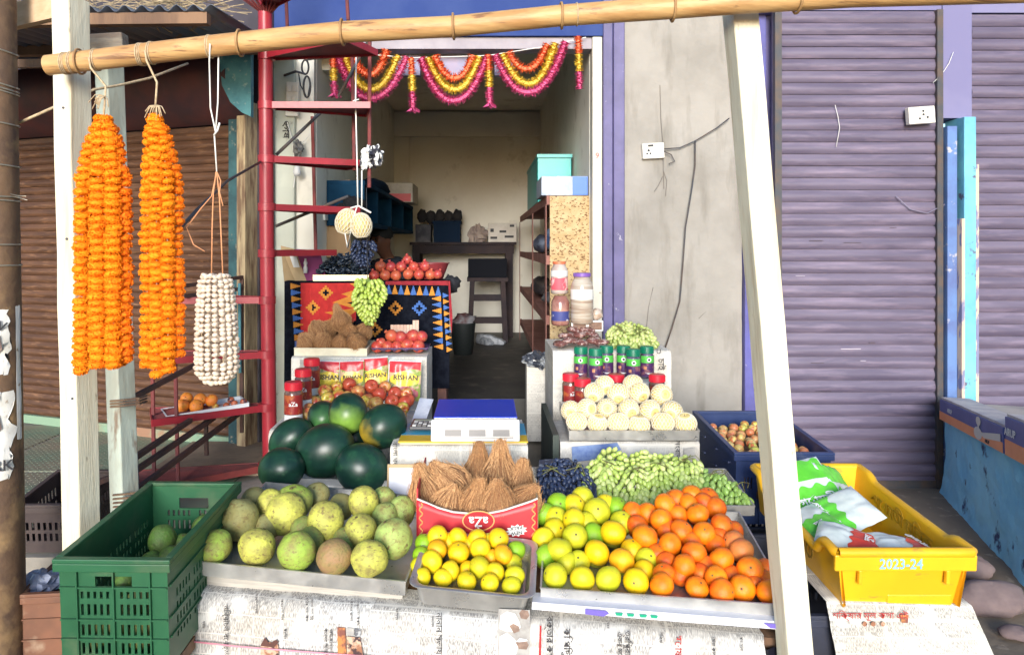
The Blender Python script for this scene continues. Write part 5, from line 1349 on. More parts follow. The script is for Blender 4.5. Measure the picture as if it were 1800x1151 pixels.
for i in range(9):
    MB().bar(P(690+i*5.4,600,4.2), P(689+i*5.6,571-(8 if i > 6 else 0),4.22), .016, .016).build('wafer_stick', mat('wafer', (.6,.42,.32), (.5,.3,.22), scale=20, rough=.6), pb)

# ---- netted pears
pear_m = mat('pale pear skin', (.76,.60,.26), (.70,.52,.18), scale=2, rough=.5)
PEAR = fruit_mesh('pear', [(.004,-.8),(.15,-.86),(.45,-.86),(.76,-.62),(.95,-.2),(.98,.15),(.84,.5),(.58,.78),(.32,.92),(.15,.9),(.06,.8),(.004,.79)], pear_m, 18)
net = MB(); A_, B_ = 18, 8
def npt(i, j):
    th = R(28) + (math.pi - R(36))*(j/B_); k = 1.035; ph = 2*math.pi*(i + .5*(j % 2))/A_
    return Vector((math.sin(th)*math.cos(ph)*k, math.sin(th)*math.sin(ph)*k, math.cos(th)*k*.92))
for j in range(B_):
    for i in range(A_):
        net.tube([npt(i,j), npt(i + (j % 2), j+1)], .042, 4, caps=False); net.tube([npt(i,j), npt(i - 1 + (j % 2), j+1)], .042, 4, caps=False)
for i in range(A_): net.tube([npt(i,0), npt(i+1,0)], .035, 4, caps=False)
net_m = mat('foam net', (.80,.72,.54), rough=.7, sub=.0)
NET = net.mesh('foam_net', net_m, smooth=True)
prs = cv([(615,522,104),(720,530,102),(825,526,110),(930,540,110),(1050,526,114),(1165,530,114),(585,465,90),(667,457,104),(768,455,102),(878,460,107),(985,465,110),(1097,470,108),(703,375,102),(825,382,110),(930,374,108),(1045,385,110),(755,337,90),(900,332,76)], 800, 560, 2.878)
rng = random.Random(8); rows = rows_of(prs, 17)
for ri, row in enumerate(rows):
    for ci, (px, py, d) in enumerate(row):
        c = on_plane(px, py, .678, 3.25, .72); r = max(d, 35)/2*c.y/F*.97
        if ri == 0: rot = (rng.uniform(-20,20), rng.uniform(-20,20), rng.uniform(0,360))
        else: rot = (rng.uniform(72,118), rng.uniform(-10,10), rng.uniform(-28,28))
        o = heap_obj(PEAR, 'netted_pear', c, r, None, rng, 1, rot)
        place(NET, 'foam_net', Matrix.Identity(4), o)
        place(stk_me, 'stalk', TRS((0,0,.2),(0,0,0),.7), o)
        tag(o, 'pale pear in a foam net, %s, %s from the doorway' % (row_words(ri,len(rows)), ORD[ci]), 'pear', 'netted pears')
# two hung up by strings from the stair
for px, py, Y, w_, h_, rot, lab in ((609,390,4.06,.056,.074,(0,18,0),'netted melon hanging by white string, nearer the red stair pole'),(635,397,4.02,.054,.070,(0,-4,0),'netted melon hanging by white string above the grapes')):
    o = place(PEAR, 'netted_melon', TRS(P(px,py,Y), rot, (w_,w_,h_)), None); place(NET, 'foam_net', TRS((0,0,0),(180,0,0),(1.03,1.03,1.03)), o)
    tag(o, lab, 'melon', 'hanging netted melons')
hs_ = MB(); hs_.tube([P(626,100,4.08),P(625,178,4.05),P(628,300,4.05),P(629,362,4.05)], .004, 6); hs_.tube([P(636,300,4.05),P(636,365,4.04)], .004, 6); hs_.tube([P(616,366,4.03),P(630,362,4.03),P(652,374,4.0)], .0055, 5); hs_.tube([P(606,408,4.03),P(611,436,4.03),P(622,380,4.0),P(628,362,4.0)], .004, 5); hs_.tube([P(620,178,4.05),P(631,175,4.05)], .004, 5)
tag(hs_.build('hanging_string', M_white_string, smooth=True), 'white string tied to the stair that holds the netted melons', 'string')
bgm = MB(); c = P(655,274,4.1); blob(bgm, c, .05, .05, .05, 7, 22, 14, .7, 3.2); blob(bgm, P(640,285,4.08), .022,.022,.04, 9, 14, 10, .5, 3)
bg_o = bgm.build('tied_bag', mat('striped bag', (.75,.75,.72), (.03,.03,.04), scale=22, lo=.5, hi=.53, stretch=(1,1,.3), rough=.4)); tag(bg_o, 'black and white striped bag tied to the stair tread', 'bag')

# ---- grapes
berry = MB(); berry.lathe([(rr, zz*1.0) for rr, zz in sph(7)], 9); 
gr_m = mat('green grape skin', (.42,.52,.14), None, objcol=True, rough=.3, spec=.5)
bg_m = mat('black grape skin', (.02,.03,.07), (.05,.07,.13), scale=1.6, lo=.4, hi=.7, rough=.38, spec=.5)
GB = berry.mesh('grape', gr_m, smooth=True)
BB = MB().lathe([(rr, zz) for rr, zz in sph(7)], 9).mesh('grape', bg_m, smooth=True)
stem_m = mat('grape stem', (.16,.17,.05), (.1,.08,.03), scale=30, rough=.8)
def inside(p, poly):
    x, y = p; c = False
    for i in range(len(poly)):
        (x0,y0),(x1,y1) = poly[i], poly[i-1]
        if (y0 > y) != (y1 > y) and x < (x1-x0)*(y-y0)/(y1-y0)+x0: c = not c
    return c
def grape_pile(centres, labels, poly, plane, gap, size, seed, me, cols, group, bulge=.02, core_m=None, up=14):
    rng = random.Random(seed); xs = [p[0] for p in poly]; ys = [p[1] for p in poly]; pp = []
    for k in range(9000):
        q = (rng.uniform(min(xs),max(xs)), rng.uniform(min(ys),max(ys)))
        if inside(q, poly) and all((q[0]-a[0])**2 + ((q[1]-a[1])*1.15)**2 > gap*gap for a in pp): pp.append(q)
    roots = []
    for (cx, cy), lb in zip(centres, labels):
        roots.append(thing('grape_bunch', lb, 'grapes', group, loc=on_plane(cx, cy, *plane)))
    cm = [MB() for _ in centres]
    for q in pp:
        k = min(range(len(centres)), key=lambda i: ((q[0]-centres[i][0]))**2 + ((q[1]-centres[i][1])*.8)**2)
        cx, cy = centres[k]
        dx, dy = q[0]-cx, q[1]-(cy-up)
        dist = math.hypot(dx,dy)
        c = on_plane(q[0], q[1], *plane)
        c = c + Vector((0,-1,.35)).normalized()*bulge*max(0, 1-(dist/30)**2)*1.2 + Vector((0,rng.uniform(-.006,.006),rng.uniform(-.004,.004)))
        ax = Vector((dx/30 + rng.uniform(-.25,.25), -.55 + rng.uniform(-.2,.2), -dy/30 - .35 + rng.uniform(-.3,.3)))
        rot = ax.to_track_quat('Z','Y').to_matrix().to_4x4()
        s = size*rng.uniform(.78,1.16); col = rng.choice(cols); v = rng.uniform(.84,1.14)
        o = place(me, 'grape', Matrix.Translation(c) @ rot @ Matrix.Diagonal((s*.64, s*.64, s, 1)), None, tuple(w_*v for w_ in col) if col else None)
        attach(o, roots[k])
        b = c + Vector((0,.018,-.012))
        cm[k].tube([c + Vector((0,.004,0)), b + Vector((rng.uniform(-.004,.004),.01,-.004))], .0018, 4)
        cm[k].lathe([(rr*s*.85, zz*s*.8) for rr, zz in sph(4)], 6, M=Matrix.Translation(b + Vector((0,.006,-.006))))
    for r_, m_, (cx, cy) in zip(roots, cm, centres):
        m_.build('stalks_and_shaded_core', core_m or stem_m, r_)  # stalks plus inner berries coloured darker to stand for shade in the gaps
        st_ = MB(); a_ = on_plane(cx, cy-up, *plane) + Vector((0,-.02,.03))
        for k in range(4): st_.tube([a_, a_ + Vector((rng.uniform(-.03,.03), -.012, rng.uniform(-.01,.012))), a_ + Vector((rng.uniform(-.05,.05), -.016, rng.uniform(-.04,.0)))], .0016, 4)
        st_.build('stem', stem_m, r_)
GC = [(.50,.60,.17),(.44,.56,.13),(.55,.62,.22),(.38,.50,.10)]
GC2 = [(.30,.46,.11),(.26,.42,.09),(.34,.5,.13)]
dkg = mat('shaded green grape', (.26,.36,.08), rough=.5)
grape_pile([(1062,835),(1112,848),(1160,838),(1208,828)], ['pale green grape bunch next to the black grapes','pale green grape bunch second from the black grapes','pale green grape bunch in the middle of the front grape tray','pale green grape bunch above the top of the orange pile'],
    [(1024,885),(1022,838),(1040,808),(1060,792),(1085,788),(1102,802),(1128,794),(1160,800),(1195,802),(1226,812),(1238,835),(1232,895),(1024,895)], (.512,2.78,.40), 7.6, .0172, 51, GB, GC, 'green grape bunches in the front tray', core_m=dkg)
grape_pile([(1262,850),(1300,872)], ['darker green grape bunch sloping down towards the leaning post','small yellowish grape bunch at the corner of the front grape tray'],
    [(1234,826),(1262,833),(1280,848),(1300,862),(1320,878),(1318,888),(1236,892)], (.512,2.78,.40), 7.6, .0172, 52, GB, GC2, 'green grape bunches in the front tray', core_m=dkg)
bbx = thing('grape_carton', 'white-lined carton holding the black grapes', 'carton', loc=P(990,886,2.8))
ln = MB(); q = [P(942,882,2.76), P(1042,884,2.76), P(1050,850,2.95), P(1000,804,3.08), P(948,808,3.06)]
ln.add(q, [(0,1,2,3,4)]); ln.add([P(1040,884,2.755), P(1051,884,2.76), P(1048,858,2.8), P(1036,826,2.95)], [(0,1,2,3)])
ln.build('liner', mat('dark liner', (.05,.06,.09), (.3,.32,.36), scale=10, lo=.55, hi=.6, rough=.4), bbx)
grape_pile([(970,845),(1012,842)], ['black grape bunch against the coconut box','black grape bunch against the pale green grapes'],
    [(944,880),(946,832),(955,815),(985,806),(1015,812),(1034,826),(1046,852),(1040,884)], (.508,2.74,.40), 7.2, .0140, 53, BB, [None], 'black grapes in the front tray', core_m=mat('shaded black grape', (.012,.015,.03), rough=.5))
# heap of pale grapes on the tall box (right back)
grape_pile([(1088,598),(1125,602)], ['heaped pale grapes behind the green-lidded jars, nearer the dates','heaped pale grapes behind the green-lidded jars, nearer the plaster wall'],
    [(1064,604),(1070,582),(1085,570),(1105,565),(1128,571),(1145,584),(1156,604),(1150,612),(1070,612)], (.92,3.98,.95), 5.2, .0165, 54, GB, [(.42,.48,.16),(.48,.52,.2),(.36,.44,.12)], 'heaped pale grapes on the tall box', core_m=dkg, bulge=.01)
def hanging_bunch(label, cx, y0, y1, wpx, Y, me, cols, n, size, seed, core, group):
    rng = random.Random(seed); a = P(cx,y0,Y); b = P(cx+2,y1,Y); root = thing('grape_bunch', label, 'grapes', group, loc=a)
    H = (a.z-b.z); done = []; cm = MB()
    cm.tube([a + Vector((0,0,.02)), b + Vector((0,0,.03))], .004, 5)
    for k in range(4000):
        if len(done) >= n: break
        t = rng.random()**.9; th = rng.uniform(0,2*math.pi)
        rad = (wpx/2*Y/F)*(math.sin(math.pi*min(1, t*.75+.2))**.8)*(1.12-.45*t)*(1+.18*math.sin(3*th+t*7))
        p = Vector((a.x + (b.x-a.x)*t + math.cos(th)*rad, Y + math.sin(th)*rad*.8, a.z - H*t))
        if any((p-q).length < size*.98 for q in done): continue
        done.append(p)
        ax = Vector((math.cos(th)*.8, math.sin(th)*.8, -.9)); s = size*rng.uniform(.88,1.1); col = rng.choice(cols)
        o = place(me, 'grape', Matrix.Translation(p) @ ax.to_track_quat('Z','Y').to_matrix().to_4x4() @ Matrix.Diagonal((s*.58,s*.58,s,1)), None, col); attach(o, root)
        if rng.random() < .7: cm.lathe([(rr*s*.8, zz*s*.8) for rr, zz in sph(4)], 6, M=Matrix.Translation(p.lerp(Vector((a.x,Y,p.z)), .45)))
    cm.build('stalks_and_shaded_core', core, root); return root  # core berries carry the bunch's inner shade in their colour
hanging_bunch('bright green grape bunch hanging in front of the rug', 647, 494, 568, 52, 4.0, GB, [(.5,.62,.12),(.44,.57,.09),(.56,.66,.17)], 150, .0185, 61, dkg, 'hanging grape bunches')
hanging_bunch('black grape bunch hanging below the netted melons', 637, 424, 468, 40, 4.1, BB, [None], 90, .0145, 62, mat('shaded black grape', (.012,.015,.03), rough=.5), 'hanging grape bunches')
ht = MB(); ht.tube([P(644,330,4.05),P(645,420,4.02),P(646,492,4.0)], .0022, 5); ht.tube([P(636,365,4.1),P(637,426,4.1)], .002, 5)
tag(ht.build('hanging_thread', M_black), 'dark thread holding the hanging grape bunches', 'string')
hp = MB(); rng = random.Random(71)
for k in range(420):
    x = rng.uniform(556,650); yt = 480 - 34*math.sin(math.pi*min(1,max(0,(x-545)/125)))**1.2
    y = rng.uniform(yt, 484); c = P(x, y, 4.5 + rng.uniform(-.04,.18)); ax = Vector((rng.uniform(-1,1), rng.uniform(-1,.2), rng.uniform(-.4,.8)))
    M = Matrix.Translation(c) @ ax.to_track_quat('Z','Y').to_matrix().to_4x4() @ Matrix.Diagonal((.0075,.0075,.017,1))
    hp.lathe(sph(5), 6, M=M)
tag(hp.build('black_grape_heap', mat('black finger grape', (.012,.02,.035), (.03,.045,.07), scale=60, rough=.35), smooth=True), 'heap of thin black grapes in the tray on the rug-covered table', 'grapes', kind='stuff')

# ================================================================== JARS
def copy_tree(o, M=None, parent=None):
    c = o.copy(); COL.objects.link(c); c.parent = parent
    if M is not None: c.matrix_basis = M
    for ch in o.children: copy_tree(ch, None, c)
    return c
def jar_lathe(prof, n=20): return MB().lathe(prof, n)
def make_jar(kind):
    root = thing('lidded_jar', 'x', 'jar')
    if kind == 'red':
        r, h, lid, body = .041, .15, mat('red lid', (.62,.02,.04), rough=.35), mat('dates in clear jar', (.07,.02,.015), (.2,.1,.07), scale=26, rough=.12, coat=.5)
        lab = mat('maroon label', (.25,.02,.02), (.4,.1,.03), scale=20, lo=.55, hi=.62, rough=.35)
    else:
        r, h, lid, body = .036, .125, mat('dark green lid', (.0,.15,.08), rough=.4), mat('dates in dark jar', (.05,.035,.07), (.13,.11,.18), scale=24, rough=.12, coat=.5)
        lab = mat('purple date label', (.06,.02,.09), (.2,.08,.1), scale=26, lo=.5, hi=.58, rough=.3)
    jar_lathe([(r*.85,0),(r*.97,.006),(r,.02),(r*.99,h*.45),(r*.94,h*.55),(r,h*.68),(r*.98,h*.9),(r*.82,h*.985),(r*.8,h)], 20).build('jar_body', body, root, True, True)
    lm = MB(); lm.lathe([(r*.9,h*.985),(r*.93,h*.99),(r*.93,h+.03),(r*.86,h+.034),(.002,h+.034)], 28); lo_ = lm.build('lid', lid, root, 35, True)
    rb = MB()
    for i in range(28):
        a = 2*math.pi*i/28; rb.box((-.0018,-.0012,h*.995),(.0018,.0012,h+.028), M=Matrix.Rotation(a,4,'Z') @ Matrix.Translation((0,-r*.935,0)))
    rb.build('lid_ridges', lid, lo_, False, True)
    def band(z0, z1, a0, a1, m, k=1.012):
        mb = MB(); mb.sheet(lambda s, t: (Vector((math.sin(R(a0+(a1-a0)*s))*r*k, -math.cos(R(a0+(a1-a0)*s))*r*k, z0+(z1-z0)*t)), (s,t)), 14, 3); return mb.build('label', m, root, True, True)
    if kind == 'red':
        band(h*.30,h*.86,-75,75,lab); band(h*.06,h*.28,-75,75,M_white)
        t = text('aZa', .026, M_white, TRS((0,-r*1.05,h*.6),(90,0,0)), None, 'label_lettering', bold=True); t.parent = root
    else:
        band(h*.08,h*.62,-70,70,lab); band(h*.62,h*.9,-70,70,M_green)
        for rr, z, m, k in ((.011,h*.75,M_white,1.03),(.006,h*.75,M_black,1.035)):
            MB().lathe([(rr,0),(rr,.0006)], 18, M=TRS((0,-r*k,z),(90,0,0))).build('label_emblem', m, root, False, True)
        MB().sheet(lambda s, t: (Vector((math.sin(R(-28+56*s))*r*1.022, -math.cos(R(-28+56*s))*r*1.022, h*.17 + h*.05*t + h*.08*(2*s-1)**2*(1-t))), (s,t)), 10, 2).build('label_picture', M_white, root, False, True)
        MB().sheet(lambda s, t: (Vector((math.sin(R(-42+24*s))*r*1.022, -math.cos(R(-42+24*s))*r*1.022, h*.36 + h*.12*t)), (s,t)), 6, 2).build('label_picture', mat('date brown print', (.4,.12,.06), (.6,.3,.15), scale=40), root, False, True)
    return root
J = {'red': make_jar('red'), 'green': make_jar('green')}
used = {'red': False, 'green': False}
def put_jar(kind, px, py_base, Y, label, rz=0, s=1.0):
    b = P(px, py_base, Y); M = TRS(b, (0,0,rz), s)
    o = J[kind] if not used[kind] else copy_tree(J[kind], M)
    used[kind] = True; o.matrix_basis = M
    tag(o, label, 'jar', 'red-lidded date jars' if kind == 'red' else 'green-lidded date jars')
put_jar('red', 516, 743, 3.44, 'red-lidded jar of dates nearest the street beside the apples', 12, 1.02)
put_jar('red', 533, 716, 3.58, 'red-lidded jar of dates, middle of the three beside the apples', 10)
put_jar('red', 548, 695, 3.74, 'red-lidded jar of dates at the back of the three beside the apples', 8)
for px, py, Y, lb in ((1003,722,3.62,'red-lidded jar nearest the doorway behind the pears'),(1024,732,3.56,'red-lidded jar second from the doorway behind the pears'),(1083,724,3.6,'red-lidded jar in the middle behind the pears, under the green lids'),(1112,738,3.52,'red-lidded jar lowest behind the pears'),(1155,724,3.6,'red-lidded jar at the plaster wall end behind the pears')):
    put_jar('red', px, py, Y, lb, random.uniform(-25,25), .98)
for px, py, Y, lb in ((1021,664,3.85,'green-lidded jar nearest the doorway'),(1047,668,3.78,'green-lidded jar second from the doorway, standing forward'),(1066,662,3.86,'green-lidded jar third from the doorway'),(1096,662,3.87,'green-lidded jar fourth from the doorway, at the back'),(1113,669,3.78,'green-lidded jar second from the plaster wall, standing forward'),(1137,663,3.85,'green-lidded jar nearest the plaster wall')):
    put_jar('green', px, py, Y, lb, random.uniform(-12,12), 1.0)

# clear sweet jars and date packs on the tall box
def sweet_jar(px, py0, py1, Y, r, lidm, bodym, bands, label):
    a = P(px,py1,Y); b = P(px,py0,Y); h = b.z-a.z; root = thing('sweet_jar', label, 'jar', 'big sweet jars on the tall box', loc=a)
    jar_lathe([(r*.9,0),(r,.01),(r,h*.72),(r*.9,h*.8),(r*.72,h*.88),(r*.7,h*.93)], 24).build('jar_body', bodym, root, True, True)
    if lidm: MB().lathe([(r*.76,h*.93),(r*.78,h*.935),(r*.78,h),(r*.7,h*1.005),(.002,h*1.005)], 24).build('lid', lidm, root, 35, True)
    for z0, z1, m in bands:
        MB().lathe([(r*1.01,h*z0),(r*1.012,h*z0+.001),(r*1.012,h*z1-.001),(r*1.01,h*z1)], 24).build('label', m, root, True, True)
sj = mat('cloudy sweet jar', (.55,.47,.42), (.42,.32,.28), scale=14, rough=.2, coat=.3)
sweet_jar(983, 460, 516, 4.2, .047, mat('orange lid', (.7,.16,.07), rough=.4), sj, [(.12,.5,mat('pink red label', (.62,.09,.12), (.75,.5,.48), scale=16, lo=.52, hi=.58)),(.55,.72,M_white)], 'orange-lidded sweet jar standing on another jar by the chipboard')
sweet_jar(985, 516, 571, 4.18, .05, None, mat('reddish sweet jar', (.25,.1,.08), (.38,.2,.16), scale=14, rough=.2, coat=.3), [(.15,.45,mat('navy label', (.04,.05,.2), (.5,.5,.55), scale=18, lo=.55, hi=.6))], 'reddish sweet jar under the orange-lidded one')
sweet_jar(1023, 480, 568, 4.15, .062, mat('violet lid', (.2,.09,.4), rough=.4), mat('clear biscuit jar', (.5,.44,.36), (.32,.23,.17), scale=12, stretch=(.3,.3,4), rough=.2, coat=.3), [(.48,.68,mat('white jar label', (.75,.73,.68), rough=.5))], 'violet-lidded clear jar of flat biscuits')
dp_m = mat('date pack film', (.16,.06,.05), (.42,.3,.27), scale=38, lo=.5, hi=.6, rough=.15, coat=.4)
rng = random.Random(81)
dpos = [(985,604,3.99),(1003,598,4.02),(1022,602,4.0),(1042,597,4.02),(995,590,4.08),(1018,588,4.1),(1040,586,4.1),(1056,602,3.99),(1008,580,4.14),(1030,580,4.14)]
for i, (px,py,Y) in enumerate(dpos):
    mb = MB(); c = P(px,py,Y); blob(mb, (0,0,0), .036, .05, .016, i, 16, 8, .5, 2.4)
    o = mb.build('date_pack', dp_m, smooth=True); o.matrix_basis = TRS(c, (rng.uniform(-12,12), rng.uniform(-12,12), rng.uniform(-50,50)))
    tag(o, 'shiny pack of dates on the tall newspaper box, %s from the doorway' % ORD[sorted(range(10), key=lambda k: dpos[k][0]).index(i)], 'packet', 'packs of dates')
for px, lb in ((1018,'white-framed date tray nearer the doorway'),(1046,'white-framed date tray nearer the violet door pilaster')):
    r_ = thing('date_box', lb, 'box', 'white-framed date trays', loc=P(px,580,4.14))
    a, b = P(px-13.5,582,4.14), P(px+13.5,563,4.16)
    MB().box((a.x,a.y,a.z), (b.x,a.y+.03,b.z)).build('tray_frame', M_white, r_, bevel=.003)
    MB().box((a.x+.008,a.y-.003,a.z+.008), (b.x-.008,a.y+.004,b.z-.008)).build('dates', mat('brown dates', (.2,.1,.06), (.1,.045,.03), scale=50, rough=.4), r_)
mb = MB(); blob(mb, P(1028,560,4.2), .05,.04,.02, 3, 16, 8, .4); blob(mb, P(1048,552,4.2), .035,.04,.03, 5, 16, 8, .4)
tag(mb.build('nut_pouch', mat('nut pouch film', (.4,.28,.2), (.6,.5,.42), scale=30, rough=.2, coat=.3), smooth=True), 'pouch of brown nuts lying against the violet-lidded jar', 'pouch')

# ---- red noodle packets
def packet(label, px0, px1, py0, py1, Y, lean, words, seed, tilt):
    a = P(px0,py1,Y); w = (px1-px0)*Y/F; h = (py1-py0)*Y/F
    M = Matrix.Translation(a + Vector((w/2,0,0))) @ Matrix.Rotation(R(-lean),4,'X') @ Matrix.Rotation(R(tilt),4,'Y')
    root = thing('snack_packet', label, 'packet', 'yellow and red snack packets', M=M)
    def f(s, t, lift=0.0):
        e = (max(0,1-(2*s-1)**4)*max(0,1-(2*t-1)**6))**.6
        return Vector(((s-.5)*w*(1+.02*nz((t*4,seed,0),1)), -.016*e*(1+.2*nz((s*3,t*3,seed),1.3)) + .005*nz((s*5,t*4,seed),1.2) - lift, t*h))
    def zone(nm, s0, s1, fa, fb, m, lift, nx=16, ny=6):
        mb = MB(); mb.sheet(lambda s, t: (f(s0+(s1-s0)*s, fa(s)+(fb(s)-fa(s))*t, lift), (s,t)), nx, ny); return mb.build(nm, m, root, smooth=True, local=True)
    zone('film', 0, 1, lambda s: 0, lambda s: 1, mat('leaf green packet print', (.26,.34,.07), (.6,.42,.25), scale=22, lo=.48, hi=.55, rough=.3), 0)
    zone('red_band', .02, .98, lambda s: .74+.05*math.sin(s*5+seed), lambda s: .97, mat('packet red', (.55,.03,.04), rough=.3), .0015)
    zone('white_edge', 0, 1, lambda s: .97, lambda s: 1.0, M_white, .001)
    zone('white_edge', 0, .035, lambda s: .0, lambda s: .97, M_white, .002, 2, 10)
    zone('yellow_panel', .08, .95, lambda s: .36+.10*(2*s-1)**2, lambda s: .72-.14*(2*s-1)**2, mat('packet yellow', (.85,.62,.06), rough=.3), .0022)
    zone('pink_panel', .18, .94, lambda s: .04+.08*(2*s-1)**2, lambda s: .36-.14*(2*s-1)**2, mat('packet crimson', (.55,.06,.10), (.65,.2,.2), scale=20, rough=.3), .0022)
    t = text(words, w*.215, M_black, TRS((.002*seed, f(.5,.57).y-.007, h*.57),(90,0,0)), None, 'packet_lettering', bold=True); t.parent = root
packet('RISHAN snack packet nearest the red-lidded jars', 548, 602, 634, 702, 3.86, 6, 'RISHAN', 1, 2)
packet('crumpled RISHAN snack packet, second from the red-lidded jars', 597, 641, 634, 702, 3.83, 8, 'RISHAN', 2, -2)
packet('RISHAN snack packet with a wide red top, third from the red-lidded jars', 636, 686, 628, 702, 3.86, 6, 'RISHAN', 3, -4)
packet('RISHAN snack packet at the scale end of the row', 680, 738, 634, 704, 3.82, 8, 'RISHAN', 4, 2)

# ---- weighing scale, calculator, books, card
sc_ = thing('weighing_scale', 'electronic weighing scale with a blue plate', 'scale', loc=P(837,788,2.98))
a, b = P(757,786,2.97), P(914,786,2.97)
MB().box((a.x+.01, 3.0, .685), (b.x-.01, 3.34, .735)).build('scale_body', mat('silver scale plastic', (.5,.47,.42), (.42,.4,.37), scale=8, rough=.3, metal=.4), sc_, bevel=.012)
mb = MB(); MP = frame((a.x, 2.97, .682), (1,0,0), (0,.28,.96))
o = MB().box((0,0,-.012), (b.x-a.x, .085, .0)).build('display_panel', mat('white scale panel', (.66,.66,.66), rough=.4), sc_, bevel=.008); o.matrix_basis = MP
o = MB().box((.025,.012,.001), (b.x-a.x-.025, .072, .004)).build('display_window', mat('display glass', (.30,.27,.22), (.2,.17,.14), scale=9, stretch=(1,4,1), rough=.3), sc_, bevel=.002); o.matrix_basis = MP
for x in (.055,.15,.245):
    o = MB().box((x,.02,.0045), (x+.065,.045,.0055)).build('display_field', mat('display field', (.1,.085,.075), rough=.4), sc_); o.matrix_basis = MP
MB().box((a.x+.008, 3.02, .752), (b.x-.008, 3.36, .7625)).build('plate_edge', mat('bright steel', (.7,.66,.58), rough=.2, metal=1), sc_, bevel=.003)
MB().box((a.x+.008, 3.015, .763), (b.x-.008, 3.365, .769)).build('weighing_plate', mat('blue plate sheet', (.01,.045,.5), rough=.35), sc_, bevel=.004)
for x in (a.x+.06, b.x-.06): MB().lathe([(.022,0),(.024,.003),(.02,.016)], 16, M=Matrix.Translation((x,3.05,.736))).build('plate_support', mat('bright steel', (.7,.66,.58), rough=.2, metal=1), sc_)
bk_ = thing('account_book', 'thick yellow and blue account book under the weighing scale', 'book', loc=P(800,786,3.0))
MB().box((P(702,0,2.98).x, 2.985, .667), (P(926,0,2.98).x, 3.3, .674)).build('pages', mat('book pages', (.6,.5,.36), (.5,.4,.28), scale=20, stretch=(1,1,30)), bk_)
MB().box((P(700,0,2.98).x, 2.98, .6745), (P(928,0,2.98).x, 3.08, .6805)).build('yellow_cover', mat('yellow cover', (.72,.46,.03), rough=.4), bk_)
MB().box((P(700,0,2.98).x, 3.081, .6745), (P(928,0,2.98).x, 3.28, .6805)).build('blue_cover', mat('sky blue cover', (.06,.36,.55), rough=.4), bk_)
cal = thing('calculator', 'black calculator lying beside the weighing scale', 'calculator', loc=P(735,745,3.15))
MC = frame(P(719,756,3.12), (1,-.05,0), (.12,1,.05))
o = MB().box((0,0,0), (.1,.13,.014)).build('case', mat('calculator case', (.05,.05,.055), rough=.35), cal, bevel=.004); o.matrix_basis = MC
for i in range(4):
    for j in range(4):
        o = MB().box((.012+i*.021,.012+j*.018,.0145), (.027+i*.021,.024+j*.018,.0175)).build('key', mat('calculator key', (.2,.2,.2), rough=.5) if (i+j) % 3 else M_white, cal); o.matrix_basis = MC
o = MB().box((.012,.094,.0145), (.088,.118,.016)).build('screen', mat('lcd', (.22,.26,.2), rough=.2), cal); o.matrix_basis = MC
fp = MB(); q = [P(724,740,3.3), P(748,741,3.3), P(762,702,3.45), P(738,700,3.45)]; fp.add(q, [(0,1,2,3)])
tag(fp.build('folded_paper', mat('grey printed paper', (.5,.52,.58), (.35,.37,.45), scale=20, rough=.8), solid=.004), 'folded grey paper beside the apples tray', 'paper')
qc = thing('payment_card', 'white payment card on a small board beside the coconut box', 'card', loc=P(706,880,2.84))
MQ = frame(P(681,882,2.80), (1,0,0), (0,.22,.97))
o = MB().box((-.004,0,-.012), (.114,.135,0)).build('card_board', M_card, qc, bevel=.002); o.matrix_basis = MQ
o = MB().box((.004,.0,.001), (.1,.122,.0025)).build('white_card', mat('card white', (.8,.8,.84), rough=.6), qc); o.matrix_basis = MQ
o = MB().box((.004,.0,.0028), (.1,.008,.0038)).build('card_footer', mat('footer violet', (.12,.1,.35), rough=.4), qc); o.matrix_basis = MQ

# ---- coconuts
husk_m = mat('coconut husk', (.40,.20,.085), (.26,.11,.045), scale=7, stretch=(3,3,.35), rough=.9, bump=.8, bscale=14, c3=(.55,.33,.16), scale3=10, lo3=.55, hi3=.68, stretch3=(4,4,.3))
fib_m = mat('coconut fibre', (.58,.33,.15), (.38,.19,.08), scale=9, rough=.9)
def coconut(seed, top):
    prof = [(.02,-1),(.4,-.93),(.72,-.68),(.93,-.25),(.98,.1),(.86,.45),(.62,.78),(.4,1.05),(.3,top*.75),(.2,top*.92),(.05,top)]
    mb = MB(); mb.lathe(prof, 20)
    mb.v = [tuple(Vector((p[0]*(1+.12*nz(p,2.2,seed)), p[1]*(1+.12*nz(p,2.4,seed+4)), p[2]*(1+.04*nz(p,1.5,seed))))) for p in mb.v]
    me = mb.mesh('coconut', husk_m, smooth=True)
    rng = random.Random(seed); fb = MB()
    for i in range(300):
        th = rng.uniform(0,2*math.pi); k0 = rng.uniform(0,.85); n = 4; q = []
        wv = rng.uniform(-.5,.5); lf = rng.uniform(.0,.3)*(rng.random() < .5)
        for j in range(n):
            t = min(.999, k0 + rng.uniform(.08,.13)*j); i0 = t*(len(prof)-1); a = int(i0); fr = i0-a
            r_ = prof[a][0]*(1-fr)+prof[a+1][0]*fr; z = prof[a][1]*(1-fr)+prof[a+1][1]*fr
            an = th + wv*j*.12; rr = r_*1.06 + .02 + lf*(j/3)**2
            q.append(Vector((math.cos(an)*rr, math.sin(an)*rr, z)))
        fb.tube(q, [.017,.016,.013,.006], 3, caps=False)
    return me, fb.mesh('husk_fibres', fib_m)
COCO = [coconut(1,1.75), coconut(2,1.5), coconut(3,1.95), coconut(5,1.22), coconut(6,1.3)]
def put_coco(px, py, Y, r, rot, k, label, group, col=None):
    o = place(COCO[k][0], 'coconut', TRS(P(px,py,Y), rot, r)); place(COCO[k][1], 'husk_fibres', Matrix.Identity(4), o); tag(o, label, 'coconut', group)
cg = 'husked coconuts in the red box'
put_coco(790,856,2.60,.075,(10,-34,0),1,'coconut leaning with its tuft towards the payment card',cg)
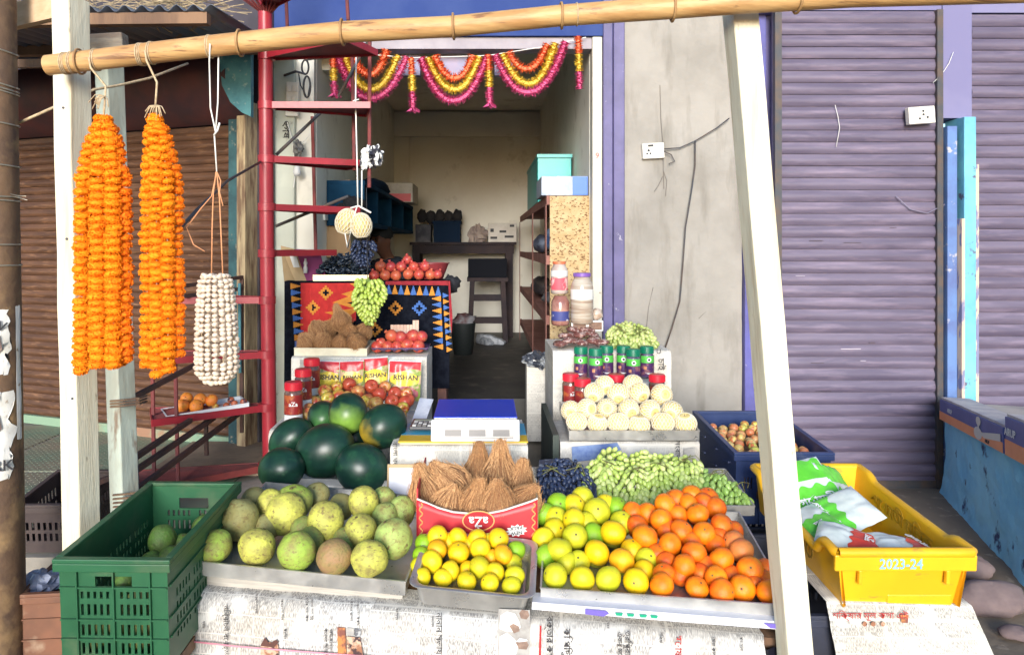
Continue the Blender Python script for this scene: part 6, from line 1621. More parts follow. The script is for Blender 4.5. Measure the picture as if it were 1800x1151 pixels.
put_coco(842,845,2.72,.072,(-6,4,30),2,'tall tufted coconut in front of the scale, nearer the payment card',cg)
put_coco(880,842,2.68,.072,(-4,6,60),2,'tall tufted coconut in front of the scale, nearer the black grapes',cg)
put_coco(755,868,2.58,.07,(12,-20,0),0,'coconut at the payment-card end of the red box',cg)
put_coco(912,856,2.66,.06,(0,10,0),0,'smaller coconut at the black-grape end of the red box',cg)
put_coco(785,890,2.50,.056,(20,0,80),1,'front coconut nearest the payment card',cg)
put_coco(836,886,2.50,.06,(16,10,0),0,'front middle coconut behind the upside-down lettering',cg)
put_coco(875,888,2.49,.066,(10,-8,40),1,'front coconut with pale fibres, third along the red box',cg)
put_coco(922,884,2.52,.058,(20,30,0),1,'front coconut nearest the black grapes',cg)
put_coco(826,880,2.6,.055,(0,-10,0),0,'coconut sunk between the tall pair and the front ones',cg)
cb = thing('fruit_carton', 'red open carton with upside-down white lettering holding coconuts', 'carton', loc=P(838,958,2.42))
red_c = mat('red carton print', (.52,.025,.035), (.44,.02,.03), scale=6, rough=.45)
x0, x1, y0 = P(733,0,2.42).x, P(945,0,2.42).x, 2.42
zb = .487
def ft(s):
    px = 733 + s*212; k = [(0,877),(.08,884),(.18,893),(.3,900),(.45,903),(.6,902),(.72,897),(.85,888),(.95,881),(1,876)]
    for (a, u), (b, v) in zip(k, k[1:]):
        if s <= b: return P(0, u+(v-u)*(s-a)/(b-a), 2.42).z
    return P(0,876,2.42).z
mb = MB(); mb.sheet(lambda s, t: (Vector((x0+(x1-x0)*s, y0 + .002*nz((s*4,t*3,1),1.2), zb + (ft(s)-zb)*t)), (s,t)), 40, 6); mb.build('front_panel', red_c, cb, smooth=True, solid=.004)
mb = MB(); mb.tube([Vector((x0+(x1-x0)*i/40, y0, ft(i/40)+.001)) for i in range(41)], .0032, 5); mb.build('torn_edge', mat('torn card edge', (.75,.68,.58), rough=.9), cb)
MB().box((x0-.002,y0+.004,zb), (x0+.003,y0+.36,P(0,845,2.5).z)).build('side_panel', red_c, cb)
mb = MB(); mb.add([(x1,y0+.004,zb),(x1,y0+.36,zb),(x1,y0+.36,.64),(x1,y0+.18,.66),(x1,y0+.1,.64),(x1,y0+.004,ft(1))], [(0,1,2,3,4,5)]); mb.build('side_panel', M_card, cb, solid=.004)
MB().box((x0+.004,y0+.355,zb), (x1-.004,y0+.36,.62)).build('back_panel', M_card, cb); MB().box((x0+.004,y0+.004,zb), (x1-.004,y0+.354,zb+.004)).build('bottom_panel', M_card, cb)
yf = y0-.006
em = MB(); c = P(841,915,yf); em.lathe([(1,0),(1,.0006)], 26, M=face_cam(c) @ Matrix.Diagonal((.052,.033,1,1))); em.build('emblem', mat('gold print', (.75,.35,.12), rough=.4), cb)
em = MB(); em.lathe([(1,0),(1,.0006)], 26, M=face_cam(P(841,915,yf-.0015)) @ Matrix.Diagonal((.048,.029,1,1))); em.build('emblem', mat('deep red print', (.36,.01,.02), rough=.4), cb)
text('aŻa', .042, M_white, face_cam(P(841,915,yf-.003), roll=180), cb, 'carton_lettering', bold=True)
text('Al', .013, M_white, face_cam(P(839,924.5,yf-.003), roll=180), cb, 'carton_lettering')
stv = []
for i in range(22):
    a = 2*math.pi*i/22; k = 1 if i % 2 else .72; stv.append((math.cos(a)*.036*k, math.sin(a)*.02*k))
sb_ = MB(); Ms = face_cam(P(908,932,yf-.001), roll=6); sb_.add([Ms @ Vector((x,y,0)) for x,y in stv], [tuple(range(22))]); sb_.build('starburst', M_white, cb)
text('NEW', .0155, M_black, face_cam(P(908,936,yf-.0025), roll=188), cb, 'carton_lettering', bold=True); text('PACK', .0155, M_black, face_cam(P(907,927.5,yf-.0025), roll=188), cb, 'carton_lettering', bold=True)
for px in (740,938):
    wv = MB(); wv.tube([P(px+3*math.sin(i*1.25), 884+i*3.0, yf-.0005) for i in range(24)], .0022, 4); wv.build('border_print', mat('gold print', (.75,.35,.12), rough=.4), cb)
# brown coconuts in the white tray
cg2 = 'brown coconuts in the white tray'
for px,py,Y,r,rot,k,lab in ((540,603,4.06,.052,(20,-30,0),4,'brown coconut at the stair end of the white tray'),(568,602,4.05,.05,(30,0,50),3,'brown coconut second along the front of the white tray'),(597,604,4.06,.046,(40,20,0),4,'small brown coconut in the middle front of the white tray'),(626,602,4.04,.055,(60,10,0),4,'bare brown coconut at the pomegranate end of the white tray'),(560,582,4.16,.055,(0,-30,0),3,'back coconut nearest the stair in the white tray'),(600,566,4.2,.056,(0,-18,0),2,'tallest tufted coconut at the back of the white tray'),(575,580,4.2,.05,(0,40,0),3,'dark back coconut in the white tray'),(612,586,4.14,.05,(30,30,0),4,'coconut with stray fibres above the bare one'),(638,585,4.18,.048,(0,30,0),3,'back coconut under the hanging grapes')):
    put_coco(px,py,Y,r,rot,k,lab,cg2)
# ================================================================== RUG-COVERED TABLE
rt = thing('rug_table', 'table draped with a red and black kilim rug', 'table', loc=P(645,700,4.6))
xa, xb, zt = P(500,0,4.4).x, P(790,0,4.4).x, 1.243
MB().box((xa+.01,4.41,zt-.035), (xb-.01,4.68,zt-.006)).build('table_top', M_wood, rt)
for x in (xa+.02, xb-.07):
    for y in (4.43,4.62): MB().box((x,y,.0), (x+.05,y+.05,zt-.036)).build('leg', mat('reddish timber', (.16,.06,.04), (.1,.04,.03), scale=7), rt)
RZ = P(0,690,4.4).z
rugb = mat('black rug wool', (.006,.007,.012), (.011,.013,.02), scale=30, rough=1, spec=.05, bump=.3, bscale=180)
rugr = mat('red rug wool', (.50,.026,.024), (.42,.02,.02), scale=30, rough=.95, bump=.3, bscale=180)
rugo = mat('orange rug wool', (.62,.25,.035), (.54,.2,.03), scale=30, rough=.95)
rugu = mat('blue rug wool', (.06,.15,.42), (.05,.12,.35), scale=30, rough=.95)
rugd = mat('crimson rug edge', (.3,.02,.03), (.22,.015,.02), scale=30, rough=.95)
FY = 4.395
def rf(px, py, lift=0): 
    p = P(px, py, FY - lift); p.y -= .006*math.sin(px*.09) - .004*math.sin(px*.031+py*.01); return p
rg = MB()
def rugf(s, t):
    d = t*.9
    x = xa + (xb-xa)*s
    if d < .28: return Vector((x, 4.68-d, zt + .002 + .002*nz((x*9,d*9,0),1))), (s,t)
    z = zt - (d-.28)
    px = VX + x*F/FY; py = VY + (EYE-z)*F/FY
    q = rf(px, min(py, 690+ (20 if px > 760 else 0))); q.y += .004; return q, (s,t)
rg.sheet(rugf, 60, 45); rug = rg.build('rug', rugb, rt, smooth=True)
def rp(pxs, m, lift=.004):
    MB().add([rf(x,y,lift) for x,y in pxs], [tuple(range(len(pxs)))]).build('rug_motif', m, rug)
def cvr(l): return [(490+x/5.231, 480+y/5.231) for x, y in l]
for k in range(6):   # red field split in strips so that it follows the folds
    x0, x1 = 200+k*85, 285+k*85
    yb = 700 - 40*k
    rp(cvr([(x0,92),(x1,92),(x1,max(430,660-45*k)),(x0,max(430,705-45*k))]), rugr, .003)
for pl_ in ([(720,95),(650,95),(700,125),(720,128)], [(720,148),(575,193),(640,215),(495,270),(580,292),(720,335),(720,300),(625,275),(720,250)], [(540,345),(420,360),(540,395),(445,430),(600,425),(720,345),(720,320)]):
    rp(cvr(pl_), rugo, .006)
rp(cvr([(628,275),(720,253),(720,298)]), rugb, .007)
def stepd(cx, cy, s, m, m2):
    cells = []
    for i in range(-3,4):
        n = 3-abs(i)
        x0, x1 = cx-(n+.5)*s, cx+(n+.5)*s
        rp(cvr([(x0,cy+(i-.5)*s),(x1,cy+(i-.5)*s),(x1,cy+(i+.5)*s),(x0,cy+(i+.5)*s)]), m, .006)
    rp(cvr([(cx-.5*s,cy-1.5*s),(cx+.5*s,cy-1.5*s),(cx+.5*s,cy+1.5*s),(cx-.5*s,cy+1.5*s)]), m2, .0075); rp(cvr([(cx-1.5*s,cy-.5*s),(cx+1.5*s,cy-.5*s),(cx+1.5*s,cy+.5*s),(cx-1.5*s,cy+.5*s)]), m2, .008)
stepd(435,180,19,rugo,rugb); stepd(313,317,19,rugo,rugb); stepd(1073,323,19,rugo,rugb); stepd(1292,323,19,rugu,rugb); stepd(885,520,19,rugo,rugb)
def tri(x, y, w, h, m, d):
    """stepped pennant"""
    n = 5
    for i in range(n):
        k = (n-i)/n
        if d == 'r': rp(cvr([(x+w*i/n, y-h*k/2),(x+w*(i+1)/n, y-h*k/2),(x+w*(i+1)/n, y+h*k/2),(x+w*i/n, y+h*k/2)]), m, .006)
        if d == 'l': rp(cvr([(x-w*i/n, y-h*k/2),(x-w*(i+1)/n, y-h*k/2),(x-w*(i+1)/n, y+h*k/2),(x-w*i/n, y+h*k/2)]), m, .006)
        if d == 'u': rp(cvr([(x-w*k/2, y-h*i/n),(x+w*k/2, y-h*i/n),(x+w*k/2, y-h*(i+1)/n),(x-w*k/2, y-h*(i+1)/n)]), m, .006)
for i in range(10): tri(108+i*4.5, 120+i*59, 88, 54, (rugo, rugu)[i % 2], 'r')
for i in range(9): tri(1010+i*57, 193+i*2, 54, 84, (rugu, rugo)[i % 2], 'u')
for i in range(9): tri(1492+i*2.5, 235+i*55, 84, 50, (rugo, rugu)[i % 2], 'l')
for i in range(10): tri(1508+i*4, 205+i*55, 52, 46, (rugu, rugo)[i % 2], 'r')
rp(cvr([(980,75),(1560,70),(1560,112),(980,108)]), rugd, .005); rp(cvr([(1575,70),(1560,75),(1572,400),(1590,560),(1598,400)]), rugd, .004)
fl_ = thing('open_carton', 'open brown carton with a raised flap at the end of the rug table', 'carton', loc=P(520,495,4.5))
for q, m in (([P(494,432,4.5),P(519,438,4.5),P(540,497,4.45),P(520,497,4.45)], M_card), ([P(519,438,4.5),P(562,440,4.55),P(575,495,4.5),P(540,497,4.45)], mat('magenta carton inside', (.25,.04,.14), rough=.6)), ([P(494,432,4.5),P(500,495,4.56),P(520,497,4.45)], M_card)):
    MB().add(q, [tuple(range(len(q)))]).build('carton_panel', m, fl_, solid=.004)
MB().add([P(509,450,4.47),P(521,450,4.47),P(527,470,4.455),P(516,470,4.455)], [(0,1,2,3)]).build('sticker', M_white, fl_)
bo = MB(); c = P(537,474,4.44); bo.lathe([(.012,0),(.013,.03),(.009,.045),(.013,.06),(.006,.075),(.006,.085)], 12, M=Matrix.Translation((c.x,c.y,c.z-.02))); tag(bo.build('small_bottle', mat('clear bottle', (.6,.6,.6), rough=.15), smooth=True), 'tiny clear bottle in front of the open carton', 'bottle')
blk = MB(); blob(blk, P(792,500,4.62), .05,.05,.05, 3, 18, 12, .5); tag(blk.build('cloth_bundle', mat('black cloth', (.012,.012,.016), (.03,.03,.035), scale=20, rough=.9), smooth=True), 'black cloth bundle at the corner of the rug table', 'cloth')

# ================================================================== INSIDE THE SHOP
# chipboard-ended rack along the wall
rk = thing('shelf_rack', 'tall timber rack with a chipboard end inside the shop', 'rack', loc=(.55,6.2,FLOOR))
osb = mat('chipboard', (.46,.32,.16), (.55,.41,.23), scale=16, rough=.9, spec=.2, c3=(.17,.09,.045), scale3=55, lo3=.56, hi3=.6, stretch3=(1,1,1.7))
rkw = mat('dusty red rack timber', (.30,.13,.10), (.22,.09,.07), scale=5, rough=.75)
FXR = .40
MB().box((FXR+.02,4.79,FLOOR), (IN_R-.003,4.81,1.765)).build('end_panel', osb, rk)
for z, nm in ((1.74,'shelf'),(1.36,'shelf'),(.98,'shelf'),(.62,'shelf')):
    MB().box((FXR+.022,4.812,z), (IN_R-.004,8.3,z+.022)).build(nm, rkw, rk)
    MB().box((FXR,4.80,z-.03), (FXR+.02,8.32,z+.028)).build('shelf_edge', rkw, rk)
for y in (4.80,6.1,8.25): MB().box((FXR-.005,y,FLOOR), (FXR-.0005,y+.09,1.71)).build('upright', rkw, rk); 
MB().box((FXR+.03,4.83,FLOOR), (FXR+.06,4.86,1.7)).build('upright', rkw, rk)
def boxthing(name, label, cat, lo, hi, m, bev=.004, group=None):
    r_ = thing(name, label, cat, group, loc=((lo[0]+hi[0])/2,(lo[1]+hi[1])/2,lo[2]))
    MB().box(lo, hi).build('carton_body', m, r_, bevel=bev)
    return r_
cr = boxthing('storage_tub', 'teal plastic tub standing on top of the rack', 'tub', (.40,5.6,1.772), (.65,6.9,2.12), mat('teal tub plastic', (.02,.38,.34), (.03,.3,.3), scale=3, rough=.35))
MB().box((.395,5.58,2.1), (.655,6.92,2.125)).build('rim', mat('teal tub plastic'), cr)
b1 = boxthing('glass_carton', 'grey and blue cardboard carton on top of the rack', 'carton', (.37,4.84,1.771), (.665,5.3,1.895), mat('grey blue carton', (.42,.46,.52), (.3,.35,.45), scale=12, rough=.5))
MB().box((.57,4.835,1.773), (.6655,5.0,1.892)).build('blue_side', M_blue, b1); MB().box((.47,4.834,1.772), (.485,4.8385,1.894)).build('tape', M_white, b1)
for i, (y0, y1, z0, h, m, lb) in enumerate(((5.0,5.4,1.383,.2,mat('blue packet', (.06,.12,.3), (.2,.3,.45), scale=12),'blue packets on the upper rack shelf nearest the chipboard'),(6.4,6.8,1.383,.15,mat('dark packet', (.05,.06,.1), (.15,.18,.25), scale=12),'dark packets hanging by the middle rack upright'),(5.2,5.9,1.003,.1,mat('grey bundle', (.2,.2,.22), (.1,.1,.12), scale=9),'grey bundle on the middle rack shelf'),(6.3,7.2,1.003,.16,mat('black bundle', (.03,.03,.04), (.1,.08,.07), scale=9),'black bundle deep on the middle rack shelf'))):
    mb = MB(); blob(mb, (.52,(y0+y1)/2,z0+h/2+.01), .09,(y1-y0)/2,h/2, i*3+1, 16, 10, .25); o = mb.build('shelf_packet', m, smooth=True); tag(o, lb, 'packet')
# back table, stool, cartons
bt = thing('back_table', 'tall dark timber table against the back wall', 'table', loc=(-.2,8.6,FLOOR))
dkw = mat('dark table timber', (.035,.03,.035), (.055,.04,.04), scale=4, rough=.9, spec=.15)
tx0, tx1, tz = P(720,0,8.5).x, P(908,0,8.5).x, 1.49
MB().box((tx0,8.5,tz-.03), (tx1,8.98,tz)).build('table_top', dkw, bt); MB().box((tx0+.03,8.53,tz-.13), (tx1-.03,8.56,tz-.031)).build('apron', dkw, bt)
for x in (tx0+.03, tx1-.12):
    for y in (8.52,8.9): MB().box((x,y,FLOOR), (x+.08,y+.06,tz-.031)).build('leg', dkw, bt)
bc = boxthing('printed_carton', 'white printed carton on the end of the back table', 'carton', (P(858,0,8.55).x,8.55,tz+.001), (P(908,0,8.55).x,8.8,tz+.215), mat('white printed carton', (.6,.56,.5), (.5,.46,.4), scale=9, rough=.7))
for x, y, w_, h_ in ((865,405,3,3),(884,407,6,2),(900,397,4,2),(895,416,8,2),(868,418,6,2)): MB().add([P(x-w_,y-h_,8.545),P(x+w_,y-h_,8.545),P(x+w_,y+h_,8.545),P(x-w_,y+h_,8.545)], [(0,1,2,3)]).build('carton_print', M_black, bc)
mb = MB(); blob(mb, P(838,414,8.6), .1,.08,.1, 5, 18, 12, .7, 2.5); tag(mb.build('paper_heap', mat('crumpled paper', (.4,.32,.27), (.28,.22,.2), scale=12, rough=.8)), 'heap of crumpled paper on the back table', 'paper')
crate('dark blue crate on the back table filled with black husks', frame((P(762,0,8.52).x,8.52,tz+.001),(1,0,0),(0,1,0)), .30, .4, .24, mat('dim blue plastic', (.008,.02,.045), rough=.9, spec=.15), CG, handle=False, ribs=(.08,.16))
for i in range(5):
    mb = MB(); blob(mb, P(742+i*15.5,380+2*(i%2),8.6), .055,.06,.075, i, 14, 10, .25); tag(mb.build('black_coconut', mat('black husk', (.02,.018,.02), rough=.9), smooth=True), 'dark husked coconut in the crate on the back table, %s from the blue shelf' % ORD[i], 'coconut', 'dark coconuts on the back table')
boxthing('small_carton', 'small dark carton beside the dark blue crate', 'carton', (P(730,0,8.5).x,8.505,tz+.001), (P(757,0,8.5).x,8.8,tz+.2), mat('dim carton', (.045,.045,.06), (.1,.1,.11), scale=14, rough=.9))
sl = thing('timber_stool', 'dark timber stool in front of the back table', 'stool', loc=P(857,590,8.1))
sx0, sx1, sz = P(826,0,8.1).x, P(888,0,8.1).x, P(0,488,8.1).z
MB().box((sx0-.03,8.05,sz-.04), (sx1+.03,8.4,sz)).build('seat', dkw, sl)
for x, dx in ((sx0,-.03),(sx1-.05,.03)):
    for y in (8.08,8.33): MB().bar((x+.025,y,sz-.04), (x+.025+dx,y,FLOOR), .05, .05).build('leg', dkw, sl)
for z in (.62,.86): MB().box((sx0+.02,8.085,z), (sx1-.02,8.105,z+.07)).build('stretcher', dkw, sl)
boxthing('black_box', 'black box on the timber stool', 'box', (sx0-.02,8.1,sz+.001), (sx1+.02,8.36,P(0,455,8.1).z), mat('black box', (.008,.009,.013), rough=.9, spec=.15))
bn = MB(); c = P(814,600,7.2); bn.lathe([(.085,0),(.09,.005),(.12,.3),(.125,.3),(.115,.3),(.08,.012)], 24, M=Matrix.Translation((c.x,c.y,FLOOR))); tag(bn.build('waste_bin', mat('dark bin', (.02,.025,.025), rough=.5), smooth=40), 'dark waste bin beside the rug table', 'bin')
mb = MB(); blob(mb, (c.x,c.y,FLOOR+.31), .1,.1,.07, 2, 18, 12, .5); tag(mb.build('bin_bag', mat('maroon rubbish', (.1,.03,.03), (.25,.25,.27), scale=9), smooth=True), 'crumpled rubbish on top of the waste bin', 'bag')
for i, x in enumerate((852,868)):
    mb = MB(); c = P(x,596,7.9); s = .09
    prof = [(-.12,0),(.12,0),(.13,.03),(.08,.06),(.02,.075),(-.04,.1),(-.1,.1),(-.13,.05)]
    mb.prism([(a,z) for a, z in prof], -.04, .04, M=Matrix.Translation((c.x,c.y,FLOOR+.002)) @ Matrix.Rotation(R(-60+40*i),4,'Z'))
    tag(mb.build('shoe', mat('pale shoe', (.45,.47,.5), (.2,.22,.25), scale=22, rough=.6), bevel=.012), 'pale canvas shoe on the shop floor, the %s of the pair' % ('one nearer the bin' if i == 0 else 'one nearer the rack'), 'shoe', 'pair of shoes')
# blue wall shelf on the left wall
ws = thing('wall_shelf', 'dark blue wall shelf with open cells on the side wall', 'shelf', loc=(-.95,6.6,1.6))
wsm = mat('shade dimmed blue shelf', (.006,.035,.075), (.01,.05,.1), scale=5, rough=.9, spec=.15)  # blue kept near black; the corner's shade sits in the colour
WX = -.80
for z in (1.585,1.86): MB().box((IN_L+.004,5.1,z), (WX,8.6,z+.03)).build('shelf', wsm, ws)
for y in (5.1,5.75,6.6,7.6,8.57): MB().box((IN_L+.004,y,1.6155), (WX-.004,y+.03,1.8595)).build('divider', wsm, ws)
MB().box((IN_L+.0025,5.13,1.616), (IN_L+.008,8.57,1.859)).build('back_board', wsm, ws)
mb = MB(); blob(mb, (-.92,6.4,1.94), .1,.5,.06, 6, 18, 12, .3); tag(mb.build('cloth_bundle', mat('navy cloth', (.008,.02,.045), rough=.95, spec=.1), smooth=True), 'navy cloth bundle lying on the blue wall shelf', 'cloth')  # the corner's shade is put into the navy as well
wc = boxthing('fruit_carton', 'white and red carton at the far end of the blue wall shelf', 'carton', (-1.02,7.7,1.892), (-.72,8.3,2.09), mat('pale carton', (.5,.46,.4), (.4,.36,.3), scale=9))
MB().box((-1.0,7.694,1.9), (-.74,7.699,1.98)).build('red_print', M_red, wc)
pw = MB().bar(P(593,318,5.2), P(593,452,5.1), .18, .02, up=(0,1,0)).build('plywood_board', mat('plywood', (.45,.28,.14), (.38,.23,.11), scale=4, rough=.8)); tag(pw, 'tan plywood board leaning on the cream side wall', 'board')
mb = MB(); blob(mb, P(618,372,5.05), .09,.06,.09, 11, 20, 14, .6, 2.4); tag(mb.build('hanging_cloth', mat('black hanging cloth', (.012,.012,.015), rough=.95), smooth=True), 'black cloth hanging behind the stair tread', 'cloth')

# paper box and bag by the doorway
nbx = nbox('small newspaper box with a bag on top beside the doorway', P(926,0,4.6).x, P(972,0,4.6).x, 4.6, 4.75, .262, P(0,640,4.6).z, 18, .01)
mb = MB(); blob(mb, P(946,632,4.62), .085,.06,.045, 8, 22, 14, .6, 2.6); tag(mb.build('plastic_bag', mat('grey black bag', (.04,.045,.06), (.4,.42,.44), scale=14, lo=.5, hi=.6, rough=.25)), 'crumpled black and silver bag on the small newspaper box', 'bag')

# ---- seated shopkeeper, mostly hidden in the dark behind the table
def skin_body(name, joints, edges, m, parent=None, sub=2):
    me = bpy.data.meshes.new(name); me.from_pydata([j[:3] for j in joints], edges, []); me.materials.append(m)
    o = bpy.data.objects.new(name, me); COL.objects.link(o)
    sk = o.modifiers.new('skin', 'SKIN'); sk.use_smooth_shade = True
    for i, j in enumerate(joints):
        v = me.skin_vertices[0].data[i]; v.radius = (j[3], j[4] if len(j) > 4 else j[3]); v.use_root = (i == 0)
    sb = o.modifiers.new('subdivision', 'SUBSURF'); sb.levels = sub; sb.render_levels = sub
    if parent: o.parent = parent
    return o
hx, hy = P(678,430,6.3).x, 6.3
pr = thing('person', 'person with short dark hair in a dark shirt seated behind the rug table', 'person', M=TRS((hx, hy+.1, FLOOR),(0,0,-38)))
sk_m = mat('brown skin', (.17,.07,.04), (.14,.06,.035), scale=8, rough=.5, sub=.1)
Jn = [(0,.12,.45,.10,.08),(0,.10,.62,.10,.07),(0,.05,.80,.10,.07),(0,.02,.92,.055,.05),(0,-.03,.97,.05,.05),(0,-.07,1.03,.07,.08),(0,-.09,1.10,.075,.085),(0,-.08,1.15,.05,.06),
      (-.17,.04,.86,.055),(-.22,-.02,.64,.042),(-.16,-.20,.50,.035),(-.12,-.27,.49,.03), (.17,.04,.86,.055),(.22,-.02,.64,.042),(.16,-.20,.50,.035),(.12,-.27,.49,.03),
      (-.1,-.05,.43,.085),(-.12,-.36,.44,.06),(-.12,-.34,.06,.04),(-.12,-.44,.03,.035), (.1,-.05,.43,.085),(.12,-.36,.44,.06),(.12,-.34,.06,.04),(.12,-.44,.03,.035), (0,-.185,1.055,.012),(-.078,-.07,1.06,.014),(.078,-.07,1.06,.014)]
Ed = [(0,1),(1,2),(2,3),(3,4),(4,5),(5,6),(6,7),(2,8),(8,9),(9,10),(10,11),(2,12),(12,13),(13,14),(14,15),(0,16),(16,17),(17,18),(18,19),(0,20),(20,21),(21,22),(22,23),(5,24),(5,25),(5,26)]
skin_body('body', Jn, Ed, sk_m, pr)
sh = [(0,.12,.46,.16,.14),(0,.10,.62,.17,.14),(0,.05,.80,.18,.13),(0,.03,.93,.10,.09),(-.17,.04,.86,.07),(-.21,-.01,.70,.06),(.17,.04,.86,.07),(.21,-.01,.70,.06)]
skin_body('shirt', sh, [(0,1),(1,2),(2,3),(2,4),(4,5),(2,6),(6,7)], mat('dark shirt', (.03,.035,.05), rough=.9), pr)
skin_body('trousers', [(0,.12,.44,.14,.12),(-.1,-.05,.43,.1),(-.12,-.36,.445,.075),(-.12,-.34,.1,.06),(.1,-.05,.43,.1),(.12,-.36,.445,.075),(.12,-.34,.1,.06)], [(0,1),(1,2),(2,3),(0,4),(4,5),(5,6)], mat('dark trousers', (.02,.02,.025), rough=.9), pr)
mb = MB(); blob(mb, (0,-.065,1.125), .085,.10,.075, 3, 20, 12, .12, 5); hr = mb.build('hair', mat('black hair', (.008,.008,.008), rough=.7), pr, smooth=True, local=True)
for sx in (-.03,.03): MB().lathe([(.008,-.003),(.007,.002),(.002,.003)], 10, M=TRS((sx,-.166,1.085),(90,0,0))).build('eye', M_black, pr, True, True)
MB().box((-.024,-.176,1.005), (.024,-.168,1.012)).build('mouth', mat('lip', (.2,.06,.05), rough=.6), pr, local=True, bevel=.003)
pst_ = thing('low_stool', 'low stool under the seated person', 'stool', loc=(hx,hy+.2,FLOOR))
MB().box((hx-.16,hy+.08,FLOOR+.30), (hx+.16,hy+.36,FLOOR+.33)).build('seat', dkw, pst_)
for x in (-.14,.1):
    for y in (.1,.3): MB().box((hx+x,hy+y,FLOOR), (hx+x+.04,hy+y+.04,FLOOR+.299)).build('leg', dkw, pst_)

# ================================================================== DOOR GARLAND
TY = 4.66
def toran_strand(root, pts_, r, m, seed):
    rng = random.Random(seed); path = []
    for k in range(len(pts_)-1):
        for i in range(8): path.append(Vector(pts_[k]).lerp(Vector(pts_[k+1]), i/8))
    path.append(Vector(pts_[-1])); mb = MB()
    L = sum((path[i+1]-path[i]).length for i in range(len(path)-1)); n = int(L/.0105); acc = 0; j = 0
    for k in range(n):
        d = (k+.5)/n*L
        while j < len(path)-2 and acc + (path[j+1]-path[j]).length < d: acc += (path[j+1]-path[j]).length; j += 1
        seg = (path[j+1]-path[j]); p = path[j] + seg*((d-acc)/max(seg.length,1e-6)); t = seg.normalized()
        s = t.orthogonal().normalized(); q = t.cross(s); a0 = rng.random()*6
        vs = [p + t*rng.uniform(-.003,.003)]; K = 14
        for i in range(K):
            a = a0 + 2*math.pi*i/K; rr = r*(1.0 if i % 2 else .62)*rng.uniform(.85,1.1)
            vs.append(p + (s*math.cos(a)+q*math.sin(a))*rr + t*rng.uniform(-.005,.005))
        mb.add(vs, [(0,1+i,1+(i+1)%K) for i in range(K)])
    mb.tube(path, r*.42, 6); return mb.build('flower_strand', m, root)
to_m = mat('orange cloth petals', (.85,.20,.06), (.75,.13,.04), scale=30, rough=.6); ty_m = mat('yellow cloth petals', (.78,.55,.06), (.7,.48,.04), scale=30, rough=.6); tpk_m = mat('pink cloth petals', (.68,.10,.27), (.6,.06,.2), scale=30, rough=.6)
def swag(label, arcs):
    root = thing('door_garland', label, 'garland', 'cloth flower swags over the door', loc=P((arcs[0][0][0]+arcs[0][2][0])/2, arcs[0][0][1], TY))
    for k, ((xa_,ya_),(xm,ym),(xb_,yb_)) in enumerate(arcs):
        m = (to_m, ty_m, tpk_m)[k]; pts_ = []
        for i in range(13):
            t = i/12; x = xa_ + (xb_-xa_)*t
            tm_ = (xm-xa_)/(xb_-xa_); u = (t-tm_)/(tm_ if t < tm_ else 1-tm_)
            yb2 = ya_ if t < tm_ else yb_
            y = ym - (ym-yb2)*abs(u)**2.2; pts_.append(P(x,y,TY-.01*k))
        toran_strand(root, pts_, .038, m, k+int(xa_))
swag('cloth flower swag nearest the red stair', [((616,86),(650,132),(680,88)), ((604,95),(652,158),(700,98)), ((593,98),(652,174),(715,100))])
swag('cloth flower swag in the middle of the doorway', [((764,98),(800,138),(832,98)), ((752,102),(800,158),(843,100)), ((740,102),(797,178),(856,100))])
swag('cloth flower swag at the plaster wall end of the doorway', [((893,92),(927,122),(962,78)), ((883,95),(930,148),(976,76)), ((870,97),(928,163),(994,74))])
for px, y0, y1, lb in ((585,98,166,'hanging flower tassel nearest the red stair'),(723,102,192,'hanging flower tassel second from the stair'),(858,96,184,'hanging flower tassel third from the stair'),(1016,64,158,'hanging flower tassel by the door jamb')):
    root = thing('door_tassel', lb, 'garland', 'flower tassels over the door', loc=P(px,y0,TY))
    h = (y1-y0)/3
    for k, m in enumerate((to_m, ty_m, tpk_m)): toran_strand(root, [P(px+k,y0+h*k,TY-.03), P(px+k+1,y0+h*(k+1)-1,TY-.03)], .031, m, k+px)
    if y1 > 160:
        mb = MB(); c = P(px+3,y1,TY-.03)
        for i in range(7):
            a = 2*math.pi*i/7; mb.add([c + Vector((0,0,.02)), c + Vector((math.cos(a)*.03+.01,math.sin(a)*.03,-.005)), c + Vector((math.cos(a+.5)*.045,math.sin(a+.5)*.045,-.02)), c + Vector((math.cos(a+.9)*.025,math.sin(a+.9)*.025,-.012))], [(0,1,2,3)])
        mb.build('tassel_flower', tpk_m, root)
gl = MB(); gl.tube([P(560,92,TY+.005), P(650,96,TY), P(720,102,TY), P(800,100,TY), P(858,98,TY), P(960,82,TY), P(1030,66,TY)], .003, 5); tag(gl.build('garland_line', M_white_string), 'thin line the door swags are tied to', 'string')
# wall fan / lamp bracket and switchboard on the pilaster
fb = thing('wall_fan', 'black bracket of a small wall fan beside the red stair', 'fan', loc=P(530,130,4.66))
mb = MB(); mb.tube([P(500,133,4.69),P(520,126,4.6),P(538,131,4.6)], .008, 6); mb.tube([P(538,106,4.6),P(556,103,4.62),P(574,102,4.66)], .006, 6); mb.build('bracket', M_darkiron, fb)
for a_, b_2 in (((532,107),(541,130)),((535,136),(544,170))):
    mb = MB(); q = []
    for i in range(17):
        t = 2*math.pi*i/16; x = (a_[0]+b_2[0])/2 + math.cos(t)*6; y = (a_[1]+b_2[1])/2 + math.sin(t)*(b_2[1]-a_[1])/2*1.1; q.append(P(x,y,4.6))
    mb.tube(q, .006, 6, caps=False); mb.build('blade_guard', M_black, fb)
mb = MB(); mb.tube([P(525,130,4.6),P(528,150,4.6),P(540,172,4.6),P(545,150,4.6)], .004, 5); mb.build('cord', M_black, fb)
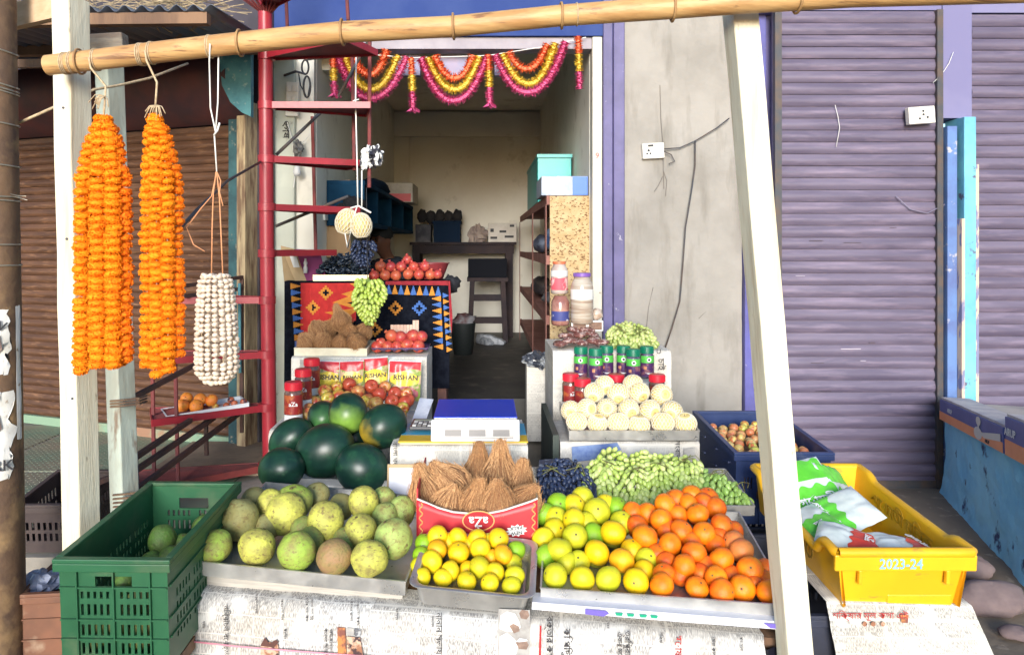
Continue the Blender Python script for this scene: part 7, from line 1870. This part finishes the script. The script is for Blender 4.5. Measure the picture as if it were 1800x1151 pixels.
def board(label, x0, y0, x1, y1, Y, root_name, n, tilt=0, m=None):
    a, b = P(x0,y1,Y), P(x1,y0,Y); r_ = thing(root_name, label, 'switchboard', 'wall sockets', loc=((a.x+b.x)/2,Y,(a.z+b.z)/2))
    MM = Matrix.Translation(((a.x+b.x)/2, Y, (a.z+b.z)/2)) @ Matrix.Rotation(R(tilt),4,'Y')
    w_, h_ = (b.x-a.x)/2, (b.z-a.z)/2
    o = MB().box((-w_,-.012,-h_), (w_,.03,h_)).build('socket_plate', m or mat('ivory switch plate', (.72,.68,.6), (.64,.6,.52), scale=12, rough=.4), r_, bevel=.004); o.matrix_basis = MM
    return r_, MM, w_, h_
s1, MM, w_, h_ = board('ivory socket and switch plate on the grey plaster wall', 1129, 252, 1167, 279, WALL_Y-.035, 'wall_socket', 1, -3)
for x, z, r_ in ((-.45,.05,.005),(-.6,-.35,.004),(-.3,-.35,.004)):
    o = MB().lathe([(r_*1.6,0),(r_*1.6,.001)], 10, M=Matrix.Translation((w_*x,-.0125,h_*z)) @ Matrix.Rotation(R(90),4,'X')).build('socket_hole', M_black, s1); o.matrix_basis = MM
o = MB().box((w_*.15,-.02,-h_*.4), (w_*.55,-.0125,h_*.4)).build('switch', mat('ivory switch plate'), s1, bevel=.002); o.matrix_basis = MM
o = MB().box((-w_*.5,-.018,h_*.55), (w_*.0,-.0125,h_*.8)).build('indicator', M_black, s1); o.matrix_basis = MM
s2, MM, w_, h_ = board('pale socket box fixed on the mauve shutter hood', 1596, 188, 1642, 218, RY-.07, 'wall_socket', 1, -4)
for x, z in ((.1,.45),(.1,.05),(-.2,-.4),(.4,-.3)):
    o = MB().lathe([(.007,0),(.007,.001)], 10, M=Matrix.Translation((w_*x,-.0125,h_*z)) @ Matrix.Rotation(R(90),4,'X')).build('socket_hole', M_black, s2); o.matrix_basis = MM
s3, MM, w_, h_ = board('yellowed switchboard with rows of switches on the pale pilaster', 503, 145, 525, 205, WALL_Y-.02, 'switchboard', 2, 2)
for i in range(3):
    for j in range(2):
        o = MB().box((-w_*.7+j*w_*.8,-.022,h_*(.6-.6*i)-.02), (-w_*.1+j*w_*.8,-.0125,h_*(.6-.6*i)+.02)).build('switch', mat('ivory switch plate'), s3, bevel=.002); o.matrix_basis = MM
wires = (([(1167,262),(1195,260),(1222,248),(1260,225),(1282,208)], 'grey cable running from the plaster wall socket to the blue pilaster', .004),
    ([(1222,248),(1222,290),(1215,340),(1205,400),(1200,470),(1195,530),(1180,580),(1168,615)], 'dark wire trailing down the plaster wall', .0045),
    ([(1166,266),(1180,272),(1186,284),(1176,288)], 'short frayed wire end by the plaster wall socket', .0035))
for q, lb, r_ in wires:
    mb = MB(); mb.tube([P(x,y,WALL_Y-.045) for x,y in q], r_, 6); tag(mb.build('wall_wire', M_darkiron, smooth=True), lb, 'wire', 'wires on the walls')
mb = MB(); mb.tube([P(x,y,RY-.03) for x,y in ((1662,240),(1675,290),(1677,330),(1660,360),(1630,375),(1600,368),(1575,345))], .003, 5); tag(mb.build('wall_wire', mat('thin grey wire', (.2,.18,.25), rough=.6), smooth=True), 'thin wire looping across the mauve shutter to the turquoise pillar', 'wire', 'wires on the walls')
mb = MB(); mb.tube([P(505,215,4.68),P(512,240,4.68),P(520,300,4.66),P(516,330,4.66)], .003, 5); mb.tube([P(545,235,4.69),P(535,248,4.69),P(520,255,4.69)], .003, 5); tag(mb.build('wall_wire', M_white_string), 'pale flex hanging down the pilaster beside the stair', 'wire', 'wires on the walls')
text('ৎগষ', .06, INK, face_cam(P(502,228,WALL_Y-.004), roll=-88), shop, 'painted_writing', bold=True)
mb = MB(); blob(mb, P(524,262,4.66), .03,.03,.05, 4, 14, 10, .6, 3); tag(mb.build('wire_coil', mat('grey wire coil', (.25,.24,.22), (.1,.1,.1), scale=40)), 'tangled coil of wire on the pale pilaster', 'wire')
for q_, lb in (([(1468,185),(1473,205),(1476,225),(1470,258)], 'pale thread hanging on the mauve shutter near the leaning post'), ([(1676,92),(1668,112),(1655,132),(1640,146)], 'pale loose thread above the socket on the mauve shutter')):
    mb = MB(); mb.tube([P(x,y,RY-.03) for x,y in q_], .0018, 5); tag(mb.build('loose_thread', M_white_string, smooth=True), lb, 'string')
# bulb under the switchboard
bl_ = MB(); c = P(522,300,4.66); bl_.lathe([(.012,.05),(.013,.03),(.02,.01),(.026,-.012),(.02,-.03),(.004,-.036)], 14, M=Matrix.Translation(c)); tag(bl_.build('light_bulb', M_white, smooth=True), 'unlit white bulb hanging beside the stair', 'bulb')

# ================================================================== FAN BOXES ON THE BLUE COUNTER
fo = mat('orange carton', (.85,.32,.13), (.8,.28,.11), scale=8, rough=.5); fnv = mat('navy carton', (.06,.08,.26), (.08,.1,.3), scale=6, rough=.45)
def fan_box(label, s0, s1, h, words, big):
    a, b = A0.lerp(A1, s0), A0.lerp(A1, s1); u = (b-a); L = u.length
    up_ = Vector((0,0,1)); M = frame(a - nrm*.05 + Vector((0,0,-.085)), u, up_)
    # x along the wall, y up, z towards the street side
    if M.col[2].xyz.dot(nrm) > 0: M = frame(b - nrm*.05 + Vector((0,0,-.085)), -u, up_)
    root = thing('fan_carton', label, 'carton', 'ceiling fan cartons on the blue counter', M=M)
    MB().box((0,.0,-.16), (L,h,0)).build('carton_body', fnv, root, local=True, bevel=.003)
    MB().box((.0,.001,.001), (L,h*.42,.0025)).build('orange_band', fo, root, local=True)
    MB().box((0,h+.0005,-.15), (L,h+.012,-.01)).build('lid_flap', mat('pale carton lid', (.6,.54,.5), (.42,.38,.4), scale=9, rough=.6), root, local=True)
    t = text(words, h*.28, M_white, TRS((L*.2,h*.62,.003)), None, 'carton_lettering', bold=True); t.parent = root
    if big:
        for cx_, cy_, rx_, ry_ in ((L*.68,h*.82,.034,.022),(L*.67,h*.3,.06,.03)):
            MB().lathe([(1,0),(1,.0008)], 20, M=TRS((cx_,cy_,.0032),(0,0,0),(rx_,ry_,1))).build('fan_print', mat('pale fan print', (.62,.58,.52), rough=.5), root, False, True)
        MB().box((L*.668,h*.3,.0031), (L*.69,h*.8,.0038)).build('fan_print', mat('pale fan print'), root, local=True)
        MB().add([(L*.68,h*.36,.0036),(L*.98,h*.72,.0036),(L*.98,h*.42,.0036),(L*.76,h*.22,.0036)], [(0,1,2,3)]).build('fan_print', mat('pale fan print'), root, local=True)
        t = text('AIRUP', h*.2, M_black, TRS((L*.8,h*.14,.0035)), None, 'carton_lettering', bold=True); t.parent = root
fan_box('navy and orange fan carton with a pictured fan at the pillar end', .06, .755, .115, 'AIRUP', True)
fan_box('navy and orange fan carton at the edge of the picture', .775, 1.0, .17, 'AIRUP', False)

# small tray of oranges on the stair tread
tray('white rimmed tray of oranges on the lower stair tread', P(293,732,3.72), P(438,708,3.92), .2, .018, .0, TRG, 'enamel_tray', mat('white enamel', (.72,.74,.76), rough=.3), .004)
for i, (px,py,r_,lb) in enumerate(((320,713,.037,'nearest the garland'),(345,714,.038,'at the front'),(352,702,.035,'in the back row'),(372,703,.035,'nearest the onions'),(328,700,.033,'behind the nearest one'))):
    o = heap_obj(CIT[i % 3], 'orange', P(px,py,3.84+.02*(i%2)+(.06 if py < 706 else 0)), r_*.95, (.85,.26,.04), random.Random(i), .95); place(scar_me, 'stem_scar', TRS((0,0,.875)), o)
    tag(o, 'orange in the stair tray, %s' % lb, 'orange', 'oranges on the stair tray')
for i, (px,py,c_,lb) in enumerate(((398,713,(.45,.12,.06),'small reddish onion at the front of the stair tray'),(412,709,(.5,.15,.08),'small reddish onion beside the dark one on the stair tray'),(406,703,(.05,.03,.05),'dark shrivelled onion at the back of the stair tray'),(428,706,(.06,.04,.06),'dark onion at the end of the stair tray'),(379,715,(.6,.5,.1),'small yellow lime on the stair tray'))):
    o = heap_obj(PLM, 'onion', P(px,py,3.92), .018, c_, random.Random(i+9)); tag(o, lb, 'onion', 'onions on the stair tray')
